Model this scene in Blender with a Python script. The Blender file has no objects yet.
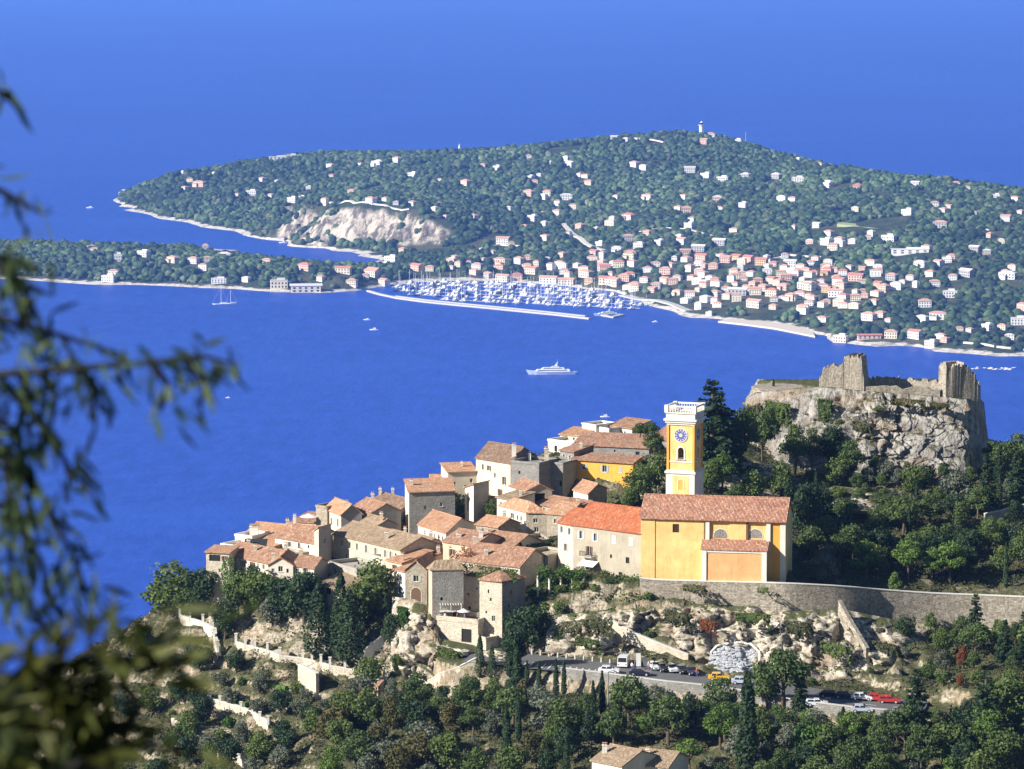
import bpy, math, random
import numpy as np
from mathutils import Vector

random.seed(11)
SC = bpy.context.scene
COL = SC.collection
R = math.radians

# ------------------------------------------------------------------ camera
H_CAM = 560.0
F_PX = 3700.0
PITCH = R(7.109)
cam_d = bpy.data.cameras.new('camera')
cam_d.sensor_width = 36.0
cam_d.lens = 36.0 * F_PX / 1024.0
cam_d.clip_start = 0.5
cam_d.clip_end = 90000
cam_d.dof.use_dof = True
cam_d.dof.focus_distance = 1400
cam_d.dof.aperture_fstop = 6.0
cam = bpy.data.objects.new('camera', cam_d)
COL.objects.link(cam)
cam.location = (0, 0, H_CAM)
cam.rotation_euler = (R(90) - PITCH, 0, 0)
SC.camera = cam

# ------------------------------------------------------------------ light
SUN = Vector((-0.79, -0.36, 0.50)).normalized()
world = bpy.data.worlds.new('World')
SC.world = world
world.use_nodes = True
wn = world.node_tree.nodes
bg = wn['Background']
sky = wn.new('ShaderNodeTexSky')
sky.sky_type = 'NISHITA'
sky.sun_disc = False
sky.sun_elevation = math.asin(SUN.z)
sky.sun_rotation = math.atan2(SUN.x, SUN.y)
sky.altitude = 300
sky.air_density = 1.0
sky.dust_density = 0.3
sky.ozone_density = 3.0
world.node_tree.links.new(sky.outputs[0], bg.inputs[0])
bg.inputs[1].default_value = 0.056
sun_d = bpy.data.lights.new('sun', 'SUN')
sun_d.energy = 5.0
sun_d.angle = R(0.5)
sun_d.color = (1.0, 0.955, 0.88)
sun = bpy.data.objects.new('sun', sun_d)
COL.objects.link(sun)
sun.location = (-300, -200, 900)
sun.rotation_euler = SUN.to_track_quat('Z', 'Y').to_euler()
SC.view_settings.view_transform = 'Standard'
SC.view_settings.look = 'None'
SC.view_settings.exposure = 0.80
SC.view_settings.gamma = 1.0
SC.cycles.use_denoising = True
SC.cycles.max_bounces = 6
SC.cycles.diffuse_bounces = 3
SC.cycles.transparent_max_bounces = 8
SC.cycles.volume_bounces = 1

# ------------------------------------------------------------------ rays through the frame
CP, SP = math.cos(PITCH), math.sin(PITCH)
def ray(px, py):
    u = (px - 512.0) / F_PX
    v = (py - 384.5) / F_PX
    return (u, CP - v * SP, -SP - v * CP)
def at(px, py, Y):
    d = ray(px, py); t = Y / d[1]
    return Vector((d[0] * t, Y, H_CAM + d[2] * t))
def atz(px, py, z):
    d = ray(px, py); t = (z - H_CAM) / d[2]
    return Vector((d[0] * t, d[1] * t, z))
def proj(X, Y, Z):
    X = np.asarray(X, float); Y = np.asarray(Y, float); dz = np.asarray(Z, float) - H_CAM
    fw = Y * CP - dz * SP
    dn = -Y * SP - dz * CP
    return 512 + F_PX * X / fw, 384.5 + F_PX * dn / fw

# ------------------------------------------------------------------ noise
def _h(ix, iy, iz, s):
    n = (ix.astype(np.int64) * 374761393 + iy.astype(np.int64) * 668265263 + iz.astype(np.int64) * 2147483647 + s * 1274126177) & 0xffffffff
    n = ((n ^ (n >> 13)) * 1274126177) & 0xffffffff
    n = ((n ^ (n >> 16)) * 2246822519) & 0xffffffff
    return ((n ^ (n >> 15)) & 0xffff) / 32767.5 - 1.0
def vnoise(x, y, z=None, s=0):
    x = np.asarray(x, float); y = np.asarray(y, float)
    z = np.zeros_like(x) if z is None else np.asarray(z, float)
    ix, iy, iz = np.floor(x), np.floor(y), np.floor(z)
    fx, fy, fz = x - ix, y - iy, z - iz
    fx = fx * fx * (3 - 2 * fx); fy = fy * fy * (3 - 2 * fy); fz = fz * fz * (3 - 2 * fz)
    r = 0
    for a in (0, 1):
        for b in (0, 1):
            for c in (0, 1):
                w = (fx if a else 1 - fx) * (fy if b else 1 - fy) * (fz if c else 1 - fz)
                r = r + w * _h(ix + a, iy + b, iz + c, s)
    return r
def fbm(x, y, z=None, s=0, o=4, ridged=False):
    r = 0; amp = 1.0; f = 1.0; tot = 0
    for k in range(o):
        n = vnoise(x * f, y * f, None if z is None else z * f, s + k)
        if ridged: n = 1 - 2 * np.abs(n)
        r = r + n * amp; tot += amp; amp *= 0.5; f *= 2.03
    return r / tot
def rbf(pts):
    P = np.array([(p[0], p[1]) for p in pts], float); z = np.array([p[2] for p in pts], float)
    d = np.linalg.norm(P[:, None] - P[None], axis=2)
    n = len(P)
    A = np.zeros((n + 1, n + 1)); A[:n, :n] = d + np.eye(n) * -0.5; A[:n, n] = 1; A[n, :n] = 1
    w = np.linalg.solve(A, np.append(z, 0))
    def f(x, y):
        x = np.asarray(x, float); y = np.asarray(y, float)
        sh = x.shape; x = x.ravel(); y = y.ravel(); out = np.empty(len(x))
        for k in range(0, len(x), 20000):
            dd = np.hypot(x[k:k+20000, None] - P[None, :, 0], y[k:k+20000, None] - P[None, :, 1])
            out[k:k+20000] = dd @ w[:n] + w[n]
        return out.reshape(sh)
    return f
def inpoly(x, y, poly):
    x = np.asarray(x); y = np.asarray(y); r = np.zeros(x.shape, bool)
    n = len(poly)
    for i in range(n):
        x1, y1 = poly[i]; x2, y2 = poly[(i + 1) % n]
        if y1 == y2: continue
        c = ((y1 > y) != (y2 > y)) & (x < (x2 - x1) * (y - y1) / (y2 - y1) + x1)
        r ^= c
    return r

# ------------------------------------------------------------------ materials
MATS = {}
def new_mat(name, col, rough=0.85, spec=0.3):
    m = bpy.data.materials.new(name); m.use_nodes = True
    b = m.node_tree.nodes['Principled BSDF']
    b.inputs['Base Color'].default_value = (*col, 1)
    b.inputs['Roughness'].default_value = rough
    b.inputs['Specular IOR Level'].default_value = spec
    MATS[name] = m
    return m, m.node_tree, b
def N(nt, typ, **kw):
    n = nt.nodes.new(typ)
    for k, v in kw.items():
        if k.startswith('i_'):
            n.inputs[k[2:].replace('_', ' ')].default_value = v
        else: setattr(n, k, v)
    return n
def mixc(nt, fac, a, b, mode='MIX'):
    n = nt.nodes.new('ShaderNodeMix'); n.data_type = 'RGBA'; n.blend_type = mode
    for i, v in ((0, fac), (6, a), (7, b)):
        if hasattr(v, 'is_output'): nt.links.new(v, n.inputs[i])
        elif i == 0: n.inputs[0].default_value = v
        else: n.inputs[i].default_value = (*v, 1)
    return n.outputs[2]
def ramp(nt, fac, p0, p1, lo=0.0, hi=1.0):
    n = nt.nodes.new('ShaderNodeMapRange'); n.clamp = True
    n.inputs[1].default_value = p0; n.inputs[2].default_value = p1
    n.inputs[3].default_value = lo; n.inputs[4].default_value = hi
    nt.links.new(fac, n.inputs[0]); return n.outputs[0]
def math_(nt, op, a, b=0.5):
    n = nt.nodes.new('ShaderNodeMath'); n.operation = op
    for i, v in ((0, a), (1, b)):
        if hasattr(v, 'is_output'): nt.links.new(v, n.inputs[i])
        else: n.inputs[i].default_value = v
    return n.outputs[0]
def coords(nt, kind='Object', scale=(1, 1, 1)):
    t = nt.nodes.new('ShaderNodeTexCoord'); mp = nt.nodes.new('ShaderNodeMapping')
    mp.inputs['Scale'].default_value = scale
    nt.links.new(t.outputs[kind], mp.inputs[0]); return mp.outputs[0]
def noise(nt, vec, scale, detail=4, rough=0.55):
    n = nt.nodes.new('ShaderNodeTexNoise'); n.inputs['Scale'].default_value = scale
    n.inputs['Detail'].default_value = detail; n.inputs['Roughness'].default_value = rough
    nt.links.new(vec, n.inputs['Vector']); return n.outputs['Fac']
def voro(nt, vec, scale, feature='F1', out='Color'):
    n = nt.nodes.new('ShaderNodeTexVoronoi'); n.feature = feature
    n.inputs['Scale'].default_value = scale; nt.links.new(vec, n.inputs['Vector']); return n.outputs[out]
def bump(nt, b, h, strength=0.5, dist=0.1):
    n = nt.nodes.new('ShaderNodeBump'); n.inputs['Strength'].default_value = strength
    n.inputs['Distance'].default_value = dist
    nt.links.new(h, n.inputs['Height']); nt.links.new(n.outputs[0], b.inputs['Normal'])
def setc(nt, b, c): nt.links.new(c, b.inputs['Base Color'])

def wall_mat(name, c1, c2, stone=0.0, c3=None):
    """plaster or rubble stone wall, blotched; UV in metres"""
    m, nt, b = new_mat(name, c1, 0.9, 0.15)
    uv = coords(nt, 'UV')
    big = noise(nt, uv, 0.35, 5, 0.6)
    c = mixc(nt, ramp(nt, big, 0.35, 0.68), c1, c2)
    strk = noise(nt, coords(nt, 'UV', (2.2, 0.25, 1)), 1.0, 4)
    c = mixc(nt, ramp(nt, strk, 0.52, 0.75, 0, 0.5), c, tuple(x * 0.66 for x in c2))
    c = mixc(nt, ramp(nt, noise(nt, uv, 1.3, 6, 0.7), 0.55, 0.7, 0, 0.3), c, tuple(min(1, x * 1.12) for x in c1))
    if stone:
        vs = voro(nt, coords(nt, 'UV', (1.0, 1.7, 1)), 1.9)
        sep = nt.nodes.new('ShaderNodeSeparateColor'); nt.links.new(vs, sep.inputs[0])
        c = mixc(nt, ramp(nt, sep.outputs[0], 0.2, 1.0, 0, stone), c, c3 or tuple(x * 0.5 for x in c1))
        ed = voro(nt, coords(nt, 'UV', (1.0, 1.7, 1)), 1.9, 'DISTANCE_TO_EDGE', 'Distance')
        bump(nt, b, ramp(nt, ed, 0, 0.12), 0.7, 0.08)
    else:
        bump(nt, b, noise(nt, uv, 5, 4), 0.35, 0.05)
    setc(nt, b, c); return m
def roof_mat(name, c1, c2, c3):
    m, nt, b = new_mat(name, c1, 0.9, 0.15)
    uv = coords(nt, 'UV')
    vc = voro(nt, coords(nt, 'UV', (4.2, 2.4, 1)), 1.0)
    sep = nt.nodes.new('ShaderNodeSeparateColor'); nt.links.new(vc, sep.inputs[0])
    c = mixc(nt, ramp(nt, sep.outputs[0], 0.1, 0.9), c1, c2)
    c = mixc(nt, ramp(nt, sep.outputs[1], 0.72, 0.95, 0, 0.8), c, c3)
    c = mixc(nt, ramp(nt, noise(nt, uv, 0.45, 5, 0.65), 0.5, 0.75, 0, 0.7), c, tuple(x * 0.5 for x in c2))
    w = nt.nodes.new('ShaderNodeTexWave'); w.wave_type = 'BANDS'; w.bands_direction = 'X'
    w.inputs['Scale'].default_value = 1.25; w.inputs['Distortion'].default_value = 0.4
    nt.links.new(uv, w.inputs['Vector'])
    bump(nt, b, w.outputs['Fac'], 0.9, 0.12)
    setc(nt, b, c); return m

wall_mat('cream', (0.72, 0.63, 0.47), (0.62, 0.52, 0.38))
wall_mat('pale', (0.80, 0.73, 0.60), (0.68, 0.60, 0.47))
wall_mat('whitewash', (0.80, 0.76, 0.68), (0.70, 0.65, 0.56))
wall_mat('pinkish', (0.66, 0.47, 0.33), (0.58, 0.42, 0.30))
wall_mat('stone', (0.50, 0.43, 0.32), (0.38, 0.32, 0.24), 0.65, (0.24, 0.20, 0.15))
wall_mat('palestone', (0.72, 0.64, 0.50), (0.58, 0.50, 0.38), 0.55, (0.40, 0.34, 0.26))
wall_mat('greystone', (0.37, 0.35, 0.32), (0.27, 0.25, 0.22), 0.55, (0.18, 0.17, 0.15))  # real grey stone; also paints shade on house sides turned from the sun
wall_mat('greyrender', (0.42, 0.39, 0.34), (0.32, 0.29, 0.24))  # real grey render; also the painted shade of house sides
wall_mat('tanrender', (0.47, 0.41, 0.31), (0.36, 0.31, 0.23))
wall_mat('yellow', (0.87, 0.62, 0.26), (0.70, 0.46, 0.17))
wall_mat('ochre', (0.80, 0.43, 0.085), (0.72, 0.37, 0.07))
wall_mat('orange', (0.82, 0.46, 0.21), (0.70, 0.36, 0.15))
wall_mat('trim', (0.78, 0.74, 0.66), (0.68, 0.63, 0.54))
wall_mat('cornice', (0.74, 0.71, 0.64), (0.60, 0.57, 0.50))
wall_mat('ruin', (0.52, 0.46, 0.37), (0.34, 0.29, 0.22), 0.85, (0.20, 0.17, 0.13))
roof_mat('tiles', (0.50, 0.27, 0.165), (0.33, 0.175, 0.115), (0.64, 0.48, 0.34))
roof_mat('redtiles', (0.56, 0.18, 0.08), (0.42, 0.13, 0.065), (0.62, 0.32, 0.18))
roof_mat('orangetiles', (0.62, 0.34, 0.19), (0.47, 0.24, 0.14), (0.70, 0.54, 0.38))
roof_mat('browntiles', (0.33, 0.21, 0.14), (0.22, 0.14, 0.10), (0.50, 0.37, 0.26))
roof_mat('oldtiles', (0.44, 0.31, 0.20), (0.31, 0.22, 0.14), (0.60, 0.48, 0.34))
roof_mat('churchtiles', (0.54, 0.27, 0.17), (0.36, 0.17, 0.11), (0.68, 0.48, 0.36))
new_mat('glass', (0.025, 0.03, 0.035), 0.12, 0.6)
new_mat('dark', (0.02, 0.018, 0.016), 0.8)
new_mat('shutter_blue', (0.36, 0.43, 0.47), 0.6)
new_mat('shutter_grey', (0.45, 0.42, 0.36), 0.6)
new_mat('shutter_brown', (0.17, 0.09, 0.045), 0.6)
new_mat('shutter_pale', (0.62, 0.68, 0.70), 0.6)
new_mat('wood', (0.16, 0.09, 0.05), 0.7)
new_mat('white_paint', (0.80, 0.80, 0.78), 0.35, 0.5)
new_mat('canvas', (0.72, 0.70, 0.66), 0.9)
new_mat('dark_canvas', (0.03, 0.035, 0.035), 0.8)
new_mat('metal', (0.25, 0.25, 0.25), 0.4)
new_mat('iron', (0.03, 0.03, 0.032), 0.5)
new_mat('clock_blue', (0.10, 0.13, 0.42), 0.6)
new_mat('gold', (0.75, 0.60, 0.30), 0.5)
new_mat('bronze', (0.10, 0.12, 0.08), 0.5)
new_mat('tyre', (0.02, 0.02, 0.02), 0.8)
new_mat('rim', (0.5, 0.5, 0.5), 0.3)
new_mat('headlamp', (0.75, 0.75, 0.72), 0.15, 0.6)
new_mat('tail_lamp', (0.45, 0.02, 0.02), 0.3, 0.5)
for nm, c in (('car_white', (0.78, 0.79, 0.80)), ('car_silver', (0.48, 0.52, 0.58)), ('car_red', (0.50, 0.035, 0.02)),
              ('car_yellow', (0.80, 0.42, 0.02)), ('car_dark', (0.02, 0.025, 0.05)), ('car_black', (0.012, 0.012, 0.014))):
    m, nt, b = new_mat(nm, c, 0.28, 0.5); b.inputs['Coat Weight'].default_value = 0.5

def bark_mat():
    m, nt, b = new_mat('bark', (0.11, 0.075, 0.05), 0.9, 0.1)
    n = noise(nt, coords(nt, 'Object', (6, 6, 1)), 1.0, 4)
    setc(nt, b, mixc(nt, n, (0.07, 0.05, 0.035), (0.18, 0.14, 0.10)))
bark_mat()
def leaf_mat(name, c1, c2, c3, scale=0.5, transl=0.25):
    m, nt, b = new_mat(name, c1, 0.6, 0.15)
    v = coords(nt, 'Object')
    oi = nt.nodes.new('ShaderNodeObjectInfo')
    geo = nt.nodes.new('ShaderNodeNewGeometry')
    c = mixc(nt, ramp(nt, noise(nt, v, scale, 3), 0.35, 0.65), c1, c2)
    c = mixc(nt, ramp(nt, geo.outputs['Random Per Island'], 0.0, 1.0, 0, 0.55), c, c3)
    c = mixc(nt, ramp(nt, oi.outputs['Random'], 0, 1, 0, 0.6), c, tuple(x * 0.6 for x in c1), 'MIX')
    setc(nt, b, c)
    tr = nt.nodes.new('ShaderNodeBsdfTranslucent'); nt.links.new(c, tr.inputs[0])
    ms = nt.nodes.new('ShaderNodeMixShader'); ms.inputs[0].default_value = transl
    out = nt.nodes['Material Output']
    nt.links.new(b.outputs[0], ms.inputs[1]); nt.links.new(tr.outputs[0], ms.inputs[2]); nt.links.new(ms.outputs[0], out.inputs[0])
leaf_mat('leaf_pine', (0.07, 0.12, 0.035), (0.12, 0.18, 0.05), (0.17, 0.20, 0.07))
leaf_mat('leaf_bright', (0.11, 0.20, 0.035), (0.16, 0.26, 0.05), (0.22, 0.28, 0.08))
leaf_mat('leaf_cypress', (0.035, 0.07, 0.03), (0.06, 0.10, 0.04), (0.08, 0.115, 0.05))
leaf_mat('leaf_olive', (0.13, 0.155, 0.10), (0.18, 0.20, 0.13), (0.24, 0.25, 0.19))
leaf_mat('leaf_broad', (0.09, 0.145, 0.035), (0.14, 0.20, 0.05), (0.20, 0.22, 0.075))
leaf_mat('leaf_autumn', (0.10, 0.105, 0.035), (0.14, 0.125, 0.045), (0.17, 0.14, 0.055))
leaf_mat('leaf_ivy', (0.05, 0.11, 0.02), (0.09, 0.17, 0.035), (0.13, 0.2, 0.05))
leaf_mat('leaf_red', (0.28, 0.08, 0.035), (0.34, 0.13, 0.05), (0.16, 0.14, 0.05))
leaf_mat('leaf_scrub', (0.075, 0.095, 0.035), (0.13, 0.14, 0.06), (0.20, 0.17, 0.09), 0.25)
leaf_mat('leaf_near', (0.03, 0.07, 0.045), (0.05, 0.09, 0.05), (0.16, 0.20, 0.07), 3.0, 0.3)
leaf_mat('leaf_low', (0.02, 0.032, 0.010), (0.05, 0.07, 0.016), (0.36, 0.37, 0.09), 3.0, 0.3)  # bright yellow-green tone paints lit highlights among the dark leaves
new_mat('dark_bark', (0.028, 0.03, 0.028), 0.9, 0.1)

def ground_mat():
    m, nt, b = new_mat('hillside', (0.4, 0.35, 0.25), 0.95, 0.1)
    v = coords(nt, 'Object')
    geo = nt.nodes.new('ShaderNodeNewGeometry')
    sx = nt.nodes.new('ShaderNodeSeparateXYZ'); nt.links.new(geo.outputs['Normal'], sx.inputs[0])
    big = noise(nt, v, 0.06, 6, 0.6); mid = noise(nt, v, 0.35, 6, 0.65); fine = noise(nt, v, 1.6, 5, 0.6)
    rock = mixc(nt, ramp(nt, mid, 0.38, 0.62), (0.60, 0.52, 0.39), (0.36, 0.30, 0.22))
    rock = mixc(nt, ramp(nt, fine, 0.48, 0.62, 0, 0.85), rock, (0.17, 0.14, 0.105))
    rock = mixc(nt, ramp(nt, noise(nt, coords(nt, 'Object', (1, 1, 3)), 0.5, 6, 0.7), 0.52, 0.62, 0, 0.6), rock, (0.11, 0.10, 0.05))
    rock = mixc(nt, ramp(nt, big, 0.5, 0.66, 0, 0.6), rock, (0.36, 0.25, 0.14))
    soil = mixc(nt, ramp(nt, fine, 0.4, 0.6), (0.13, 0.115, 0.06), (0.06, 0.075, 0.03))
    soil = mixc(nt, ramp(nt, mid, 0.55, 0.65, 0, 0.8), soil, (0.34, 0.28, 0.19))
    f = math_(nt, 'ADD', sx.outputs[2], math_(nt, 'MULTIPLY', math_(nt, 'SUBTRACT', mid, 0.5), 0.9))
    c = mixc(nt, ramp(nt, f, 0.60, 0.78), rock, soil)
    setc(nt, b, c)
    n2 = noise(nt, coords(nt, 'Object', (1, 1, 0.5)), 0.9, 8, 0.7)
    bump(nt, b, n2, 0.9, 0.9)
ground_mat()
def crag_mat():
    m, nt, b = new_mat('limestone', (0.4, 0.37, 0.32), 0.95, 0.1)
    v = coords(nt, 'Object')
    mid = noise(nt, v, 0.22, 7, 0.62); fine = noise(nt, coords(nt, 'Object', (1, 1, 0.35)), 0.9, 7, 0.65)
    geo = nt.nodes.new('ShaderNodeNewGeometry')
    sx = nt.nodes.new('ShaderNodeSeparateXYZ'); nt.links.new(geo.outputs['Normal'], sx.inputs[0])
    c = mixc(nt, ramp(nt, mid, 0.4, 0.62), (0.45, 0.42, 0.37), (0.27, 0.25, 0.22))
    c = mixc(nt, ramp(nt, fine, 0.47, 0.62, 0, 0.85), c, (0.13, 0.12, 0.105))
    c = mixc(nt, ramp(nt, noise(nt, v, 0.11, 4), 0.50, 0.62, 0, 0.6), c, (0.30, 0.21, 0.13))
    c = mixc(nt, ramp(nt, math_(nt, 'ADD', sx.outputs[2], math_(nt, 'MULTIPLY', math_(nt, 'SUBTRACT', fine, 0.5), 1.2)), 0.72, 0.86), c, (0.10, 0.10, 0.045))
    setc(nt, b, c); bump(nt, b, fine, 0.9, 1.0)
crag_mat()
def road_mat():
    m, nt, b = new_mat('asphalt', (0.12, 0.12, 0.125), 0.85, 0.2)
    n = noise(nt, coords(nt, 'Object'), 0.6, 5)
    setc(nt, b, mixc(nt, n, (0.10, 0.10, 0.105), (0.17, 0.165, 0.16)))
road_mat()
def sea_mat():
    m, nt, b = new_mat('sea_water', (0.02, 0.08, 0.5), 0.45, 0.28)
    v = coords(nt, 'Object')
    big = noise(nt, coords(nt, 'Object', (1, 0.6, 1)), 0.0007, 5, 0.55)
    c = mixc(nt, ramp(nt, big, 0.35, 0.65), (0.008, 0.050, 0.345), (0.012, 0.063, 0.385))
    shimmer = noise(nt, coords(nt, 'Object', (1, 0.35, 1)), 0.05, 6, 0.7)
    c = mixc(nt, ramp(nt, shimmer, 0.4, 0.68, 0, 0.75), c, (0.024, 0.092, 0.52))  # lighter blue flecks paint the wave shimmer into the colour
    wind = noise(nt, coords(nt, 'Object', (0.25, 1, 1)), 0.0045, 6, 0.6)
    c = mixc(nt, ramp(nt, wind, 0.5, 0.72, 0, 0.45), c, (0.027, 0.10, 0.50))
    setc(nt, b, c)
    bump(nt, b, noise(nt, coords(nt, 'Object', (1, 0.5, 1)), 0.12, 5, 0.7), 0.6, 2.0)
sea_mat()
def far_mat():
    m, nt, b = new_mat('cape_ground', (0.1, 0.11, 0.06), 0.95, 0.1)
    v = coords(nt, 'Object')
    geo = nt.nodes.new('ShaderNodeNewGeometry')
    sx = nt.nodes.new('ShaderNodeSeparateXYZ'); nt.links.new(geo.outputs['Normal'], sx.inputs[0])
    ps = nt.nodes.new('ShaderNodeSeparateXYZ'); nt.links.new(geo.outputs['Position'], ps.inputs[0])
    g = mixc(nt, ramp(nt, noise(nt, v, 0.02, 5), 0.42, 0.6), (0.045, 0.065, 0.025), (0.10, 0.10, 0.05))
    rk = mixc(nt, ramp(nt, noise(nt, coords(nt, 'Object', (1, 1, 0.35)), 0.05, 7, 0.7), 0.44, 0.56), (0.62, 0.53, 0.41), (0.14, 0.12, 0.09))
    shore = mixc(nt, ramp(nt, noise(nt, v, 0.06, 6), 0.5, 0.65), (0.66, 0.60, 0.50), (0.32, 0.29, 0.24))
    c = mixc(nt, ramp(nt, sx.outputs[2], 0.70, 0.86), rk, g)
    zz = math_(nt, 'ADD', ps.outputs[2], math_(nt, 'MULTIPLY', math_(nt, 'SUBTRACT', noise(nt, v, 0.03, 5), 0.5), 7.0))
    c = mixc(nt, ramp(nt, zz, 2.3, 3.2), shore, c)
    c = mixc(nt, ramp(nt, zz, -1.6, -0.6), (0.20, 0.17, 0.13), c)
    setc(nt, b, c); bump(nt, b, noise(nt, v, 0.05, 7, 0.7), 0.8, 8)
far_mat()
def sand_mat():
    m, nt, b = new_mat('sand', (0.66, 0.58, 0.45), 0.95, 0.1)
sand_mat()
new_mat('concrete', (0.50, 0.48, 0.44), 0.9, 0.2)
new_mat('pale_stone_far', (0.70, 0.64, 0.54), 0.9, 0.1)
def forest_mat():
    m, nt, b = new_mat('far_foliage', (0.05, 0.08, 0.03), 0.8, 0.1)
    a = nt.nodes.new('ShaderNodeVertexColor'); a.layer_name = 'tint'
    v = coords(nt, 'Object')
    c = mixc(nt, ramp(nt, noise(nt, v, 0.25, 4, 0.7), 0.35, 0.65, 0, 0.6), a.outputs[0], (0.02, 0.035, 0.014))
    setc(nt, b, c); bump(nt, b, noise(nt, v, 0.35, 4, 0.8), 1.0, 2.5)
forest_mat()
for nm, c in (('far_white', (0.86, 0.84, 0.80)), ('far_cream', (0.84, 0.74, 0.56)), ('far_pink', (0.78, 0.54, 0.43)),
              ('far_ochre', (0.74, 0.52, 0.30)), ('far_grey', (0.50, 0.48, 0.46))):
    new_mat(nm, c, 0.9, 0.1)
new_mat('far_roof', (0.58, 0.34, 0.25), 0.9, 0.1)
new_mat('far_roof_grey', (0.66, 0.60, 0.54), 0.9, 0.1)
new_mat('far_red', (0.55, 0.23, 0.17), 0.9, 0.1)
new_mat('lawn', (0.10, 0.17, 0.04), 0.95, 0.1)
new_mat('rubble', (0.40, 0.41, 0.43), 0.9, 0.1)
new_mat('lawn_far', (0.36, 0.40, 0.20), 0.95, 0.1)
new_mat('hull', (0.80, 0.80, 0.80), 0.4, 0.4)
new_mat('hull_grey', (0.50, 0.56, 0.66), 0.4, 0.4)
new_mat('person_skin', (0.5, 0.3, 0.2), 0.6)
new_mat('cloth_white', (0.75, 0.75, 0.72), 0.8)
new_mat('cloth_red', (0.5, 0.06, 0.05), 0.8)
new_mat('cloth_blue', (0.08, 0.12, 0.3), 0.8)

# ------------------------------------------------------------------ mesh builder
class MB:
    def __init__(s, origin=(0, 0, 0)):
        s.v = []; s.f = []; s.m = []; s.uv = []; s.o = Vector(origin)
    def poly(s, pts, mat=0, uv=None):
        k = len(s.v)
        s.v += [tuple(Vector(p) - s.o) for p in pts]
        s.f.append(tuple(range(k, k + len(pts)))); s.m.append(mat)
        if uv is None:
            a = Vector(pts[1]) - Vector(pts[0])
            nrm = Vector((0, 0, 0))
            for i in range(1, len(pts) - 1):
                nrm += (Vector(pts[i]) - Vector(pts[0])).cross(Vector(pts[i + 1]) - Vector(pts[0]))
            if nrm.length < 1e-9: nrm = Vector((0, 0, 1))
            nrm.normalize()
            h = Vector((0, 0, 1)).cross(nrm)
            if h.length < 0.05: h = Vector((1, 0, 0))
            h.normalize(); w = nrm.cross(h)
            uv = [(Vector(p).dot(h), Vector(p).dot(w)) for p in pts]
        s.uv += uv
    def prism(s, pts, dz, mat=0, side=None):
        """polygon (ccw seen from above) extruded by dz downwards"""
        lo = [Vector(p) - Vector((0, 0, dz)) for p in pts]
        s.poly(pts, mat); s.poly(lo[::-1], mat if side is None else side)
        n = len(pts)
        for i in range(n):
            j = (i + 1) % n
            s.poly([lo[i], lo[j], pts[j], pts[i]], mat if side is None else side)
    def box(s, c, a, b, h, mat=0):
        """c = base centre, a and b = half-extent vectors, h = height"""
        c = Vector(c); a = Vector(a); b = Vector(b)
        if a.cross(b).z < 0: b = -b
        q = [c - a - b, c + a - b, c + a + b, c - a + b]
        s.prism([p + Vector((0, 0, h)) for p in q], h, mat)
    def bx(s, x0, x1, y0, y1, z0, z1, mat=0):
        s.prism([(x0, y0, z1), (x1, y0, z1), (x1, y1, z1), (x0, y1, z1)], z1 - z0, mat)
    def tube(s, p0, p1, r0, r1=None, n=8, mat=0, caps=True):
        r1 = r0 if r1 is None else r1
        p0 = Vector(p0); p1 = Vector(p1); d = (p1 - p0)
        if d.length < 1e-6: return
        d.normalize(); a = d.orthogonal().normalized(); b = d.cross(a)
        A = [p0 + (a * math.cos(2 * math.pi * i / n) + b * math.sin(2 * math.pi * i / n)) * r0 for i in range(n)]
        B = [p1 + (a * math.cos(2 * math.pi * i / n) + b * math.sin(2 * math.pi * i / n)) * r1 for i in range(n)]
        for i in range(n):
            j = (i + 1) % n
            s.poly([A[i], A[j], B[j], B[i]], mat)
        if caps:
            s.poly(A[::-1], mat); s.poly(B, mat)
    def ball(s, c, rx, ry, rz, n=8, m=5, mat=0):
        c = Vector(c)
        def P(i, j):
            t = math.pi * i / m; f = 2 * math.pi * j / n
            return c + Vector((rx * math.sin(t) * math.cos(f), ry * math.sin(t) * math.sin(f), rz * math.cos(t)))
        for i in range(m):
            for j in range(n):
                if i == 0: s.poly([P(0, 0), P(1, j), P(1, j + 1)], mat)
                elif i == m - 1: s.poly([P(i, j), P(m, 0), P(i, j + 1)], mat)
                else: s.poly([P(i, j), P(i + 1, j), P(i + 1, j + 1), P(i, j + 1)], mat)
    def build(s, name, mats, parent=None, smooth=False, loc=None):
        me = bpy.data.meshes.new(name)
        me.from_pydata(s.v, [], s.f)
        for m in (mats if isinstance(mats, (list, tuple)) else [mats]): me.materials.append(MATS[m])
        me.polygons.foreach_set('material_index', s.m)
        ul = me.uv_layers.new(name='UVMap')
        ul.data.foreach_set('uv', np.array(s.uv, float).ravel())
        if smooth: me.polygons.foreach_set('use_smooth', [True] * len(me.polygons))
        o = bpy.data.objects.new(name, me); COL.objects.link(o)
        if parent is not None: o.parent = parent
        else: o.location = s.o if loc is None else loc
        return o
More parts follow.
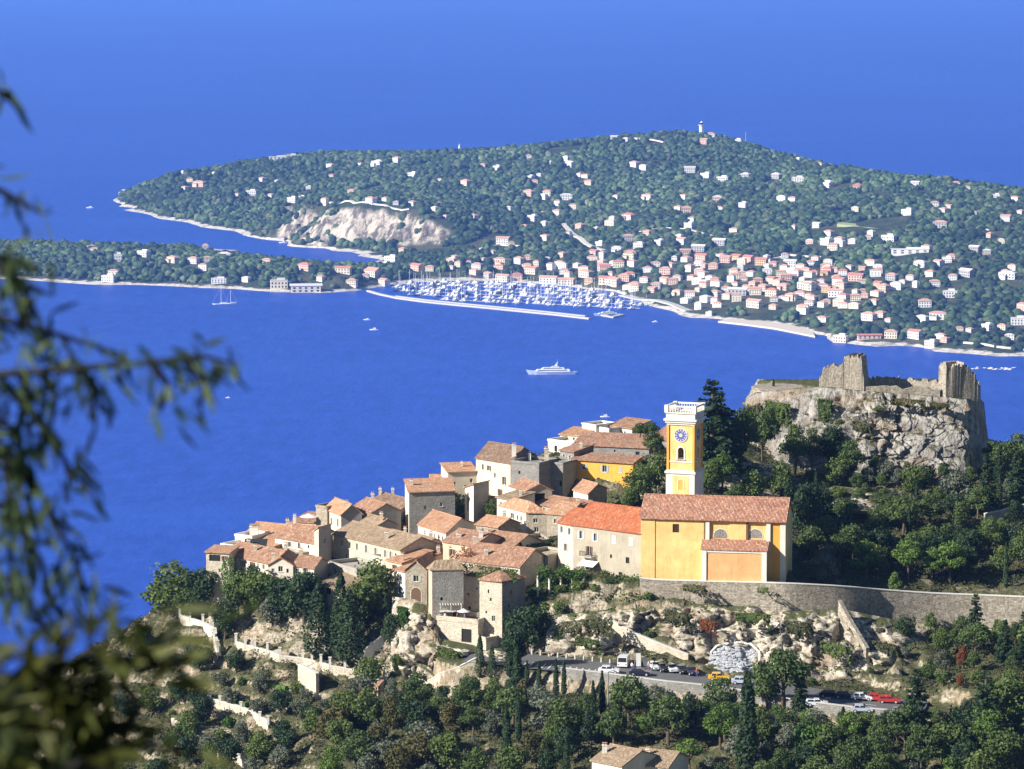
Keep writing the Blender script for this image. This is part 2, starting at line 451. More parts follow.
def np_mesh(name, V, F, mat, parent=None, smooth=False, mi=None):
    me = bpy.data.meshes.new(name)
    V = np.asarray(V, np.float32); F = np.asarray(F, np.int32); k = F.shape[1]
    me.vertices.add(len(V)); me.vertices.foreach_set('co', V.ravel())
    me.loops.add(F.size); me.loops.foreach_set('vertex_index', F.ravel())
    me.polygons.add(len(F)); me.polygons.foreach_set('loop_start', np.arange(0, F.size, k, dtype=np.int32))
    me.polygons.foreach_set('loop_total', np.full(len(F), k, np.int32))
    for m in (mat if isinstance(mat, (list, tuple)) else [mat]): me.materials.append(MATS[m])
    if mi is not None: me.polygons.foreach_set('material_index', mi)
    if smooth: me.polygons.foreach_set('use_smooth', [True] * len(F))
    me.update(calc_edges=True); me.validate()
    o = bpy.data.objects.new(name, me); COL.objects.link(o)
    if parent is not None: o.parent = parent
    return o
def tag(o, label=None, cat=None, group=None, kind=None):
    if label: o['label'] = label
    if cat: o['category'] = cat
    if group: o['group'] = group
    if kind: o['kind'] = kind
    return o
def empty(name, loc, label, cat, group=None):
    o = bpy.data.objects.new(name, None); COL.objects.link(o); o.location = loc
    o.empty_display_size = 0.5
    return tag(o, label, cat, group)
def copy_tree(o, parent=None):
    c = o.copy(); COL.objects.link(c); c.parent = parent
    for ch in list(o.children): copy_tree(ch, c)
    return c

def cliff_mat():
    m, nt, b = new_mat('cliff_rock', (0.5, 0.44, 0.34), 0.95, 0.1)
    v = coords(nt, 'Object'); mid = noise(nt, v, 0.3, 7, 0.65); fine = noise(nt, coords(nt, 'Object', (1, 1, 1.6)), 1.1, 7, 0.7)
    geo = nt.nodes.new('ShaderNodeNewGeometry'); sx = nt.nodes.new('ShaderNodeSeparateXYZ'); nt.links.new(geo.outputs['Normal'], sx.inputs[0])
    c = mixc(nt, ramp(nt, mid, 0.4, 0.6), (0.66, 0.59, 0.47), (0.40, 0.35, 0.28))
    c = mixc(nt, ramp(nt, fine, 0.48, 0.62, 0, 0.8), c, (0.14, 0.115, 0.085))
    c = mixc(nt, ramp(nt, noise(nt, v, 0.16, 5), 0.52, 0.64, 0, 0.6), c, (0.26, 0.18, 0.11))
    c = mixc(nt, ramp(nt, math_(nt, 'ADD', sx.outputs[2], math_(nt, 'MULTIPLY', math_(nt, 'SUBTRACT', mid, 0.5), 1.2)), 0.80, 0.92), c, (0.10, 0.105, 0.045))
    setc(nt, b, c); bump(nt, b, fine, 0.8, 0.5)
cliff_mat()
def worley(x, y, z, s=0):
    ix, iy, iz = np.floor(x), np.floor(y), np.floor(z); f1 = np.full(x.shape, 9.0); f2 = np.full(x.shape, 9.0); val = np.zeros(x.shape)
    for a in (-1, 0, 1):
        for b in (-1, 0, 1):
            for c in (-1, 0, 1):
                cx, cy, cz = ix + a, iy + b, iz + c
                px = cx + .5 + .45 * _h(cx, cy, cz, s); py = cy + .5 + .45 * _h(cx, cy, cz, s + 7); pz = cz + .5 + .45 * _h(cx, cy, cz, s + 13)
                d = (px - x) ** 2 + (py - y) ** 2 + (pz - z) ** 2; v = _h(cx, cy, cz, s + 29)
                m = d < f1; f2 = np.where(m, f1, np.minimum(f2, d)); val = np.where(m, v, val); f1 = np.where(m, d, f1)
    return val, np.sqrt(f2) - np.sqrt(f1)
def rock_disp(x, y, z, amp, s=0, vert=1.0, hx=7.5):
    wx = x + .6 * vnoise(x / 1.5, y / 1.5, z / 1.5, s=s + 3); 
    wz = z + .8 * vnoise(x / 3, y / 3, z / 3, s=s + 9) + .18 * x
    v1, e1 = worley(wx / hx, y / 5.0, wz / (3.0 * vert), s); v2, e2 = worley(wx / (hx * .37), y / 2.2, wz / (1.2 * vert), s + 50)
    return amp * (v1 * .8 + v2 * .32 + .8 * fbm(x / 7, y / 7, z / 7, s=s + 5, o=4, ridged=True) + .18 * fbm(x, y, z, s=s + 15, o=3) - .6 * (e1 < .06) - .15 * (e2 < .06))
# ================================================================== THE SETTING
# ---- sea
mb = MB()
mb.poly([(-44000, -300, 0), (44000, -300, 0), (44000, 49000, 0), (-44000, 49000, 0)])
tag(mb.build('sea', 'sea_water'), kind='structure')

# ---- near hill
def A3(px, py, Y): p = at(px, py, Y); return (p.x, p.y, p.z)
def Z3(px, py, z): p = atz(px, py, z); return (p.x, p.y, p.z)
ROAD = [(470, 655, 422.2), (515, 659, 421.8), (560, 664, 421.6), (620, 671, 421.3), (680, 679, 421.0), (720, 683, 420.8), (770, 690, 420.4),
        (820, 699, 420.0), (860, 704, 419.7), (893, 707, 419.5), (925, 709, 419.4)]
ROADW = [Vector(Z3(p[0], p[1], p[2] - .7)) for p in ROAD]
ctrl = [A3(*p) for p in [
    (655, 606, 699), (720, 610, 698), (790, 612, 697), (850, 617, 699), (900, 627, 703), (960, 632, 703), (1024, 638, 700),
    (641, 578, 702), (715, 580, 701), (787, 582, 699), (641, 572, 715), (787, 574, 715), (830, 583, 707), (900, 588, 709), (1024, 596, 711),
    (850, 545, 742), (850, 482, 772), (770, 500, 770), (1000, 545, 740), (1000, 485, 775), (1024, 462, 800), (900, 510, 758), (940, 560, 730),
    (700, 482, 748), (720, 445, 775), (660, 455, 770), (640, 500, 738), (632, 483, 775), (510, 497, 775), (526, 535, 745), (446, 557, 735),
    (600, 573, 703), (560, 568, 716), (526, 501, 765), (370, 572, 732), (313, 592, 725), (270, 592, 732), (206, 577, 748), (409, 530, 760), (300, 553, 745),
    (341, 530, 755), (432, 645, 703), (501, 645, 700), (470, 618, 708), (416, 602, 712), (410, 668, 698), (470, 668, 692), (460, 650, 700), (530, 600, 706),
    (560, 600, 702), (610, 600, 701), (540, 640, 694), (600, 640, 696), (185, 600, 748), (170, 612, 745), (120, 655, 738), (60, 705, 732), (0, 742, 728),
    (213, 662, 725), (300, 662, 716), (300, 692, 705), (380, 675, 705), (280, 740, 690), (200, 762, 692), (100, 769, 700), (20, 800, 700),
    (400, 769, 650), (400, 702, 685), (500, 700, 668), (500, 769, 638), (600, 720, 655), (700, 769, 628), (700, 716, 660), (800, 769, 625), (900, 769, 622), (1024, 769, 618),
    (860, 732, 640), (1024, 700, 655), (1024, 650, 690), (960, 680, 668), (930, 650, 690), (600, 655, 694), (700, 660, 690), (760, 668, 687), (830, 676, 684),
    (880, 672, 682), (910, 655, 690), (820, 640, 692), (700, 635, 694), (640, 430, 800), (560, 440, 800), (480, 470, 790), (400, 505, 775)]]
ctrl += [tuple(p) for p in ROADW]
for q in ((600, 486, 768), (580, 487, 768), (622, 487, 766), (600, 495, 755)): w_ = A3(*q); ctrl.append((w_[0], w_[1], w_[2] - 2.0))
for X, Y, z in [(-130, 730, 380), (-110, 760, 395), (-60, 790, 418), (-20, 820, 425), (20, 835, 432), (60, 850, 440), (110, 850, 440),
                (-60, 840, 385), (0, 880, 385), (60, 900, 392), (130, 900, 400), (180, 800, 430), (180, 700, 415), (-180, 700, 360), (-130, 650, 378),
                (-60, 1000, 280), (60, 1000, 290), (200, 1000, 300), (-300, 800, 260), (-300, 1200, 80), (0, 1300, 110), (300, 1300, 120),
                (0, 1700, 5), (400, 1700, 10), (-400, 1500, 5), (0, 1900, -40), (600, 1900, -30), (-600, 1700, -40), (-800, 1200, -30), (-700, 700, 150),
                (600, 900, 330), (900, 1400, 100), (1200, 1800, -30), (-1300, 600, 100), (-1400, 1200, -60), (1400, 1000, 300), (1500, 500, 420), (-1400, 0, 420),
                (-60, 600, 385), (60, 600, 410), (0, 560, 398), (100, 560, 402), (-100, 560, 375), (0, 450, 385), (-200, 450, 360), (200, 450, 390),
                (0, 300, 415), (-200, 300, 395), (200, 300, 420), (0, 150, 470), (200, 150, 480), (-200, 150, 455), (0, 60, 521), (-80, 60, 517), (80, 60, 523),
                (0, 20, 549), (-30, 20, 548), (30, 20, 549), (0, 0, 557.6), (-20, 0, 557.4), (20, 0, 557.6), (0, -60, 575), (-300, -60, 560), (300, -60, 580), (0, -250, 620),
                (900, -200, 600), (-900, -200, 560), (1400, -200, 620)]:
    ctrl.append((X, Y, z))
base_h = rbf(ctrl)
RP = np.array([(p.x, p.y, p.z) for p in ROADW])
def road_dist(x, y):
    best = np.full(np.shape(x), 1e9); zz = np.zeros(np.shape(x)); side = np.zeros(np.shape(x))
    for i in range(len(RP) - 1):
        a, b = RP[i], RP[i + 1]; d = b[:2] - a[:2]; L2 = d @ d
        t = np.clip(((x - a[0]) * d[0] + (y - a[1]) * d[1]) / L2, 0, 1)
        dx = x - a[0] - t * d[0]; dy = y - a[1] - t * d[1]; dd = np.hypot(dx, dy)
        m = dd < best; best = np.where(m, dd, best); zz = np.where(m, a[2] + t * (b[2] - a[2]), zz)
        side = np.where(m, np.sign(d[0] * dy - d[1] * dx), side)
    return best, zz, side
CLIFFZ = [(392, 600), (520, 598), (650, 600), (900, 618), (960, 640), (930, 700), (700, 672), (560, 655), (480, 668), (400, 700)]
SLOPEZ = [(150, 600), (330, 640), (400, 640), (400, 720), (300, 800), (0, 800), (0, 700)]
VILL = [tuple(at(a, b, c)) for a, b, c in ((235, 555, 755), (290, 548, 755), (340, 550, 745), (390, 548, 742), (385, 520, 765), (440, 520, 755), (480, 510, 765), (480, 545, 735), (540, 520, 750), (590, 500, 752), (560, 490, 772), (600, 480, 768), (520, 480, 785), (600, 450, 792), (640, 445, 795), (620, 535, 722), (440, 560, 725), (510, 560, 722), (600, 489, 763), (575, 492, 761), (628, 490, 764), (460, 492, 784), (490, 492, 780), (430, 502, 774), (450, 510, 768))]
def height(x, y):
    z = base_h(x, y)
    sub = np.zeros(np.shape(x))
    for vx, vy, vz in VILL: sub = np.maximum(sub, np.exp(-((x - vx) ** 2 + (y - vy) ** 2) / 150.0))
    z = z - 4.6 * sub
    core = np.clip(1 - np.maximum(np.abs(x) - 120, 0) / 60, 0, 1) * np.clip((y - 560) / 40, 0, 1) * np.clip((880 - y) / 40, 0, 1)
    z = z + fbm(x / 14, y / 14, s=5, o=4) * 1.5 * core + (1 - core) * fbm(x / 60, y / 60, s=9, o=4) * np.clip((y - 30) / 60, 0, 1) * 6
    z = z + (fbm(x / 5, y / 7, s=21, o=4, ridged=True)) * 0.9 * core
    # strata: ledges and risers on the rocky faces
    if np.size(x):
        px, py = proj(x, y, z)
        m = inpoly(px, py, CLIFFZ) * 1.0
        m = np.maximum(m, inpoly(px, py, SLOPEZ) * .55) * core
        st_ = 2.3; q = z / st_ + fbm(x / 16, y / 16, s=91, o=2) * 1.1; fr = q - np.floor(q)
        sm_ = np.clip((fr - .62) / .3, 0, 1); sm_ = sm_ * sm_ * (3 - 2 * sm_)
        z = z + m * ((sm_ - fr) * st_ * .75 + fbm(x / 6.5, y / 6.5, s=95, o=4, ridged=True) * 1.3)
    d, rz, sd = road_dist(x, y)
    fr_ = sd < 0
    z = z - np.where(fr_ & (d < 22) & (x > -20) & (x < 75), 3.4 * np.clip((22 - d) / 14, 0, 1), 0)
    w = np.where(fr_, np.clip((7.6 - d) / 1.2, 0, 1), np.clip((9.0 - d) / 3.0, 0, 1)); w = w * w * (3 - 2 * w)
    return z * (1 - w) + (rz - 0.35) * w
def axis(segs):
    out = []
    for a, b, st in segs: out += list(np.arange(a, b, st))
    out.append(segs[-1][1]); return np.array(out)
gx = axis([(-1500, -400, 60), (-400, -130, 15), (-130, 130, 0.8), (130, 400, 15), (400, 1500, 60)])
gy = axis([(-300, -20, 40), (-20, 40, 5), (40, 560, 15), (560, 620, 3), (620, 800, 0.8), (800, 900, 3), (900, 1300, 20), (1300, 2100, 50)])
GX, GY = np.meshgrid(gx, gy)
GZ = height(GX, GY)
def grid_faces(ny, nx, keep=None):
    i = np.arange(ny - 1)[:, None] * nx + np.arange(nx - 1)[None]
    F = np.stack([i, i + 1, i + nx + 1, i + nx], -1)
    return F.reshape(-1, 4) if keep is None else F[keep]
# steep ground breaks up into ledges and blocks
dzy, dzx = np.gradient(GZ, gy, gx)
steep = np.clip((np.hypot(dzy, dzx) - 0.45) / 0.6, 0, 1)
core = (np.abs(GX) < 129) & (GY > 621) & (GY < 799)
rd, _, _ = road_dist(GX, GY)
amp = steep * core * np.clip((rd - 9) / 4, 0, 1)
n1 = fbm(GX / 4.0, GY / 4.0, GZ / 2.6, s=33, o=4, ridged=True); n2 = vnoise(GX / 1.6, GY / 1.6, GZ / 1.2, s=41)
GX2 = GX + amp * n2 * 0.5
GY2 = GY - amp * (n1 * 1.6 + n2 * 0.35)
GZ2 = GZ + amp * n1 * 0.5
V = np.stack([GX2, GY2, GZ2], -1).reshape(-1, 3)
hill = np_mesh('hillside', V, grid_faces(len(gy), len(gx)), 'hillside')
tag(hill, kind='structure')

fx = np.arange(-135, 136, 1.0); fy = np.arange(600, 900, 1.0)
FX, FY = np.meshgrid(fx, fy); FZ = height(FX, FY)
def gz(x, y):
    x = np.asarray(x, float); y = np.asarray(y, float)
    i = np.clip(x - fx[0], 0, len(fx) - 1.001); j = np.clip(y - fy[0], 0, len(fy) - 1.001)
    a = i.astype(int); b = j.astype(int); u = i - a; v = j - b
    return FZ[b, a] * (1 - u) * (1 - v) + FZ[b, a + 1] * u * (1 - v) + FZ[b + 1, a] * (1 - u) * v + FZ[b + 1, a + 1] * u * v
def hit(px, py, y0=601, y1=890):
    d = ray(px, py)
    Y = np.arange(y0, y1, 0.25); t = Y / d[1]
    X = d[0] * t; Z = H_CAM + d[2] * t
    k = np.nonzero(gz(X, Y) >= Z)[0]
    if len(k) == 0: return None
    k = k[0]; return Vector((X[k], Y[k], float(gz(X[k], Y[k]))))

# ---- road with its stone wall below
def ribbon(pts, w0, w1, lift):
    """left and right edge points of a strip along a polyline"""
    out = []
    for i, p in enumerate(pts):
        a = pts[max(i - 1, 0)]; b = pts[min(i + 1, len(pts) - 1)]
        d = Vector((b.x - a.x, b.y - a.y, 0)).normalized(); n = Vector((-d.y, d.x, 0))
        out.append((p + n * w0 + Vector((0, 0, lift)), p - n * w1 + Vector((0, 0, lift))))
    return out
def dense(pts, step):
    out = []
    for i in range(len(pts) - 1):
        n = max(1, int((pts[i + 1] - pts[i]).length / step))
        for k in range(n): out.append(pts[i].lerp(pts[i + 1], k / n))
    out.append(pts[-1]); return out
RD = dense(ROADW, 3.0)
mb = MB(); rb = ribbon(RD, 7.0, 6.5, 0)
for i in range(len(rb) - 1): mb.poly([rb[i][1], rb[i + 1][1], rb[i + 1][0], rb[i][0]])
tag(mb.build('road', 'asphalt'), kind='structure')
mb = MB()
rb = ribbon(RD, 0.1, 0.1, 0.012)
for i in range(20, len(rb) - 1):
    if i % 2: mb.poly([rb[i][1], rb[i + 1][1], rb[i + 1][0], rb[i][0]])
for k in range(16):                                   # parking bays
    p = ROADW[1].lerp(ROADW[3], k / 16 * 0.95); q = p + Vector((-0.9, -4.8, 0))
    mb.poly([q + Vector((-.12, -.4, .012)), q + Vector((.12, -.4, .012)), p + Vector((.12, -1.2, .012)), p + Vector((-.12, -1.2, .012))])
tag(mb.build('road_markings', 'white_paint'), kind='structure')

def wall_strip(name, pts, hgt, thick, mat, label, cat='wall', down=2.5, cap=None, group=None):
    """masonry wall following points (its top edge); thickness behind"""
    o = pts[0]; mb = MB(o); m2 = MB(o)
    for i in range(len(pts) - 1):
        p, q = pts[i], pts[i + 1]
        d = Vector((q.x - p.x, q.y - p.y, 0)).normalized(); n = Vector((-d.y, d.x, 0)) * thick
        top = [p, q, q + n, p + n]
        if cap:
            mb.poly([p - Vector((0, 0, hgt + down)), q - Vector((0, 0, hgt + down)), q, p])
            mb.poly([q + n - Vector((0, 0, hgt + down)), p + n - Vector((0, 0, hgt + down)), p + n, q + n])
            e = n.normalized() * 0.08; u = Vector((0, 0, 0.16))
            m2.prism([p - e + u, q - e + u, q + n + e + u, p + n + e + u], 0.16)
        else:
            mb.poly(top)
            mb.poly([p - Vector((0, 0, hgt + down)), q - Vector((0, 0, hgt + down)), q, p])
            mb.poly([q + n - Vector((0, 0, hgt + down)), p + n - Vector((0, 0, hgt + down)), p + n, q + n])
        if i == 0: mb.poly([p + n - Vector((0, 0, hgt + down)), p - Vector((0, 0, hgt + down)), p, p + n])
        if i == len(pts) - 2: mb.poly([q - Vector((0, 0, hgt + down)), q + n - Vector((0, 0, hgt + down)), q + n, q])
    w = mb.build(name, mat)
    tag(w, label, cat, group)
    if cap: m2.build('coping', cap, w)
    return w
re = ribbon(RD, 7.0, 6.6, 0.75)
edge = [r[1] for r in re if 560 < proj(*r[1])[0] < 925]
wall_strip('road_wall', edge, 4.5, 0.5, 'greystone', 'grey stone wall holding up the car park road above the wood', cap='concrete')

# ---- great wall under the church
RW = [A3(x, y, Y) for x, y, Y in [(640, 579, 699.5), (655, 581, 699), (700, 582.5, 697.5), (760, 584, 695), (790, 585, 694), (830, 587, 695.5), (858, 589, 697.5), (880, 591, 700), (930, 594.5, 702), (980, 596.5, 702), (1030, 598.5, 700), (1080, 600, 698)]]
RW = [Vector(p) + Vector((0, 0, 0.2)) for p in RW]
def spline(P, k=6):
    out = []
    for i in range(len(P) - 1):
        a, b, c, d = P[max(i - 1, 0)], P[i], P[i + 1], P[min(i + 2, len(P) - 1)]
        for j in range(k):
            t = j / k; out.append(.5 * ((2 * b) + (c - a) * t + (2 * a - 5 * b + 4 * c - d) * t * t + (3 * b - a - 3 * c + d) * t ** 3))
    return out + [P[-1]]
RWd = spline(RW)
wall_strip('retaining_wall', RWd, 4.8, 0.7, 'ruin', 'long grey stone retaining wall holding the terrace of the yellow church', cap='cornice')
# buttress spur running down from it
p = Vector(A3(838, 600, 692.5)); q = Vector(A3(866, 648, 684))
wall_strip('buttress_wall', [p, p.lerp(q, .5) + Vector((0, 0, -.2)), q], 4, 0.8, 'ruin', 'sloping stone buttress running down the rocks from the retaining wall')
# ledge walls in the rocks
for pts, lab in (([(712, 632, 691), (735, 630, 691.5), (764, 629, 692)], 'pale stone ledge wall among the rocks above the whitish rubble slope'),
                 ([(606, 618, 696), (635, 634, 692), (655, 642, 690), (688, 655, 687.5)], 'pale slanting ledge wall on the rocks above the parked cars')):
    wall_strip('ledge_wall', dense([Vector(A3(*p)) for p in pts], 3), 1.0, 0.6, 'palestone', lab, cap='cornice')

# ---- broken rock faces
def rock_sheet(name, topp, botp, amp, seed, res=.33):
    T = dense([Vector(A3(*q)) for q in topp], .5); n = len(T); T = np.array([tuple(t) for t in T])
    Bk = [Vector(A3(*q)) for q in botp]; L = [0]
    for i in range(len(Bk) - 1): L.append(L[-1] + (Bk[i + 1] - Bk[i]).length)
    B = []
    for t in np.linspace(0, L[-1], n):
        i = max(0, min(len(Bk) - 2, max(j for j in range(len(L)) if L[j] <= t + 1e-6))); B.append(tuple(Bk[i].lerp(Bk[i + 1], (t - L[i]) / (L[i + 1] - L[i]))))
    B = np.array(B); m = int(np.linalg.norm(T - B, axis=1).mean() / res) + 2
    f = np.linspace(0, 1, m)[:, None, None]; G = T[None] * (1 - f) + B[None] * f
    X, Y, Z = G[..., 0], G[..., 1], G[..., 2]
    edge = np.clip(np.minimum(np.linspace(0, 1, m), 1 - np.linspace(0, 1, m))[:, None] * 7, 0, 1) * np.clip(np.minimum(np.linspace(0, 1, n), 1 - np.linspace(0, 1, n))[None] * 9, 0, 1)
    dd = rock_disp(X, Y, Z, amp, seed, 1.9, 3.4) + .7
    Y2 = Y - dd * edge * .95 + (1 - edge) * 1.6; Z2 = Z + .25 * dd * edge
    return tag(np_mesh(name, np.stack([X - .2 * dd * edge, Y2, Z2], -1).reshape(-1, 3), grid_faces(m, n)[:, ::-1], 'cliff_rock'), kind='structure')
rock_sheet('cliff', [(548, 618, 697), (600, 612, 697), (650, 604, 697.5), (720, 603, 696.5), (790, 606, 694.5), (850, 612, 694), (900, 622, 697), (935, 635, 697)],
           [(545, 654, 693), (600, 658, 694), (650, 665, 691), (720, 671, 688), (790, 682, 683), (850, 690, 679.5), (900, 697, 677), (935, 700, 676)], 2.1, 3)
rock_sheet('cliff', [(392, 598, 713), (415, 601, 709), (432, 610, 705), (440, 640, 699), (480, 648, 697), (520, 650, 695)], [(390, 676, 698), (412, 682, 694), (432, 686, 691), (450, 688, 689), (482, 684, 688), (522, 668, 688)], 1.9, 8)
rock_sheet('cliff', [(186, 665, 727), (230, 672, 722), (290, 678, 716)], [(190, 690, 719), (232, 696, 714), (292, 700, 709)], 1.0, 12)
rock_sheet('cliff', [(170, 716, 707), (220, 724, 704), (280, 738, 699)], [(172, 748, 697), (222, 756, 694), (282, 764, 690)], 1.1, 15)

rock_sheet('cliff', [(698, 462, 764), (728, 452, 768), (752, 458, 772), (792, 474, 772)], [(700, 494, 744), (730, 498, 746), (760, 506, 750), (795, 512, 754)], 1.6, 21)
rock_sheet('cliff', [(790, 478, 772), (830, 486, 766), (880, 492, 762)], [(792, 512, 752), (832, 514, 750), (882, 516, 752)], 1.3, 27)
# ---- the crag under the castle
cols = [((740, 432, 800), (733, 478, 790)), ((757, 393, 796), (748, 484, 784)), ((790, 389, 791), (790, 484, 778)), ((822, 387, 789), (828, 482, 775)),
        ((860, 391, 787), (865, 482, 772)), ((900, 394, 786), (905, 480, 771)), ((945, 397, 784), (950, 482, 769)), ((966, 399, 783.5), (968, 494, 769)),
        ((978, 401, 792), (984, 486, 780)), ((984, 403, 803), (996, 480, 800))]
top = [Vector(A3(*c[0])) for c in cols]; bot = [Vector(A3(*c[1])) for c in cols]
for k, (dx, Y) in enumerate([(99, 811), (86, 812), (70, 812), (54, 811)]):
    top.append(Vector((dx, Y, 460))); bot.append(Vector((dx + (8 if k == 0 else -2), Y + 12, 430)))
for b in bot: b.z -= 3
def loopi(P, n):
    k = len(P); out = []
    L = [0]
    for i in range(k): L.append(L[-1] + (P[(i + 1) % k] - P[i]).length)
    for t in np.linspace(0, L[-1], n, endpoint=False):
        i = max(j for j in range(k) if L[j] <= t + 1e-9); f = (t - L[i]) / (L[i + 1] - L[i])
        out.append(tuple(P[i].lerp(P[(i + 1) % k], f)))
    return np.array(out)
NR, NL = 620, 90
ti = np.concatenate([np.linspace(0, 9, 560, endpoint=False), np.linspace(9, len(top), 60, endpoint=False)])
def by_index(P):
    out = []
    for t in ti:
        i = int(t); out.append(tuple(P[i % len(P)].lerp(P[(i + 1) % len(P)], t - i)))
    return np.array(out)
T = by_index(top); B = by_index(bot)
cen = T.mean(0); rings = []
for k in range(6):                                      # plateau
    f = (k + 0.3) / 6; rr = cen + (T - cen) * f; rr[:, 2] = T[:, 2] * f + cen[2] * (1 - f); rings.append(rr)
for k in range(NL + 1):
    f = k / NL; rings.append(T * (1 - f) + B * f)
RG = np.array(rings)
nrm = T[:, :2] - cen[:2]; nrm = nrm / np.linalg.norm(nrm, axis=1)[:, None]
X, Y, Z = RG[..., 0], RG[..., 1], RG[..., 2]
face = np.concatenate([np.zeros(6), np.clip(np.linspace(0, 1, NL + 1) * 6 + 0.15, 0, 1)])[:, None]
big = fbm(X / 9, Y / 9, Z / 16, s=3, o=3, ridged=True); med = fbm(X / 3.2, Y / 3.2, Z / 5, s=7, o=4, ridged=True); sm = vnoise(X / 1.0, Y / 1.0, Z / 0.8, s=12)
blocks = np.floor(vnoise(X / 2.4, Y / 2.4, Z / 2.4, s=19) * 3) / 3
left = np.clip((30 - (X - 50)) / 30, 0.0, 1.0) if False else np.clip((72 - X) / 20, 0.35, 1.0)
rgt = np.clip((101 - X) / 9, .15, 1) * np.clip((X - 44) / 6, .2, 1)
disp = face * rgt * (rock_disp(X, Y, Z, 1.9, 5, 2.2) - .6 + big * 3.4 * left + med * 1.3 * left + sm * 0.4 + blocks * 1.0 + np.clip(fbm(X / 5, Y / 5, Z / 30, s=77, o=2, ridged=True) - .25, 0, 1) * -3.0)
X = X + disp * nrm[None, :, 0]; Y = Y + disp * nrm[None, :, 1]; Z = Z + (1 - face) * med * 0.3
Vc = np.stack([X, Y, Z], -1).reshape(-1, 3)
nrw = RG.shape[0]
i = np.arange(nrw - 1)[:, None] * NR + np.arange(NR)[None]; j = np.arange(nrw - 1)[:, None] * NR + (np.arange(NR)[None] + 1) % NR
Fc = np.stack([i, i + NR, j + NR, j], -1).reshape(-1, 4)
crag = np_mesh('crag', Vc, Fc, 'limestone')
tag(crag, kind='structure')
CRAG_Z = float(cen[2])

# ---- the cape and the headland
coast_near = [(118, 203), (122, 210), (160, 219), (200, 227), (240, 234), (290, 244), (330, 251), (356, 256), (372, 262)]
coast_bay = [(340, 264), (300, 260), (240, 250), (200, 247), (150, 247), (100, 246), (40, 243), (-60, 238), (-200, 236)]
coast_h2 = [(-200, 272), (-60, 276), (40, 281), (100, 285), (200, 288), (270, 292), (322, 293), (350, 291), (375, 288), (400, 284), (450, 281), (520, 283), (580, 288), (620, 296), (650, 306), (690, 318), (725, 321), (770, 325), (812, 334), (830, 341), (880, 347), (930, 351), (1000, 357), (1100, 366), (1250, 380)]
fc = []
for p in coast_near + coast_bay + coast_h2: fc.append(Z3(p[0], p[1], 0))
def inland(lst, dy, z):
    for p in lst: q = atz(p[0], p[1] - dy, 0); fc.append((q.x, q.y, z))
def outland(lst, dy, z):
    for p in lst: q = atz(p[0], p[1] + dy, 0); fc.append((q.x, q.y, z))
inland(coast_near[1:7], 3.5, 4); outland(coast_near, 5, -14)
inland(coast_h2[2:9], 3, 7); inland(coast_h2[9:20], 3, 4); inland(coast_h2[20:], 4, 6); outland(coast_h2, 6, -12)
def S3(px, py, z): q = atz(px, py, 0); fc.append((q.x, q.y, z))
for q in ((380, 262, 3), (395, 266, 5), (388, 257, 6), (368, 253, 4), (335, 271, 6), (410, 262, 8), (425, 256, 10), (430, 268, 7), (372, 270, 5), (345, 258, -6), (250, 243, -12), (150, 234, -14), (310, 254, -8), (50, 225, -25), (-60, 215, -25), (200, 239, -12), (-200, 225, -25)): S3(*q)
for p in [(60, 252), (150, 257), (250, 266), (300, 270), (340, 275)]: fc.append(A3(p[0], p[1], float(atz(p[0], p[1] + 14, 0).y)))
for q in ((100, 205, -20), (105, 190, -25), (112, 196, -12)): S3(*q)
ridge = [(140, 192, 7500), (165, 178, 7560), (200, 171, 7650), (240, 165, 7800), (290, 160, 7900), (330, 157, 7950), (400, 156, 7950), (450, 155, 7900), (520, 152, 7850), (580, 146, 7800), (640, 138, 7750),
         (690, 134, 7700), (725, 138, 7650), (770, 152, 7450), (830, 166, 7150), (880, 176, 6900), (930, 182, 6700), (975, 186, 6500), (1024, 192, 6350), (1150, 205, 6000), (1300, 220, 5700)]
for p in ridge:
    q = A3(*p); fc.append(q)
    fc.append((q[0] * 1.03, q[1] + 450, q[2] - 45)); fc.append((q[0] * 1.1, q[1] + 1100, -30))
for x, yb, yt in [(285, 222, 203), (305, 232, 203), (330, 238, 206), (360, 240, 207), (385, 241, 209), (410, 243, 212), (430, 244, 216), (450, 245, 225)]:
    b = Z3(x, yb, 16); fc.append(b); fc.append(A3(x, yt, b[1] + 42))
for p in [(480, 230, 6450), (540, 215, 6700), (620, 200, 6850), (700, 180, 7100), (800, 200, 6500), (900, 215, 6100), (1000, 220, 5900), (560, 255, 6050), (650, 250, 6000), (750, 262, 5750), (850, 265, 5600),
          (950, 270, 5450), (1024, 290, 5250), (480, 268, 5900), (600, 278, 5700), (700, 296, 5400), (780, 306, 5280), (880, 322, 5080), (960, 325, 5030), (1050, 335, 4950), (200, 200, 7150), (250, 190, 7350), (250, 215, 6950)]:
    fc.append(A3(*p))
for x in range(-300, 1400, 100):
    k = min(coast_h2, key=lambda c: abs(c[0] - x))
    for dy, z in ((25, -30), (70, -35)): fc.append(Z3(x, k[1] + dy, z))
for x in (-2200, -1200, 0, 1200, 2300): fc.append((x, 4250, -40))
fc += [(-2200, 5000, -40), (-2200, 7000, -30), (-1700, 7500, -60), (-1100, 7600, -60), (2300, 4700, -30), (2300, 5200, 60), (-2200, 9400, -60), (0, 9400, -60), (2300, 9400, -60), (2300, 7500, -30)]
base_f = rbf(fc)
def fheight(x, y):
    z = base_f(x, y)
    z = z + np.where(z > 8, fbm(x / 160, y / 160, s=55, o=4) * 7 * np.clip((z - 8) / 25, 0, 1), 0)
    return z + fbm(x / 30, y / 30, s=57, o=3) * np.clip(z, 0, 1.2)
ax = axis([(-2200, -1000, 60), (-1000, 1050, 9), (1050, 2300, 50)])
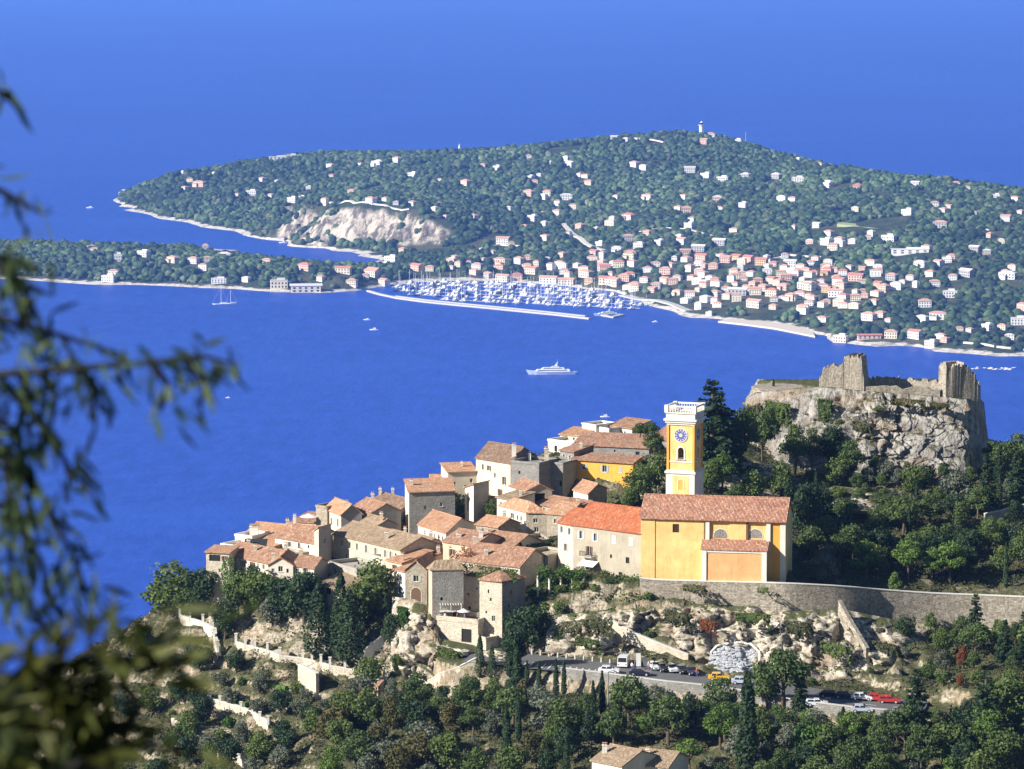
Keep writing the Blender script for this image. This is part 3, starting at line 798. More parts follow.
ay = axis([(4300, 4700, 40), (4700, 7000, 11), (7000, 8200, 20), (8200, 9400, 60)])
AX, AY = np.meshgrid(ax, ay); AZ = fheight(AX, AY)
# tall rock face: break it up
dzy, dzx = np.gradient(AZ, ay, ax)
st = np.clip((np.hypot(dzy, dzx) - 0.35) / 0.3, 0, 1) * (AZ > 5)
AY2 = AY - st * fbm(AX / 28, AY / 40, AZ / 30, s=61, o=4, ridged=True) * 16
cape = np_mesh('cape_terrain', np.stack([AX, AY2, AZ], -1).reshape(-1, 3), grid_faces(len(ay), len(ax)), 'cape_ground')
tag(cape, kind='structure')
def fgz(x, y):
    x = np.asarray(x, float); y = np.asarray(y, float)
    a = np.clip(np.searchsorted(ax, x) - 1, 0, len(ax) - 2); b = np.clip(np.searchsorted(ay, y) - 1, 0, len(ay) - 2)
    u = np.clip((x - ax[a]) / (ax[a + 1] - ax[a]), 0, 1); v = np.clip((y - ay[b]) / (ay[b + 1] - ay[b]), 0, 1)
    return AZ[b, a] * (1 - u) * (1 - v) + AZ[b, a + 1] * u * (1 - v) + AZ[b + 1, a] * (1 - u) * v + AZ[b + 1, a + 1] * u * v
def fslope(x, y):
    return np.hypot(fgz(x + 12, y) - fgz(x - 12, y), fgz(x, y + 12) - fgz(x, y - 12)) / 24
def fhit(px, py):
    d = ray(px, py); Y = np.arange(4700, 8600, 4.0); t = Y / d[1]; X = d[0] * t; Z = H_CAM + d[2] * t
    g = fgz(X, Y); k = np.nonzero(g >= np.maximum(Z, 0))[0]
    if len(k) == 0:
        k = [int(np.argmin(Z - g))]
    k = k[0]; return Vector((X[k], Y[k], max(float(g[k]), 0.3)))

# beach, mole and quays of the harbour
def sheet_px(name, pxs, z, mat, kind='structure', thick=None):
    mb = MB(); P = [atz(x, y, z) for x, y in pxs]
    ar = sum(P[i].x * P[(i + 1) % len(P)].y - P[(i + 1) % len(P)].x * P[i].y for i in range(len(P)))
    if ar < 0: P = P[::-1]
    mb.prism(P, thick or 3, 0); return tag(mb.build(name, mat), kind=kind)
sheet_px('beach', [(718, 321), (745, 324), (775, 328), (800, 333), (815, 336), (812, 330), (790, 323.5), (765, 319.5), (735, 317.8)], 2.2, 'sand')
# ================================================================== THE VILLAGE
UP = Vector((0, 0, 1))
def facade(mb, P0, P1, z0, z1, ops, mat=0, rev=0.22):
    d = P1 - P0; d.z = 0; W = d.length; d.normalize(); n = d.cross(UP)
    us = sorted({0.0, W} | {o[0] for o in ops} | {o[1] for o in ops}); vs = sorted({z0, z1} | {o[2] for o in ops} | {o[3] for o in ops})
    us = [u for u in us if -1e-6 <= u <= W + 1e-6]; vs = [v for v in vs if z0 - 1e-6 <= v <= z1 + 1e-6]
    def P(u, z, dep=0): q = P0 + d * u - n * dep; return Vector((q.x, q.y, z))
    for i in range(len(us) - 1):
        for j in range(len(vs) - 1):
            uc = (us[i] + us[i + 1]) / 2; vc = (vs[j] + vs[j + 1]) / 2
            if any(o[0] < uc < o[1] and o[2] < vc < o[3] for o in ops): continue
            a, b, c, e = P(us[i], vs[j]), P(us[i + 1], vs[j]), P(us[i + 1], vs[j + 1]), P(us[i], vs[j + 1])
            mb.poly([a, b, c, e], mat, [(us[i], vs[j]), (us[i + 1], vs[j]), (us[i + 1], vs[j + 1]), (us[i], vs[j + 1])])
    for u0, u1, v0, v1 in ops:
        mb.poly([P(u0, v0), P(u1, v0), P(u1, v0, rev), P(u0, v0, rev)], mat)
        mb.poly([P(u0, v1, rev), P(u1, v1, rev), P(u1, v1), P(u0, v1)], mat)
        mb.poly([P(u0, v0), P(u0, v0, rev), P(u0, v1, rev), P(u0, v1)], mat)
        mb.poly([P(u1, v0, rev), P(u1, v0), P(u1, v1), P(u1, v1, rev)], mat)
    return d, n, P
def rel(mb, parent):                       # children are modelled in the thing's own axes
    mb.o = Vector(parent.location); return mb
def window(parent, P, d, n, u0, u1, v0, v1, style='plain'):
    w = u1 - u0; h = v1 - v0
    door = style == 'door'
    mb = rel(MB(), parent)
    def Q(u, z, dep): return P(u, z, dep)
    mb.poly([Q(u0, v0, .18), Q(u1, v0, .18), Q(u1, v1, .18), Q(u0, v1, .18)], 2 if door else (3 if style in ('hole',) else 0))  # 'hole' gets a near-black sheet: the opening's shade put into colour
    def bar(a0, a1, b0, b1, dep0, dep1, mat):
        q = [Q(a0, b1, dep0), Q(a1, b1, dep0), Q(a1, b1, dep1), Q(a0, b1, dep1)]
        mb.prism(q, b1 - b0, mat)
    if style not in ('hole', 'door') and w > 0.5:
        t = 0.055
        bar(u0, u0 + t, v0, v1, .12, .17, 1); bar(u1 - t, u1, v0, v1, .12, .17, 1)
        bar(u0 + t, u1 - t, v1 - t, v1, .12, .17, 1); bar(u0 + t, u1 - t, v0, v0 + t, .12, .17, 1)
        bar((u0 + u1) / 2 - t / 2, (u0 + u1) / 2 + t / 2, v0 + t, v1 - t, .12, .17, 1)
        bar(u0 - .08, u1 + .08, v0 - .1, v0 - .003, -.1, -.003, 1)
    ob = mb.build('door' if door else 'window', ['glass', 'trim', 'wood', 'dark'], parent)
    if style.startswith('sh'):
        sm = {'shb': 'shutter_blue', 'shg': 'shutter_grey', 'shn': 'shutter_brown', 'shp': 'shutter_pale'}[style[:3]]
        closed = style.endswith('c')
        for s in (0, 1):
            m2 = rel(MB(), parent)
            if closed:
                a0 = u0 + (w / 2 if s else 0) + .01; a1 = a0 + w / 2 - .02; e0, e1 = -.03, .03
            else:
                a0 = (u1 + .02) if s else (u0 - .02 - w * .5); a1 = a0 + w * .5; e0, e1 = -.07, -.015
            m2.prism([Q(a0, v1, e0), Q(a1, v1, e0), Q(a1, v1, e1), Q(a0, v1, e1)], h, 0)
            for k in range(3):
                zz = v0 + h * (0.2 + 0.3 * k)
                m2.prism([Q(a0 + .03, zz + .04, e0 - .02), Q(a1 - .03, zz + .04, e0 - .02), Q(a1 - .03, zz + .04, e0 - .003), Q(a0 + .03, zz + .04, e0 - .003)], .08, 0)
            m2.build('shutter', sm, ob)
    return ob
def slope(mb, e0, e1, r1, r0, ov=0.35, th=0.2, ovs=0.3, top=0.0):
    a = (e1 - e0).normalized(); s = ((r0 - e0) + (r1 - e1)).normalized()
    p = [e0 - a * ovs - s * ov, e1 + a * ovs - s * ov, r1 + a * ovs + s * top, r0 - a * ovs + s * top]
    p = [q + UP * 0.12 for q in p]
    if (p[1] - p[0]).cross(p[2] - p[1]).z < 0: p = p[::-1]
    mb.prism(p, th, 0)
def chimney(parent, pos, h=1.3, w=0.35, mat='palestone', pot=True):
    mb = rel(MB(), parent); pos = Vector(pos)
    mb.bx(pos.x - w, pos.x + w, pos.y - w * .7, pos.y + w * .7, pos.z - .9, pos.z + h, 0)
    mb.bx(pos.x - w - .08, pos.x + w + .08, pos.y - w * .7 - .08, pos.y + w * .7 + .08, pos.z + h + .003, pos.z + h + .12, 1)
    for s in (-1, 1): mb.bx(pos.x + s * w * .5 - .1, pos.x + s * w * .5 + .1, pos.y - .1, pos.y + .1, pos.z + h + .123, pos.z + h + .45, 1)
    mb.bx(pos.x - w - .02, pos.x + w + .02, pos.y - w * .7, pos.y + w * .7, pos.z + h + .453, pos.z + h + .53, 2)
    return mb.build('chimney', [mat, 'trim', 'orangetiles'], parent)
HOUSES = {}
def house(key, label, L, Nn, Rr, D, base, roof='ridge', rise=1.6, wall='cream', tile='tiles', wallB=None, fA=(), fB=(), chim=(), name='house', down=5.0, ov=0.35, parapet=0.5):
    Nw = at(Nn[0], Nn[1], D); ze = Nw.z
    Lw = atz(L[0], L[1], ze)
    dA = Nw - Lw; W = dA.length; dA.normalize(); nA = dA.cross(UP)
    if isinstance(Rr, (int, float)): Rw = Nw - nA * Rr
    else: Rw = atz(Rr[0], Rr[1], ze)
    Bw = Lw + (Rw - Nw)
    z0 = at(Nn[0], base, D).z - down
    root = empty(name, (Nw.x, Nw.y, z0 + down), label, 'house' if name == 'house' else name.split('_')[-1])
    HOUSES[key] = root
    wb = rel(MB(), root); wins = []
    def ops(f, Wd):
        out = []
        for it in f:
            u, t, w, h = it[:4]; st = it[4] if len(it) > 4 else 'plain'
            uc = u * Wd
            if uc - w / 2 < 0.1 or uc + w / 2 > Wd - 0.1: w = max(0.3, 2 * min(uc - .1, Wd - .1 - uc))
            out.append((uc - w / 2, uc + w / 2, ze - t - h, ze - t, st))
        return out
    oA = ops(fA, W); dB = Rw - Nw; WB = dB.length; oB = ops(fB, WB)
    d, n, P = facade(wb, Lw, Nw, z0, ze, [o[:4] for o in oA], 0)
    for o in oA: wins.append((P, d, n, o))
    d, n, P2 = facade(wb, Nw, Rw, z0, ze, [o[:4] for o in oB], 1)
    for o in oB: wins.append((P2, d, n, o))
    facade(wb, Rw, Bw, z0, ze, [], 0); facade(wb, Bw, Lw, z0, ze, [], 0)
    rf = MB(); rf.o = root.location
    mA = dB.normalized()
    if roof == 'ridge':
        r0 = (Lw + Bw) / 2 + UP * rise; r1 = (Nw + Rw) / 2 + UP * rise
        slope(rf, Lw, Nw, r1, r0, ov); slope(rf, Rw, Bw, r0, r1, ov)
        wb.poly([Nw, Rw, r1], 1); wb.poly([Bw, Lw, r0], 0)
        rf.tube(r0 - dA * .3 + UP * .15, r1 + dA * .3 + UP * .15, .13, n=6, mat=0)
        def rz(u, v): return Lw + dA * W * u + (Bw - Lw) * v + UP * rise * (1 - abs(2 * v - 1))
    elif roof == 'cross':
        r0 = (Lw + Nw) / 2 + UP * rise; r1 = (Bw + Rw) / 2 + UP * rise
        slope(rf, Nw, Rw, r1, r0, ov); slope(rf, Bw, Lw, r0, r1, ov)
        wb.poly([Lw, Nw, r0], 0); wb.poly([Rw, Bw, r1], 0)
        rf.tube(r0 - mA * .3 + UP * .15, r1 + mA * .3 + UP * .15, .13, n=6, mat=0)
        def rz(u, v): return Lw + dA * W * u + (Bw - Lw) * v + UP * rise * (1 - abs(2 * u - 1))
    elif roof == 'mono':
        b0 = Bw + UP * rise; b1 = Rw + UP * rise
        slope(rf, Lw, Nw, b1, b0, ov, top=.2)
        wb.poly([Nw, Rw, b1], 1); wb.poly([Lw, b0, Bw], 0); wb.poly([Rw, Bw, b0, b1], 0)
        def rz(u, v): return Lw + dA * W * u + (Bw - Lw) * v + UP * rise * v
    elif roof == 'monoside':                       # falls towards L, high on the N-R side
        b0 = Nw + UP * rise; b1 = Rw + UP * rise
        slope(rf, Bw, Lw, b0, b1, ov, top=.2)
        wb.poly([Lw, Nw, b0], 0); wb.poly([Bw, b1, Rw], 0); wb.poly([Nw, Rw, b1, b0], 1)
        def rz(u, v): return Lw + dA * W * u + (Bw - Lw) * v + UP * rise * u
    elif roof == 'monofall':                       # falls towards the N-R side
        b0 = Lw + UP * rise; b1 = Bw + UP * rise
        slope(rf, Nw, Rw, b1, b0, ov, top=.2)
        wb.poly([Lw, Nw, b0], 0); wb.poly([Rw, Bw, b1], 0); wb.poly([Bw, Lw, b0, b1], 1)
        def rz(u, v): return Lw + dA * W * u + (Bw - Lw) * v + UP * rise * (1 - u)
    elif roof == 'hip':
        k = min(W, WB) / 2 / W if W > WB else 0.5
        if W > WB:
            r0 = (Lw + Bw) / 2 + dA * WB * .45 + UP * rise; r1 = (Nw + Rw) / 2 - dA * WB * .45 + UP * rise
        else:
            r0 = (Lw + Nw) / 2 + mA * W * .45 + UP * rise; r1 = (Bw + Rw) / 2 - mA * W * .45 + UP * rise
        c = (Lw + Nw + Rw + Bw) / 4
        def ex(p): v = p - c; v.z = 0; return p + v.normalized() * ov * 1.3 + UP * (-.1)
        l, nn, rr, bb = map(ex, (Lw, Nw, Rw, Bw))
        u = UP * .2
        if W > WB: fs = [(l, nn, r1, r0), (nn, rr, r1), (rr, bb, r0, r1), (bb, l, r0)]
        else: fs = [(l, nn, r0), (nn, rr, r1, r0), (rr, bb, r1), (bb, l, r0, r1)]
        for f in fs: rf.poly([p + u for p in f], 0)
        rf.poly([bb, rr, nn, l], 0)
        for a_, b_ in ((l, nn), (nn, rr), (rr, bb), (bb, l)): rf.poly([a_, b_, b_ + u, a_ + u], 0)
        def rz(u, v): return Lw + dA * W * u + (Bw - Lw) * v + UP * rise * min(1, 2 * (1 - max(abs(2 * v - 1), abs(2 * u - 1))))
    else:
        rf.poly([Lw - UP * .3, Nw - UP * .3, Rw - UP * .3, Bw - UP * .3], 1)
        for a_, b_ in ((Lw, Nw), (Nw, Rw), (Rw, Bw), (Bw, Lw)):
            dd = (b_ - a_).normalized(); q = dd.cross(UP) * .12; iw = -dd.cross(UP) * .25
            ee = dd * .12
            rf.prism([a_ + q - ee + UP * parapet, b_ + q + ee * .0 + UP * parapet, b_ + iw + UP * parapet, a_ + iw - ee + UP * parapet], parapet - .004, 1)
        def rz(u, v): return Lw + dA * W * u + (Bw - Lw) * v - UP * .3
    wb.build('wall', [wall, wallB or wall], root)  # a darker wallB mostly paints shade on the side turned from the sun
    ro = rf.build('roof', [tile, wall], root)
    wr = random.Random(len(label) * 7); sty = wr.choice(['shg', 'shb', 'shn', 'shg', 'shp'])
    for P_, d_, n_, o in wins:
        if o[4] == 'plain' and .55 <= o[1] - o[0] <= 1.1 and wr.random() < .5: o = o[:4] + (sty,)
        window(root, P_, d_, n_, *o)
    for c in chim:
        ch = chimney(root, rz(c[0], c[1]), *(c[2:]))
        ch.parent = ro
    root['dims'] = (W, WB)
    return root
def wrow(n, t, w, h, st='plain', u0=0.12, u1=0.9, skip=()):
    return [(u0 + (u1 - u0) * (k + .5) / n, t, w, h, st) for k in range(n) if k not in skip]

# ---- small houses that close the gaps
for i, (k, L_, N_, dp, D_, b_, rf_, ri, wl, tl, lab) in enumerate([
    ('g1', (428, 528), (444, 531), 6, 752, 550, 'mono', 1.0, 'stone', 'tiles', 'low stone outhouse roof behind the tall windowed front by the round tree'),
    ('g2', (380, 537), (396, 541), 6, 744, 560, 'ridge', 1.2, 'cream', 'tiles', 'small cream house between the grey gable and the long stone house'),
    ('g3', (404, 543), (420, 547), 7, 737, 570, 'ridge', 1.4, 'pinkish', 'oldtiles', 'pinkish house with an old roof just past the end of the long stone house'),
    ('g4', (552, 507), (572, 510), 6, 752, 530, 'mono', 1.2, 'greyrender', 'tiles', 'grey-walled house behind the red presbytery roof'),
    ('g5', (497, 497), (512, 500), 6, 757, 520, 'mono', 1.0, 'pale', 'oldtiles', 'pale little house in front of the tiled veranda'),
    ('g6', (478, 504), (494, 506), 6, 768, 525, 'ridge', 1.3, 'palestone', 'tiles', 'stone house in the shadow below the cream mansion'),
    ('g7', (430, 484), (450, 484), 6, 786, 505, 'mono', 1.1, 'cream', 'orangetiles', 'cream house behind the tall dark shaded one'),
    ('g8', (560, 450), (574, 452), 6, 783, 470, 'mono', 1.0, 'greystone', 'tiles', 'grey house squeezed in beside the yellow-ochre house'),
    ('g9', (523, 553), (548, 557), 7, 716, 578, 'flat', 0, 'tanrender', 'concrete', 'tan terrace block under the ivy-wrapped building'),
    ('g10', (268, 553), (290, 557), 5, 741, 572, 'flat', 0, 'stone', 'concrete', 'stone terrace wall block behind the gabled row house'),
    ('g11', (372, 557), (388, 561), 6, 729, 582, 'flat', 0, 'palestone', 'concrete', 'pale stone terrace block before the pinkish walled house')]):
    HL = (k, lab, L_, N_, dp, D_, b_, rf_, ri, wl, tl)
    GAPS = globals().setdefault('GAPS', []); GAPS.append(HL)
for g in GAPS: house(*g, fA=[(.3, .9, .6, .9, 'shg'), (.72, .9, .6, .9, 'plain'), (.5, 3.2, .6, .9, 'plain')], chim=[(.8, .5, .9, .3)] if g[7] != 'flat' else ())
# ---- west tip
house('tip', 'small stone house with a railed loggia at the seaward tip of the village', (206, 552), (229, 553), 6, 737, 580, 'mono', 0.4, 'palestone', 'orangetiles',
      fA=[(0.38, 0.5, 2.4, 1.3, 'hole'), (0.8, .7, .6, .9, 'shn'), (0.6, 3.3, .6, .8)])
house('rowa', 'long cream row house with a brown tiled roof and green creeper on its wall', (223, 553.5), (268, 563), 8.5, 733, 590, 'ridge', 1.9, 'pale', 'tiles',
      fA=[(.10, .5, .7, 1.0, 'shn'), (.2, .6, .7, 1.0, 'shn'), (.38, .5, .6, 1.3), (.46, .6, .6, 1.3), (.66, .5, .9, 1.1), (.78, .5, .45, .9), (.9, .5, .8, 1.0),
          (.10, 3.1, .8, 1.0, 'shn'), (.19, 3.2, .6, 1.0, 'shn'), (.36, 3.0, .9, 1.5), (.62, 3.2, .6, 1.7), (.78, 3.2, .6, 1.9), (.92, 3.0, .6, 1.6)], chim=[(.5, .3, 1.0), (.95, .6, 1.6), (.05, .7, .9)])
house('rowb', 'cream gabled house with small uneven windows joined to the long row', (268, 564.5), (293, 565), 9, 727, 592, 'cross', 1.5, 'pale', 'orangetiles',
      fA=[(.2, .8, .6, .8), (.5, .3, .9, 1.1, 'plain'), (.78, .8, .45, .8), (.12, 3.0, .5, 1.5), (.36, 3.1, .5, 1.3), (.75, 3.2, .8, 1.0), (.45, 5.2, .5, 1.3)], chim=[(.12, .3, 1.4)])
house('rowc', 'cream end house of the row with a dark shaded gable beside the brown tiled terrace', (293, 565.5), (314, 568), (328, 561), 725, 592, 'ridge', 1.3, 'pale', 'tiles',
      fA=[(.2, .5, .8, 1.2, 'shg'), (.62, .3, .9, 1.3, 'shg'), (.2, 3.2, .4, .6), (.5, 2.9, .7, 1.2), (.85, 3.2, .5, 1.1)], wallB='greyrender', chim=[(.05, .5, 1.1)])  # greyer gable colour paints its shade
house('terr', 'low open building with a broad brown tiled roof over a dark terrace', (314, 585), (350, 590), 9, 718, 594, 'mono', 1.4, 'tanrender', 'oldtiles',
      fA=wrow(4, .15, 1.35, 1.3, 'hole', .05, .97), wallB='greystone')
house('terb', 'shaded grey wall house behind the brown tiled terrace roof', (328, 563), (357, 571), 7, 726, 588, 'flat', 0, 'greyrender', 'concrete', fA=[(.25, .8, 1.0, 1.4, 'shg'), (.7, 1, .7, 1)])
house('whita', 'low white flat-roofed house with stacked terraces at the west end', (221, 545.5), (236, 547.5), 6, 752, 560, 'flat', 0, 'whitewash', 'concrete', fA=[(.5, .5, 1.4, 1.0, 'hole')])
house('whitb', 'upper white flat-roofed house with a boxy roof turret at the west end', (235, 536), (252, 538), 6, 757, 556, 'flat', 0, 'whitewash', 'concrete', fA=[(.3, .7, .9, 1.4), (.75, .6, .7, 1.2)], chim=[(.6, .5, 2.1, .9, 'whitewash')])
house('pergh', 'shaded stone house behind the black terrace awning', (252, 541), (276, 546), 7, 752, 566, 'mono', 1.3, 'stone', 'orangetiles', fA=[(.3, 1, 1.0, 1.5, 'shg'), (.75, 1, .9, 1.5)])
house('pinkr', 'house with a long orange-pink roof ridge against the sea behind the black awning', (247, 532), (279, 535), 8, 768, 552, 'ridge', 1.5, 'stone', 'orangetiles', fA=wrow(4, .8, .7, 1.0), chim=[(.95, .5, 1.0)])
house('mid5', 'cream two-storey house with a broad red-brown roof above the long row', (275, 536.5), (314, 543), 9, 746, 560, 'ridge', 2.3, 'pale', 'tiles',
      fA=[(.38, .6, .8, 1.1, 'shg'), (.62, .5, .8, 1.2), (.86, .6, .5, .7), (.2, 3, .7, 1.0), (.6, 3, .7, 1.0)], chim=[(.1, .5, 1.6, .3, 'whitewash'), (.02, .6, 1.2), (.35, .9, .6)])
house('mid5b', 'narrow house with a small bright orange roof and a dark shaded side', (314.5, 530.5), (318.5, 532.5), (331, 529), 741, 558, 'monoside', 1.0, 'pale', 'orangetiles', wallB='greyrender', fB=[(.5, 1.6, .7, 1.1)])  # grey side colour puts the shade into the wall
house('top6', 'cream house with an orange roof and a grey gable facing the church', (325, 508), (341, 514.5), (362, 513.5), 762, 536, 'ridge', 2.0, 'cream', 'orangetiles', wallB='greyrender',
      fA=[(.4, 1.6, 1.0, 1.3), (.8, 1.2, .7, 1.6, 'hole')], fB=[(.3, 2, .5, .8)], chim=[(.2, .9, .9), (.75, .4, .5)])
house('top6b', 'small stone tower house with a flat top beside the orange roof', (316, 507), (327, 508.5), 5, 768, 530, 'flat', 0, 'stone', 'concrete')
house('low6', 'low red-brown roofed house hidden behind the cream houses with a white parasol on it', (293, 521), (318, 523), 7, 772, 540, 'mono', 1.0, 'cream', 'tiles', fA=wrow(3, .5, .7, .8))
house('long7', 'long pale stone house with a row of tall windows and a worn brown roof', (333, 533.5), (400.5, 549.5), 10, 729, 580, 'ridge', 2.0, 'palestone', 'oldtiles',
      fA=[(.13, .8, .7, 1.3), (.25, .9, .7, 1.4), (.36, .9, .7, 1.4), (.5, .8, .7, 1.6, 'shg'), (.64, .9, .7, 1.5, 'shg'), (.78, .9, .6, 1.4, 'shg'), (.86, .9, .6, 1.3, 'shg'), (.93, 1.0, .5, 1.2),
          (.2, 3.6, .5, .9), (.42, 3.8, .5, .9), (.55, 3.7, .7, 1.1), (.7, 3.6, .5, 1.2)], chim=[(.68, .2, 1.3)])
house('rd8', 'house with a dull red roof wedged behind the orange roofed one', (352, 507), (371, 513), 7, 762, 535, 'ridge', 1.7, 'greyrender', 'tiles', fA=[(.5, 1, .6, .9)], chim=[(.3, .5, 1.1)])
house('sm16', 'little cottage roof between the cream houses behind the tall windowed front', (476, 524), (498, 527), 7, 741, 545, 'ridge', 1.3, 'stone', 'orangetiles', fA=wrow(2, .7, .6, .8), chim=[(.8, .5, 1.0)])
house('gab8', 'small cream house with a pale grey gable above the long stone house', (361, 521.5), (377, 526), (397, 524), 750, 542, 'ridge', 1.2, 'cream', 'oldtiles', wallB='greyrender', fA=[(.5, 1, .7, .9)], chim=[(.9, .3, 1.6, .35, 'pinkish')])
house('dark9', 'house with a broad dark brown roof between the two chimneys by the sea edge', (365, 505), (395, 513), 9, 772, 535, 'ridge', 2.3, 'greystone', 'browntiles', fA=wrow(3, .8, .7, 1.0), chim=[(.2, .6, 1.4, .3), (.02, .4, 1.3, .3)])
house('cream9', 'small cream house with an orange eave and a tall white chimney against the sea', (390, 503), (408, 507), 7, 781, 530, 'mono', 1.0, 'cream', 'orangetiles', fA=[(.5, .9, .7, .9)], chim=[(.5, .6, 1.8, .3, 'whitewash')])
house('big10', 'tall dark shaded house with an orange roof beside the round dark tree', (405, 485.5), (409, 492), (455, 490.5), 764, 532, 'monofall', 1.3, 'pale', 'orangetiles', wallB='greystone', fB=[(.35, 3, .5, .8), (.7, 2.4, .6, .9)], chim=[(.5, .1, .9)])  # one pale house; the darker wall colour paints its shaded side
house('cr11', 'cream stone house with a shallow roof on the seaward edge below the mansion', (448, 472), (477, 471), 7, 786, 502, 'mono', .9, 'cream', 'orangetiles', fA=[(.2, 2.2, .8, 1.1, 'hole'), (.6, 3, .5, .8), (.8, 1.6, .6, .9), (.4, 5, .6, 1)], chim=[(.6, .5, .8, .25)])
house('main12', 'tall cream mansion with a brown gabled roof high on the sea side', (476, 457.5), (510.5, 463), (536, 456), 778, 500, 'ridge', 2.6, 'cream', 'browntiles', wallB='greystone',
      fA=[(.38, 1.3, .6, 1.1), (.55, 2.7, .6, 1.1), (.82, 3.2, .6, 1.7, 'shn'), (.2, 1.2, .5, 1.2), (.7, 6.0, .7, 1.3), (.3, 6.2, .6, 1.0)], chim=[(.95, .2, 2.4, .45, 'whitewash')])
house('wing12', 'grey shaded rendered block with a pale parapet terrace and a thin pole', (511, 462.5), (539, 465), 8, 773, 490, 'flat', 0, 'greystone', 'concrete', fA=[(.3, 1.6, .5, .7)], chim=[(.92, .5, 3.2, .5, 'palestone'), (.1, .8, 1.4, .3, 'whitewash')])
house('wing12b', 'grey shaded house wall running on to the yellow-ochre house', (539, 463), (563, 465), 8, 776, 495, 'flat', 0, 'greystone', 'concrete', wallB='greyrender', fA=[(.9, 3.4, .6, 1.2, 'hole'), (.3, 2, .5, .6)])
house('nar13', 'narrow tall cream house with a dark side and a small tiled roof', (465, 487), (473.5, 489), (489, 485.5), 766, 518, 'monoside', 1.0, 'pale', 'orangetiles', wallB='greyrender', fA=[(.35, 1, .6, 4.0, 'hole')])  # dark side colour stands in for shade
house('cr14', 'cream house with a tiled veranda roof over a deep dark recess', (510, 485.5), (526, 491), (552, 490), 762, 506, 'ridge', 1.4, 'pale', 'tiles', wallB='tanrender', fA=[(.3, 1.2, .6, 1.3), (.75, 1.2, .6, 1.3)], fB=[(.45, .6, 3.2, 2.2, 'hole')])
house('cr15', 'cream house with a rounded corner and a red-brown roof above the ivy building', (499, 506), (526, 512.5), (547, 513), 746, 540, 'hip', 1.9, 'pale', 'orangetiles', wallB='stone',
      fA=[(.2, .9, .6, 1.1, 'shn'), (.5, .8, .6, 1.1), (.68, 1.0, .5, 1.0), (.82, 1.0, .5, 1.0), (.35, 3.4, .5, 1.0), (.6, 3.4, .5, 1.0)], fB=[(.45, 1.2, .9, .9), (.5, 3, .9, 1.0)])
house('st15', 'grey stone house with a red-orange roof next to the red-roofed presbytery', (547, 513), (568, 515), 9, 742, 542, 'ridge', 1.7, 'stone', 'orangetiles', fA=[(.4, 1.1, .6, .9), (.7, 3, .5, .9)])
house('rf15', 'low house with a weathered orange roof tucked behind the rounded cream house', (532, 503), (556, 507), 8, 757, 522, 'ridge', 1.3, 'tanrender', 'tiles', fA=[(.5, .6, .6, .8)])
house('cv16', 'cream house with a tall windowed front and a sloping orange roof beside the round tree', (418, 524.5), (446, 533), (476, 523), 738, 562, 'ridge', 1.9, 'pale', 'orangetiles',
      fA=[(.25, .7, .5, 1.0), (.42, .8, .5, 1.0), (.58, .8, .5, 1.0), (.74, .8, .5, 1.0), (.88, .9, .5, 1.0), (.15, 3.1, .5, 1.0), (.3, 3.2, .5, 1.4), (.5, 3.3, .6, 1.3, 'shg'), (.8, 3.6, .7, 2.4, 'hole')], fB=[(.5, 1, .7, .9)])
house('ivy17', 'reddish creeper-clad house with a worn tiled roof and pale chimneys', (443, 541), (474, 545.5), 10, 722, 572, 'ridge', 1.8, 'pinkish', 'tiles', fA=[(.3, 1.4, .8, 1.2, 'shn'), (.75, 1.4, .7, 1.1)], chim=[(.9, .3, 1.2, .4, 'whitewash'), (.3, .2, .6, .5, 'palestone')])
house('lo17', 'long low cream walled house with a brown roof above the broad roofed house', (474, 541), (514, 546), 9, 724, 562, 'ridge', 1.6, 'cream', 'tiles', fA=wrow(4, .6, .6, .6, 'plain'), chim=[(.1, .3, 1.3, .35, 'whitewash')])
house('bro18', 'house with the broad reddish-brown roof and ivy under its eaves', (459, 560), (520, 566.5), 11, 709, 592, 'ridge', 2.6, 'palestone', 'tiles', fA=[(.1, 1.0, .7, .7), (.42, .9, .7, .7), (.62, .9, .8, .8), (.3, 4.2, .5, .9), (.45, 4.6, .4, .6)], chim=[(.35, .2, 1.0, .4, 'palestone'), (.03, .5, 1.2, .5)])
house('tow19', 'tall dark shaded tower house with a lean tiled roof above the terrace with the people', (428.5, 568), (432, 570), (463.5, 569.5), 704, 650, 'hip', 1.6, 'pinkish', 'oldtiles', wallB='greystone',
      fB=[(.3, 5.4, .5, .6), (.35, 8.2, 1.1, 1.3, 'door'), (.75, 8.2, 1.1, 1.3, 'hole')], name='tower_house')  # wide face coloured darker for its shade, lit sliver left pinkish
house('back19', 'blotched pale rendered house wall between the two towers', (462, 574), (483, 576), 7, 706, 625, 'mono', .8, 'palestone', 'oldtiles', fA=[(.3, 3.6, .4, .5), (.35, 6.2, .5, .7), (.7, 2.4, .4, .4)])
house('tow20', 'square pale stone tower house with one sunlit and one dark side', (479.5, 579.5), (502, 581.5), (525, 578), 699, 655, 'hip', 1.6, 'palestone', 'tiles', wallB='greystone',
      fA=[(.5, 3.4, .4, .6), (.3, 6.0, .35, .5), (.62, 6.8, .7, 1.1), (.6, 10.2, .5, 1.0), (.4, 1.8, .35, .7)], fB=[(.4, 2, .4, .8), (.3, 4.6, .35, .7)], name='tower_house')  # one stone tower: shade of the second side painted as darker stone
house('arch21', 'small stone gabled house with a big arched door above the cliff', (405, 569.5), (427, 570.5), 9, 713, 604, 'cross', 1.9, 'stone', 'orangetiles', fA=[(.5, 1.1, 1.0, 1.2, 'shg')])
house('wh21', 'white sided house with a glazed lean-to at the top of the cliff path', (394, 569), (405, 572), 8, 716, 600, 'mono', 1.2, 'whitewash', 'orangetiles', fA=[(.5, 1, .9, 1.0, 'shn'), (.5, 3.2, 1.2, 1.4, 'shb')])
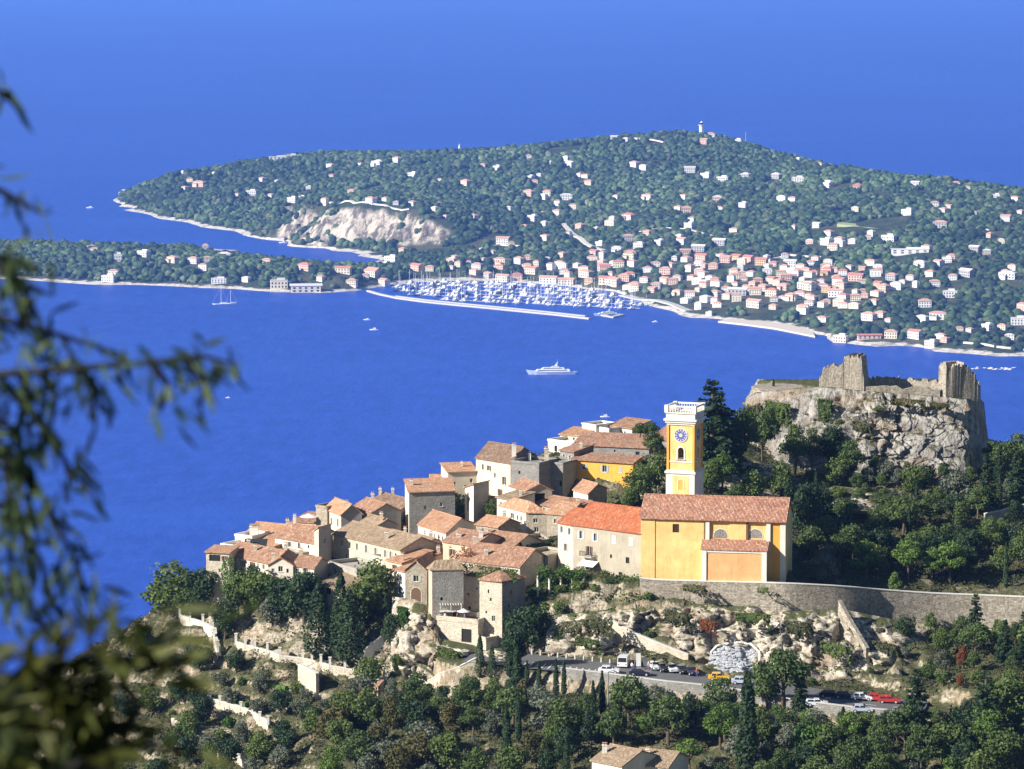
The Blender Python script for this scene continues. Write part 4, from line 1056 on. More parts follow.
house('pk22', 'pinkish walled house with a dark window under an oldish orange roof', (387, 560), (402, 563), 8, 724, 582, 'mono', 1.5, 'pinkish', 'orangetiles', fA=[(.5, .7, 1.4, 1.6, 'plain')], chim=[(.8, .1, 1.3, .3, 'pinkish')])
house('pk22b', 'house with overlapping small red roofs behind the arched-door house', (400, 556), (424, 562), 8, 730, 580, 'ridge', 1.4, 'cream', 'tiles', fA=[(.5, .7, .7, .9)], chim=[(.9, .5, 1.0)])
house('yel23', 'yellow-ochre house with blue-grey shutters below the hilltop roofs', (571.5, 459), (633, 463), 5, 776, 487, 'mono', .8, 'ochre', 'tiles',
      fA=[(.2, .9, .75, 1.25, 'shb'), (.54, .9, .9, 1.45, 'shb'), (.8, .95, .75, 1.3, 'shbc'), (.2, 3.9, .9, 1.5, 'shb'), (.54, 4.0, .9, 1.8, 'shp')], ov=.5)
house('lng24', 'long low grey stone house with a faded ridge roof at the top of the village', (573, 444.5), (649, 448), 8, 790, 465, 'mono', 1.7, 'greystone', 'tiles', fA=[(.12, .8, .5, .9), (.85, .9, .9, .7, 'hole'), (.55, .7, .4, .5)])
house('whu25', 'white cubic house with a stepped parapet on the skyline', (582, 424), (596, 426), 6, 806, 440, 'flat', 0, 'whitewash', 'concrete', parapet=.3)
house('whu25b', 'lower white walled terrace block on the skyline', (595, 427), (609, 429), 6, 804, 440, 'flat', 0, 'whitewash', 'concrete', parapet=.2, fA=[(.5, .9, .5, .7, 'hole')])
house('whu26', 'white house with an arched opening and a small red roof on the skyline', (608.5, 425.5), (632, 428.5), 6, 804, 442, 'mono', 1.2, 'whitewash', 'tiles', fA=[(.28, .5, .6, 1.2, 'hole'), (.7, .8, .5, .7)])
house('ter26', 'cream terraced house with white railings at the top sea edge', (548, 441), (574, 444), 7, 796, 462, 'flat', 0, 'whitewash', 'concrete', fA=[(.3, .8, .8, 1.3, 'hole'), (.7, .8, .9, 1.3, 'shg')])
house('ter26b', 'stepped back upper block of the cream terraced house', (560, 434), (583, 436), 6, 803, 450, 'mono', .9, 'cream', 'orangetiles', fA=[(.6, .5, .5, .7)])
house('sm27', 'small pale stone cabin with an orange roof under the yellow-ochre house', (573.5, 489.5), (588, 493.5), (607, 488), 757, 506, 'ridge', 1.4, 'pale', 'orangetiles', wallB='stone', ov=.4)
house('rt28', 'brown roofed house between the hilltop wood and the clock tower', (649, 438), (668, 440), 8, 794, 460, 'mono', 2.2, 'greystone', 'tiles', fA=[(.4, 1, .6, .8)])
house('pres1', 'narrow cream house with a red roof and white shuttered windows beside the grey presbytery', (558, 522), (573.5, 525), 9, 714, 580, 'ridge', 2.3, 'cream', 'redtiles',
      fA=[(.25, .7, .75, 1.35, 'shp'), (.75, .8, .75, 1.35, 'shp'), (.5, 4.0, .8, 1.5)])
PR = house('pres2', 'long grey rendered presbytery with a bright red roof beside the yellow church', (573, 524), (641.5, 533), 11, 703, 584, 'ridge', 3.6, 'tanrender', 'redtiles',
      fA=[(.12, 1.2, .75, 1.5, 'shp'), (.33, 1.3, .75, 1.5, 'shp'), (.6, 1.2, .85, 1.5, 'shpc'), (.85, 1.2, .85, 1.5, 'shpc'), (.24, 4.0, .8, 1.8, 'plain'), (.56, 5.0, .5, .7, 'hole'), (.8, 5.1, .9, 1.2, 'hole'), (.7, 8.2, .9, 1.4, 'hole')])
house('ivyb', 'dark stone building wholly wrapped in green ivy below the rounded cream house', (514, 540), (523, 546), (550, 541), 728, 572, 'flat', 0, 'stone', 'lawn', wallB='greystone')
house('bota', 'cream cottage with a low brown roof and chimney at the foot of the wood', (592, 760), (622, 766), 10, 610, 800, 'ridge', 1.8, 'pale', 'oldtiles', chim=[(.1, .25, 1.3, .4, 'whitewash')])
house('botb', 'smaller cream cottage with a brown gabled roof joined to the first cottage in the wood', (630, 763), (668, 767), 9, 613, 800, 'ridge', 1.6, 'pale', 'oldtiles', chim=[(.3, .3, 1.0, .35, 'whitewash')])
house('rt33', 'pale stone house with a balcony half hidden in the trees by the frame edge', (1001, 552), (1034, 556), 9, 728, 592, 'mono', 1.4, 'palestone', 'oldtiles', fA=[(.2, 1, 1.0, 1.4), (.6, 1, 1.0, 1.4), (.3, 4, 1.2, 1.6, 'hole')])
# a balcony and canopy on the presbytery
def local_front(key, L, Nn, D):
    Nw = at(Nn[0], Nn[1], D); Lw = atz(L[0], L[1], Nw.z); d = (Nw - Lw); W = d.length; d.normalize(); n = d.cross(UP)
    return Lw, d, n, W, Nw.z
Lw, d, n, W, ze = local_front('pres2', (573, 524), (641.5, 533), 703)
c = Lw + d * W * .24
mb = rel(MB(), PR)
mb.box(Vector((c.x, c.y, ze - 6.0)) + n * .65, d * 1.5, n * .62, .15, 0)
for k in range(11): mb.box(Vector((c.x, c.y, ze - 5.85)) + n * 1.22 + d * (-1.45 + .29 * k), d * .02, n * .02, .95, 1)
for s in (-1, 1):
    for k in range(4): mb.box(Vector((c.x, c.y, ze - 5.85)) + n * (.2 + .3 * k) + d * 1.45 * s, d * .02, n * .02, .95, 1)
mb.box(Vector((c.x, c.y, ze - 4.92)) + n * 1.22, d * 1.5, n * .03, .06, 1)
mb.build('balcony', ['concrete', 'iron'], PR)
mb = rel(MB(), PR); a = c + d * .4
e0 = Vector((a.x, a.y, ze - 7.6)) + n * 1.9 - d * 2; e1 = Vector((a.x, a.y, ze - 7.6)) + n * 1.9 + d * 2
r0 = Vector((a.x, a.y, ze - 6.7)) - d * 2; r1 = Vector((a.x, a.y, ze - 6.7)) + d * 2
mb.prism([e0, e1, r1 + n * .01, r0 + n * .01], .05)
mb.build('canopy', 'canvas', PR)
# arched door surround of the cliff-top house
def arch(parent, c, d, n, w, h, mat='dark', trim='trim', name='arched_door', t=.18, pr=.04):
    """arched opening centred on c (foot), drawn as a set-back leaf with a proud stone ring"""
    mb = rel(MB(), parent); r = w / 2; zs = h - r
    pts = [c - d * r, c + d * r] + [c + d * r * math.cos(math.pi * k / 12) + UP * (zs + r * math.sin(math.pi * k / 12)) for k in range(13)]
    mb.poly([p + n * .006 for p in pts], 0)
    out = [(c + d * (r * math.cos(math.pi * k / 12)) + UP * (zs + r * math.sin(math.pi * k / 12)), c + d * ((r + t) * math.cos(math.pi * k / 12)) + UP * (zs + (r + t) * math.sin(math.pi * k / 12))) for k in range(13)]
    out = [(c + d * r, c + d * (r + t))] + out + [(c - d * r, c - d * (r + t))]
    for i in range(len(out) - 1):
        a, b = out[i]; e, f = out[i + 1]
        mb.poly([a + n * pr, b + n * pr, f + n * pr, e + n * pr], 1); mb.poly([b, f, f + n * pr, b + n * pr][::-1], 1); mb.poly([a, e, e + n * pr, a + n * pr], 1)
    return mb.build(name, [mat, trim], parent)
Lw, d, n, W, ze = local_front('arch21', (405, 569.5), (427, 570.5), 713)
c = Lw + d * W * .5; arch(HOUSES['arch21'], Vector((c.x, c.y, ze - 6.4)), d, n, 2.0, 2.9, 'wood', 'palestone')
Lw, d, n, W, ze = local_front('tow20', (479.5, 579.5), (502, 581.5), 699)

# ================================================================== THE CHURCH
CL, CN, CD = (641, 517), (785, 521), 698
Nw = at(*CN, CD); ZE = Nw.z; Lw = atz(CL[0], CL[1], ZE)
d = Nw - Lw; CW = d.length; d.normalize(); n = d.cross(UP)
Z0 = at(787, 584, CD).z - 2.5
ch = empty('church', (Nw.x, Nw.y, Z0 + 2.5), 'yellow church with a long tiled roof and a clock tower above the retaining wall', 'church')
def CPT(px):                              # distance along the front from pixel column
    best = min(np.linspace(0, 1, 600), key=lambda t: abs(proj(*(Lw + d * CW * t))[0] - px)); return best * CW
def Q(u, v, z): p = Lw + d * u - n * v; return Vector((p.x, p.y, z))     # v = depth behind front
DEP = 13.0; RISE = 3.3
def zpix(py, u, v=0.0):                    # height of pixel row on the vertical plane through (u, v)
    p = Q(u, v, 0); lo, hi = 400.0, 500.0
    for _ in range(40):
        m = (lo + hi) / 2
        if proj(p.x, p.y, m)[1] > py: lo = m
        else: hi = m
    return lo
mb = rel(MB(), ch)
u1 = CPT(655); u2 = CPT(704); u3 = CPT(768)
wz1 = zpix(524, CPT(676)); wz0 = zpix(532.5, CPT(676)); wu = CPT(676)
facade(mb, Q(0, -.12, 0), Q(u1, -.12, 0), Z0, ZE, [], 0)
mb.poly([Q(u1, -.12, Z0), Q(u1, 0, Z0), Q(u1, 0, ZE), Q(u1, -.12, ZE)], 0)
dd, nn, P = facade(mb, Q(u1, 0, 0), Q(u2, 0, 0), Z0, ZE, [(wu - u1 - .62, wu - u1 + .62, wz0, wz1)], 0)
facade(mb, Q(u2, .35, 0), Q(u3 + .9, .35, 0), Z0, ZE, [], 1)
facade(mb, Q(u3 + .9, .2, 0), Q(CW, .2, 0), Z0, ZE, [], 2)  # deeper ochre paints this bay's recess shadow into the wall
facade(mb, Q(CW, .2, 0), Q(CW, DEP, 0), Z0, ZE, [], 0)
facade(mb, Q(CW, DEP, 0), Q(0, DEP, 0), Z0, ZE, [], 0); facade(mb, Q(0, DEP, 0), Q(0, -.12, 0), Z0, ZE, [], 0)
mb.poly([Q(CW, .2, ZE), Q(CW, DEP, ZE), Q(CW, DEP / 2, ZE + RISE)], 0); mb.poly([Q(0, DEP, ZE), Q(0, 0, ZE), Q(0, DEP / 2, ZE + RISE)], 0)
mb.build('wall', ['yellow', 'yellow', 'ochre'], ch)
mb = rel(MB(), ch)
dpt = .25
a = wu - .62
mb.poly([P(a - u1, wz0, .18), P(a - u1 + 1.24, wz0, .18), P(a - u1 + 1.24, wz1, .18), P(a - u1, wz1, .18)], 0)
for k in range(3):
    x = a - u1 + .3 + .31 * k; mb.prism([P(x, wz1, .1), P(x + .05, wz1, .1), P(x + .05, wz1, .15), P(x, wz1, .15)], wz1 - wz0, 1)
for k in range(3):
    z = wz0 + (wz1 - wz0) * (k + 1) / 4; mb.prism([P(a - u1, z, .1), P(a - u1 + 1.24, z, .1), P(a - u1 + 1.24, z, .15), P(a - u1, z, .15)], .05, 1)
mb.build('window', ['dark', 'wood'], ch)
mb = MB(); mb.o = ch.location
slope(mb, Q(0, -.1, ZE), Q(CW, -.1, ZE), Q(CW, DEP / 2, ZE + RISE), Q(0, DEP / 2, ZE + RISE), .45, .22, .35)
slope(mb, Q(CW, DEP, ZE), Q(0, DEP, ZE), Q(0, DEP / 2, ZE + RISE), Q(CW, DEP / 2, ZE + RISE), .45, .22, .35)
mb.tube(Q(-.3, DEP / 2, ZE + RISE + .17), Q(CW + .3, DEP / 2, ZE + RISE + .17), .15, n=6)
mb.build('roof', 'churchtiles', ch)
def cblock(name, u0, u1_, v0, v1, z0, z1, mat, parent=None):
    m = rel(MB(), ch); m.prism([Q(u0, v0, z1), Q(u1_, v0, z1), Q(u1_, v1, z1), Q(u0, v1, z1)], z1 - z0, 0)
    return m.build(name, mat, ch)
# cornice, pilasters
cblock('cornice', u1 + .1, CW + .25, -.28, .1, ZE - .42, ZE - .02, 'ochre')
pw = .75
for pu in (CPT(707.5), CPT(768.5)): cblock('pilaster', pu - pw / 2, pu + pw / 2, -.15, .34, zpix(551, pu), ZE - .43, 'trim')
cblock('pilaster', CPT(785) - .9, CW + .12, .02, .9, Z0, ZE - .43, 'trim')
cblock('pilaster', CW - .2, CW + .14, DEP - 1.0, DEP + .1, Z0, ZE - .43, 'trim')
cblock('panel', CPT(729.5), CPT(746), .12, .345, zpix(541, CPT(738)), ZE - .43, 'yellow')
# lunette windows
for pxx in (720.5, 755.5):
    uu = CPT(pxx); zb = zpix(538.5, uu)
    arch(ch, Q(uu, .345, zb), d, n, 2.7, 1.75, 'greystone', 'trim', 'lunette_window', .12, .05)
cblock('downpipe', CPT(747.5) - .18, CPT(747.5) + .12, .0, .3, zpix(545, CPT(747)), ZE - .5, 'wood')
# side chapel with lean-to roof
v = 3.0
c0, c1 = CPT(704.5), CPT(768)
zt = zpix(549.5, (c0 + c1) / 2, -v); zr = zt + 1.35
chp = rel(MB(), ch)
facade(chp, Q(c0, -v, 0), Q(c1, -v, 0), Z0, zt, [], 0)
facade(chp, Q(c1, -v, 0), Q(c1, .3, 0), Z0, zt, [], 1); facade(chp, Q(c0, .3, 0), Q(c0, -v, 0), Z0, zt, [], 0)
chp.poly([Q(c1, -v, zt), Q(c1, .3, zt), Q(c1, .3, zr)], 1); chp.poly([Q(c0, .3, zt), Q(c0, -v, zt), Q(c0, .3, zr)], 0)
cho = chp.build('side_chapel', ['orange', 'ochre'], ch)
m = rel(MB(), ch); slope(m, Q(c0, -v, zt), Q(c1, -v, zt), Q(c1, .25, zr), Q(c0, .25, zr), .35, .2, .35); o = m.build('roof', 'churchtiles', cho)
def cb2(name, *a, mat='trim'):
    u0, u1_, v0, v1, z0, z1 = a
    m = rel(MB(), ch); m.prism([Q(u0, v0, z1), Q(u1_, v0, z1), Q(u1_, v1, z1), Q(u0, v1, z1)], z1 - z0, 0); return m.build(name, mat, cho)
cb2('cornice', c0 + .8, c1 - .8, -v - .15, -v + .1, zt - .65, zt - .08)
cb2('pilaster', c0 - .1, c0 + .8, -v - .22, -v + .3, Z0, zt - .05); cb2('pilaster', c1 - .8, c1 + .12, -v - .22, -v + .3, Z0, zt - .05)

# clock tower
TB = at(668, 470, 713); TR = at(693.5, 471.5, 711.2)
td = TR - TB; td.z = 0; TW = td.length; td.normalize(); tn = td.cross(UP)
def TQ(u, v, z): p = TB + td * u - tn * v; return Vector((p.x, p.y, z))
def tz(py): 
    p = TQ(TW / 2, 0, 0); lo, hi = 400.0, 520.0
    for _ in range(40):
        m = (lo + hi) / 2
        if proj(p.x, p.y, m)[1] > py: lo = m
        else: hi = m
    return lo
TD = TW
tw = empty('clock_tower', ch.location, None, None); tw.parent = ch; tw.location = (0, 0, 0)
def tb(name, e, z0, z1, mat, parent=None, hollow=False):
    m = MB(); m.o = Vector(ch.location)
    m.prism([TQ(-e, -e, z1), TQ(TW + e, -e, z1), TQ(TW + e, TD + e, z1), TQ(-e, TD + e, z1)], z1 - z0, 0)
    return m.build(name, mat, parent or tw)
# shaft with bell opening cut through all four sides
m = MB(); m.o = Vector(ch.location)
zA, zB = tz(470), tz(425); bz0, bz1 = tz(459.5), tz(447.5)
cs = [TQ(0, 0, 0), TQ(TW, 0, 0), TQ(TW, TD, 0), TQ(0, TD, 0)]
for k in range(4):
    Wk = (cs[(k + 1) % 4] - cs[k]).length
    facade(m, cs[k], cs[(k + 1) % 4], zA, zB, [(Wk / 2 - .62, Wk / 2 + .62, bz0, bz1)], 0, .5)
shaft = m.build('shaft', ['yellow'], tw)
def dz_(z): return z
for k in range(4):
    a, b = cs[k], cs[(k + 1) % 4]; dd = (b - a).normalized(); nn = dd.cross(UP); mid = (a + b) / 2
    m = MB(); m.o = Vector(ch.location)
    r = .62; zc = bz1 - .62; t = .28
    pr = lambda u, z, e: Vector((mid.x, mid.y, z)) + dd * u + nn * e
    ring = [(-r, bz0)] + [(-r * math.cos(math.pi * q / 10), zc + r * math.sin(math.pi * q / 10)) for q in range(11)] + [(r, bz0)]
    ro = [(-(r + t), bz0)] + [(-(r + t) * math.cos(math.pi * q / 10), zc + (r + t) * math.sin(math.pi * q / 10)) for q in range(11)] + [(r + t, bz0)]
    for i in range(len(ring) - 1):
        m.poly([pr(*ring[i], .08), pr(*ring[i + 1], .08), pr(*ro[i + 1], .08), pr(*ro[i], .08)], 0)
        m.poly([pr(*ro[i], .08), pr(*ro[i + 1], .08), pr(*ro[i + 1], 0), pr(*ro[i], 0)], 0)
    for s in (-1, 1):                         # spandrels close the square corners into an arch
        pts = [(s * r, bz1)] + [(s * r * math.cos(math.pi / 2 * q / 6), zc + r * math.sin(math.pi / 2 * q / 6)) for q in range(7)]
        m.poly([pr(u, z, .01) for u, z in pts], 1)
    m.poly([pr(-1.0, bz0 - .15, .2), pr(1.0, bz0 - .15, .2), pr(1.0, bz0, .2), pr(-1.0, bz0, .2)], 0)
    m.prism([pr(-1.0, bz0, .2), pr(1.0, bz0, .2), pr(1.0, bz0, 0), pr(-1.0, bz0, 0)], .15, 0)
    m.build('arch_surround', ['trim', 'yellow'], tw)
m = MB(); m.o = Vector(ch.location)                      # bell
bc = TQ(TW / 2, TD * .35, bz0)
prof = [(.02, 1.25), (.18, 1.2), (.25, 1.0), (.3, .7), (.38, .45), (.5, .3)]
for i in range(len(prof) - 1):
    for q in range(12):
        a0, a1 = 2 * math.pi * q / 12, 2 * math.pi * (q + 1) / 12
        (r0, h0), (r1, h1) = prof[i], prof[i + 1]
        m.poly([bc + Vector((r1 * math.cos(a0), r1 * math.sin(a0), h1)), bc + Vector((r1 * math.cos(a1), r1 * math.sin(a1), h1)), bc + Vector((r0 * math.cos(a1), r0 * math.sin(a1), h0)), bc + Vector((r0 * math.cos(a0), r0 * math.sin(a0), h0))])
m.tube(bc + Vector((-.9, 0, 1.3)), bc + Vector((.9, 0, 1.3)), .07)
m.build('bell', 'bronze', tw)
tb('base', .32, Z0 + 5, tz(473.5), 'trim'); tb('string_course', .55, tz(473.5) + .003, tz(471.5), 'cornice'); tb('plinth', .25, tz(471.5) + .003, zA - .003, 'trim')
tb('band', .12, tz(462.5), tz(461), 'cornice')
# lower yellow panel with niche
m = MB(); m.o = Vector(ch.location)
m.prism([TQ(TW * .2, -.36, tz(476)), TQ(TW * .84, -.36, tz(476)), TQ(TW * .84, -.325, tz(476)), TQ(TW * .2, -.325, tz(476))], tz(476) - tz(494), 0)
m.build('panel', 'yellow', tw)
pc = TQ(TW * .52, -.365, tz(489.5)); m = MB(); m.o = Vector(ch.location)
a_ = arch(ch, pc, td, tn, 1.0, tz(479) - tz(489.5), 'ochre', 'trim', 'niche', .16, .06); a_.parent = tw; 
# corner pilasters
for (u, vv) in ((0, 0), (TW, 0), (TW, TD), (0, TD)):
    m = MB(); m.o = Vector(ch.location); h = .22
    m.prism([TQ(u - h, vv - h, zB - .003), TQ(u + h, vv - h, zB - .003), TQ(u + h, vv + h, zB - .003), TQ(u - h, vv + h, zB - .003)], zB - zA - .006, 0)
    m.build('corner_pilaster', 'ochre', tw)
# clocks on the front and side faces
for k in (0, 1, 3):
    a, b = cs[k], cs[(k + 1) % 4]; dd = (b - a).normalized(); nn = dd.cross(UP); mid = (a + b) / 2; c = Vector((mid.x, mid.y, tz(435.3)))
    m = MB(); m.o = Vector(ch.location)
    def disc(r, e, mat, n_=28): m.poly([c + dd * r * math.cos(2 * math.pi * q / n_) + UP * r * math.sin(2 * math.pi * q / n_) + nn * e for q in range(n_)], mat)
    r = 1.38; n_ = 28
    for q in range(n_):
        f0, f1 = 2 * math.pi * q / n_, 2 * math.pi * (q + 1) / n_
        p = lambda f, rr, e: c + dd * rr * math.cos(f) + UP * rr * math.sin(f) + nn * e
        m.poly([p(f0, r, 0), p(f1, r, 0), p(f1, r, .14), p(f0, r, .14)], 0); m.poly([p(f0, r, .14), p(f1, r, .14), p(f1, r - .14, .14), p(f0, r - .14, .14)], 0)
    disc(r - .1, .09, 1); disc(.34, .115, 2)
    for q in range(12):
        f = 2 * math.pi * q / 12; rr = dd * math.cos(f) + UP * math.sin(f); ss = dd * -math.sin(f) + UP * math.cos(f)
        c1_ = c + rr * .98 + nn * .11
        m.poly([c1_ - ss * .1 - rr * .15, c1_ + ss * .1 - rr * .15, c1_ + ss * .1 + rr * .15, c1_ - ss * .1 + rr * .15][::-1], 2)
    m.build('clock', ['trim', 'clock_blue', 'gold'], tw)
    m = MB(); m.o = Vector(ch.location)
    for ang, ln in ((R(62), .95), (R(150), .65)):
        rr = dd * math.cos(ang) + UP * math.sin(ang); ss = dd * -math.sin(ang) + UP * math.cos(ang); e = nn * .13
        m.poly([c - ss * .05 + e, c + rr * ln - ss * .03 + e, c + rr * ln + ss * .03 + e, c + ss * .05 + e])
    m.build('clock_hand', 'gold', tw)
# top: moulded cornice, balustrade, corner blocks
tb('cornice', .25, zB, tz(423), 'trim'); tb('cornice', .5, tz(423) + .003, tz(420.8), 'cornice'); tb('cornice', .75, tz(420.8) + .003, tz(419), 'trim')
tb('attic', .35, tz(419) + .003, tz(413.5), 'cornice')
zc0, zc1 = tz(413.5), tz(405.5)
tb('ledge', .55, zc0 + .003, zc0 + .25, 'trim')
m = MB(); m.o = Vector(ch.location)
e = .38
C4 = [TQ(-e, -e, 0), TQ(TW + e, -e, 0), TQ(TW + e, TD + e, 0), TQ(-e, TD + e, 0)]
for k in range(4):
    a, b = C4[k], C4[(k + 1) % 4]; dd = (b - a).normalized(); nn = dd.cross(UP); L_ = (b - a).length
    for t in np.linspace(.9, L_ - .9, 9):
        p = a + dd * t; p.z = zc0 + .25
        m.tube(p - nn * .12, p - nn * .12 + UP * (zc1 - zc0 - .6), .1, .07, 6)
    mid = (a + b) / 2; mid.z = zc1 - .33
    m.box(mid - nn * .12, dd * (L_ / 2 - .4), nn * .17, .3, 0)
for p in C4:
    m.box(Vector((p.x, p.y, zc0 + .25)) - (p - TQ(TW / 2, TD / 2, 0)).normalized() * .2, td * .38, tn * .38, zc1 - zc0 - .2, 0)
m.build('balustrade', 'trim', tw)
# ================================================================== TREES AND SHRUBS
def cards(P, Nn, size, rng, aspect=1.0):
    n = len(P); r = rng.normal(size=(n, 3)); Nn = Nn + 0.7 * r; Nn /= np.linalg.norm(Nn, axis=1)[:, None] + 1e-9
    a = np.cross(Nn, rng.normal(size=(n, 3))); a /= np.linalg.norm(a, axis=1)[:, None] + 1e-9
    b = np.cross(Nn, a); s = (size * rng.uniform(.6, 1.3, n))[:, None] * .5
    a = a * s * aspect; b = b * s
    V = np.stack([P - a, P - b * .8, P + a, P + b * .8], 1).reshape(-1, 3)
    return V, np.arange(4 * n).reshape(n, 4)
def lobes_cards(lobes, n, size, rng, aspect=1.0, inner=0.55):
    w = np.array([l[3] * l[4] * l[5] for l in lobes]) ** .67; w /= w.sum()
    P, Nn = [], []
    for l, k in zip(lobes, (w * n).astype(int)):
        d = rng.normal(size=(k, 3)); d /= np.linalg.norm(d, axis=1)[:, None]
        rr = rng.uniform(inner, 1.0, k) * (1 + .22 * vnoise(d[:, 0] * 3 + l[0], d[:, 1] * 3 + l[1], d[:, 2] * 3))
        P.append(np.array(l[:3]) + d * rr[:, None] * np.array(l[3:6])); Nn.append(d)
    return cards(np.concatenate(P), np.concatenate(Nn), size, rng, aspect)
def tree_proto(kind, leaf, seed):
    rng = np.random.default_rng(seed); tr = MB(); limbs = []
    if kind == 'pine':
        H = 10; n = rng.integers(7, 10); lob = [(0, 0, 8.3, 2.2, 2.2, 1.5)]
        for i in range(n):
            f = 2 * math.pi * i / n + rng.uniform(-.3, .3); r = rng.uniform(1.6, 3.0); z = rng.uniform(4.2, 7.8)
            lob.append((r * math.cos(f), r * math.sin(f), z, rng.uniform(1.3, 2.0), rng.uniform(1.3, 2.0), rng.uniform(.9, 1.4)))
        V, F = lobes_cards(lob, 2300, .50, rng); trunk_r = .28; fork = 3.2
    elif kind == 'broad':
        H = 8; n = rng.integers(7, 10); lob = [(0, 0, 5.4, 2.0, 2.0, 2.0), (0, 0, 3.0, 2.0, 2.0, 1.6)]
        for i in range(n):
            f = 2 * math.pi * i / n + rng.uniform(-.3, .3); r = rng.uniform(1.2, 2.2); z = rng.uniform(2.2, 5.9)
            lob.append((r * math.cos(f), r * math.sin(f), z, rng.uniform(1.1, 1.7), rng.uniform(1.1, 1.7), rng.uniform(1.0, 1.5)))
        V, F = lobes_cards(lob, 2400, .46, rng); trunk_r = .22; fork = 1.6
    elif kind == 'round':
        H = 6; lob = [(0, 0, 3.3, 3.0, 3.0, 2.7)] + [(2 * math.cos(f), 2 * math.sin(f), 3 + rng.uniform(-1, 1.2), 1.3, 1.3, 1.2) for f in np.linspace(0, 5.6, 7)]
        V, F = lobes_cards(lob, 2400, .38, rng, inner=.8); trunk_r = .2; fork = 1.2
    elif kind == 'olive':
        H = 5; n = 8; lob = []
        for i in range(n):
            f = 2 * math.pi * i / n + rng.uniform(-.4, .4); r = rng.uniform(.5, 1.7); z = rng.uniform(1.8, 4.2)
            lob.append((r * math.cos(f), r * math.sin(f), z, rng.uniform(.7, 1.2), rng.uniform(.7, 1.2), rng.uniform(.6, .9)))
        V, F = lobes_cards(lob, 1500, .34, rng); trunk_r = .18; fork = 1.0
    elif kind in ('cypress', 'fatcypress'):
        H = 12; R0 = .95 if kind == 'cypress' else 2.1; n = 2000
        z = rng.uniform(.5, H, n); t = z / H; rad = R0 * np.clip(1.25 * (1 - t) ** .55 * np.clip(t * 6, 0.35, 1), 0, 1)
        f = rng.uniform(0, 2 * math.pi, n); rr = rad * rng.uniform(.6, 1.0, n) * (1 + .25 * vnoise(f * 1.5, z * 1.1, s=seed))
        P = np.stack([rr * np.cos(f), rr * np.sin(f), z], 1); Nn = np.stack([np.cos(f), np.sin(f), np.full(n, .5)], 1)
        V, F = cards(P, Nn, .42, rng); trunk_r = .2; fork = 6; lob = []
    elif kind == 'conifer':
        H = 16; P, Nn = [], []
        for k in range(17):
            z0 = 2.0 + k * .82; L_ = 3.9 * (1 - (z0 - 1.5) / 15) ** .8 + .25
            nb = max(5, int(9 - k * .2))
            for i in range(nb):
                f = rng.uniform(0, 2 * math.pi); m = int(26 * L_ / 2 + 6); t = rng.uniform(.1, 1, m) * rng.uniform(.75, 1.1); sp = rng.normal(size=m) * .32 * L_ / 3
                x = t * L_ * math.cos(f) - sp * math.sin(f); y = t * L_ * math.sin(f) + sp * math.cos(f); z = z0 + .5 * t - 1.1 * t * t * L_ / 4 + rng.normal(size=m) * .12
                P.append(np.stack([x, y, z], 1)); Nn.append(np.tile([math.cos(f) * .4, math.sin(f) * .4, 1], (m, 1)))
                if L_ > 1.2: limbs.append(((0, 0, z0), (L_ * .8 * math.cos(f), L_ * .8 * math.sin(f), z0 + .1), .05))
        V, F = cards(np.concatenate(P), np.concatenate(Nn), .56, rng, 1.2); trunk_r = .3; fork = 14; lob = []
    else:                                              # shrub
        H = 2; lob = [(rng.uniform(-.7, .7), rng.uniform(-.7, .7), rng.uniform(.5, 1.0), rng.uniform(.6, 1.0), rng.uniform(.6, 1.0), rng.uniform(.5, .9)) for _ in range(6)]
        V, F = lobes_cards(lob, 600, .30, rng); trunk_r = .07; fork = .4
    bend = rng.uniform(-.3, .3, 2) if lob and kind != 'shrub' else (0, 0)
    top = (bend[0], bend[1], fork)
    tr.tube((0, 0, -.8), top, trunk_r * 1.25, trunk_r * .8, 8, 0)
    if kind in ('cypress', 'fatcypress', 'conifer'): tr.tube(top, (0, 0, H - .6), trunk_r * .6, .04, 6, 0)
    for l in lob[:9]:
        if kind == 'shrub' or l[2] > fork: 
            mid = (l[0] * .5 + bend[0] * .5, l[1] * .5 + bend[1] * .5, fork + (l[2] - fork) * .6)
            tr.tube(top, mid, trunk_r * .5, trunk_r * .32, 6, 0); tr.tube(mid, l[:3], trunk_r * .32, trunk_r * .12, 5, 0)
    for a, b, r in limbs[::2]: tr.tube(a, b, r, .02, 4, 0)
    return (V, F, tr, H, leaf)
KINDS_ = {}
def proto_set(key, kind, leaf, n):
    KINDS_[key] = [tree_proto(kind, leaf, hash_(key) + 7 * i) for i in range(n)]
def hash_(s): return sum(ord(c) * (i + 3) for i, c in enumerate(s))
for key, kind, leaf, n in (('pine', 'pine', 'leaf_pine', 4), ('brightpine', 'pine', 'leaf_bright', 2), ('broad', 'broad', 'leaf_broad', 4), ('dark', 'broad', 'leaf_cypress', 3), ('autumn', 'broad', 'leaf_autumn', 2),
                           ('red', 'broad', 'leaf_red', 1), ('round', 'round', 'leaf_ivy', 1), ('olive', 'olive', 'leaf_olive', 3), ('bigolive', 'broad', 'leaf_olive', 2), ('cypress', 'cypress', 'leaf_cypress', 2),
                           ('fat', 'fatcypress', 'leaf_cypress', 2), ('conifer', 'conifer', 'leaf_cypress', 2), ('shrub', 'shrub', 'leaf_broad', 3), ('bshrub', 'shrub', 'leaf_ivy', 2)):
    proto_set(key, kind, leaf, n)
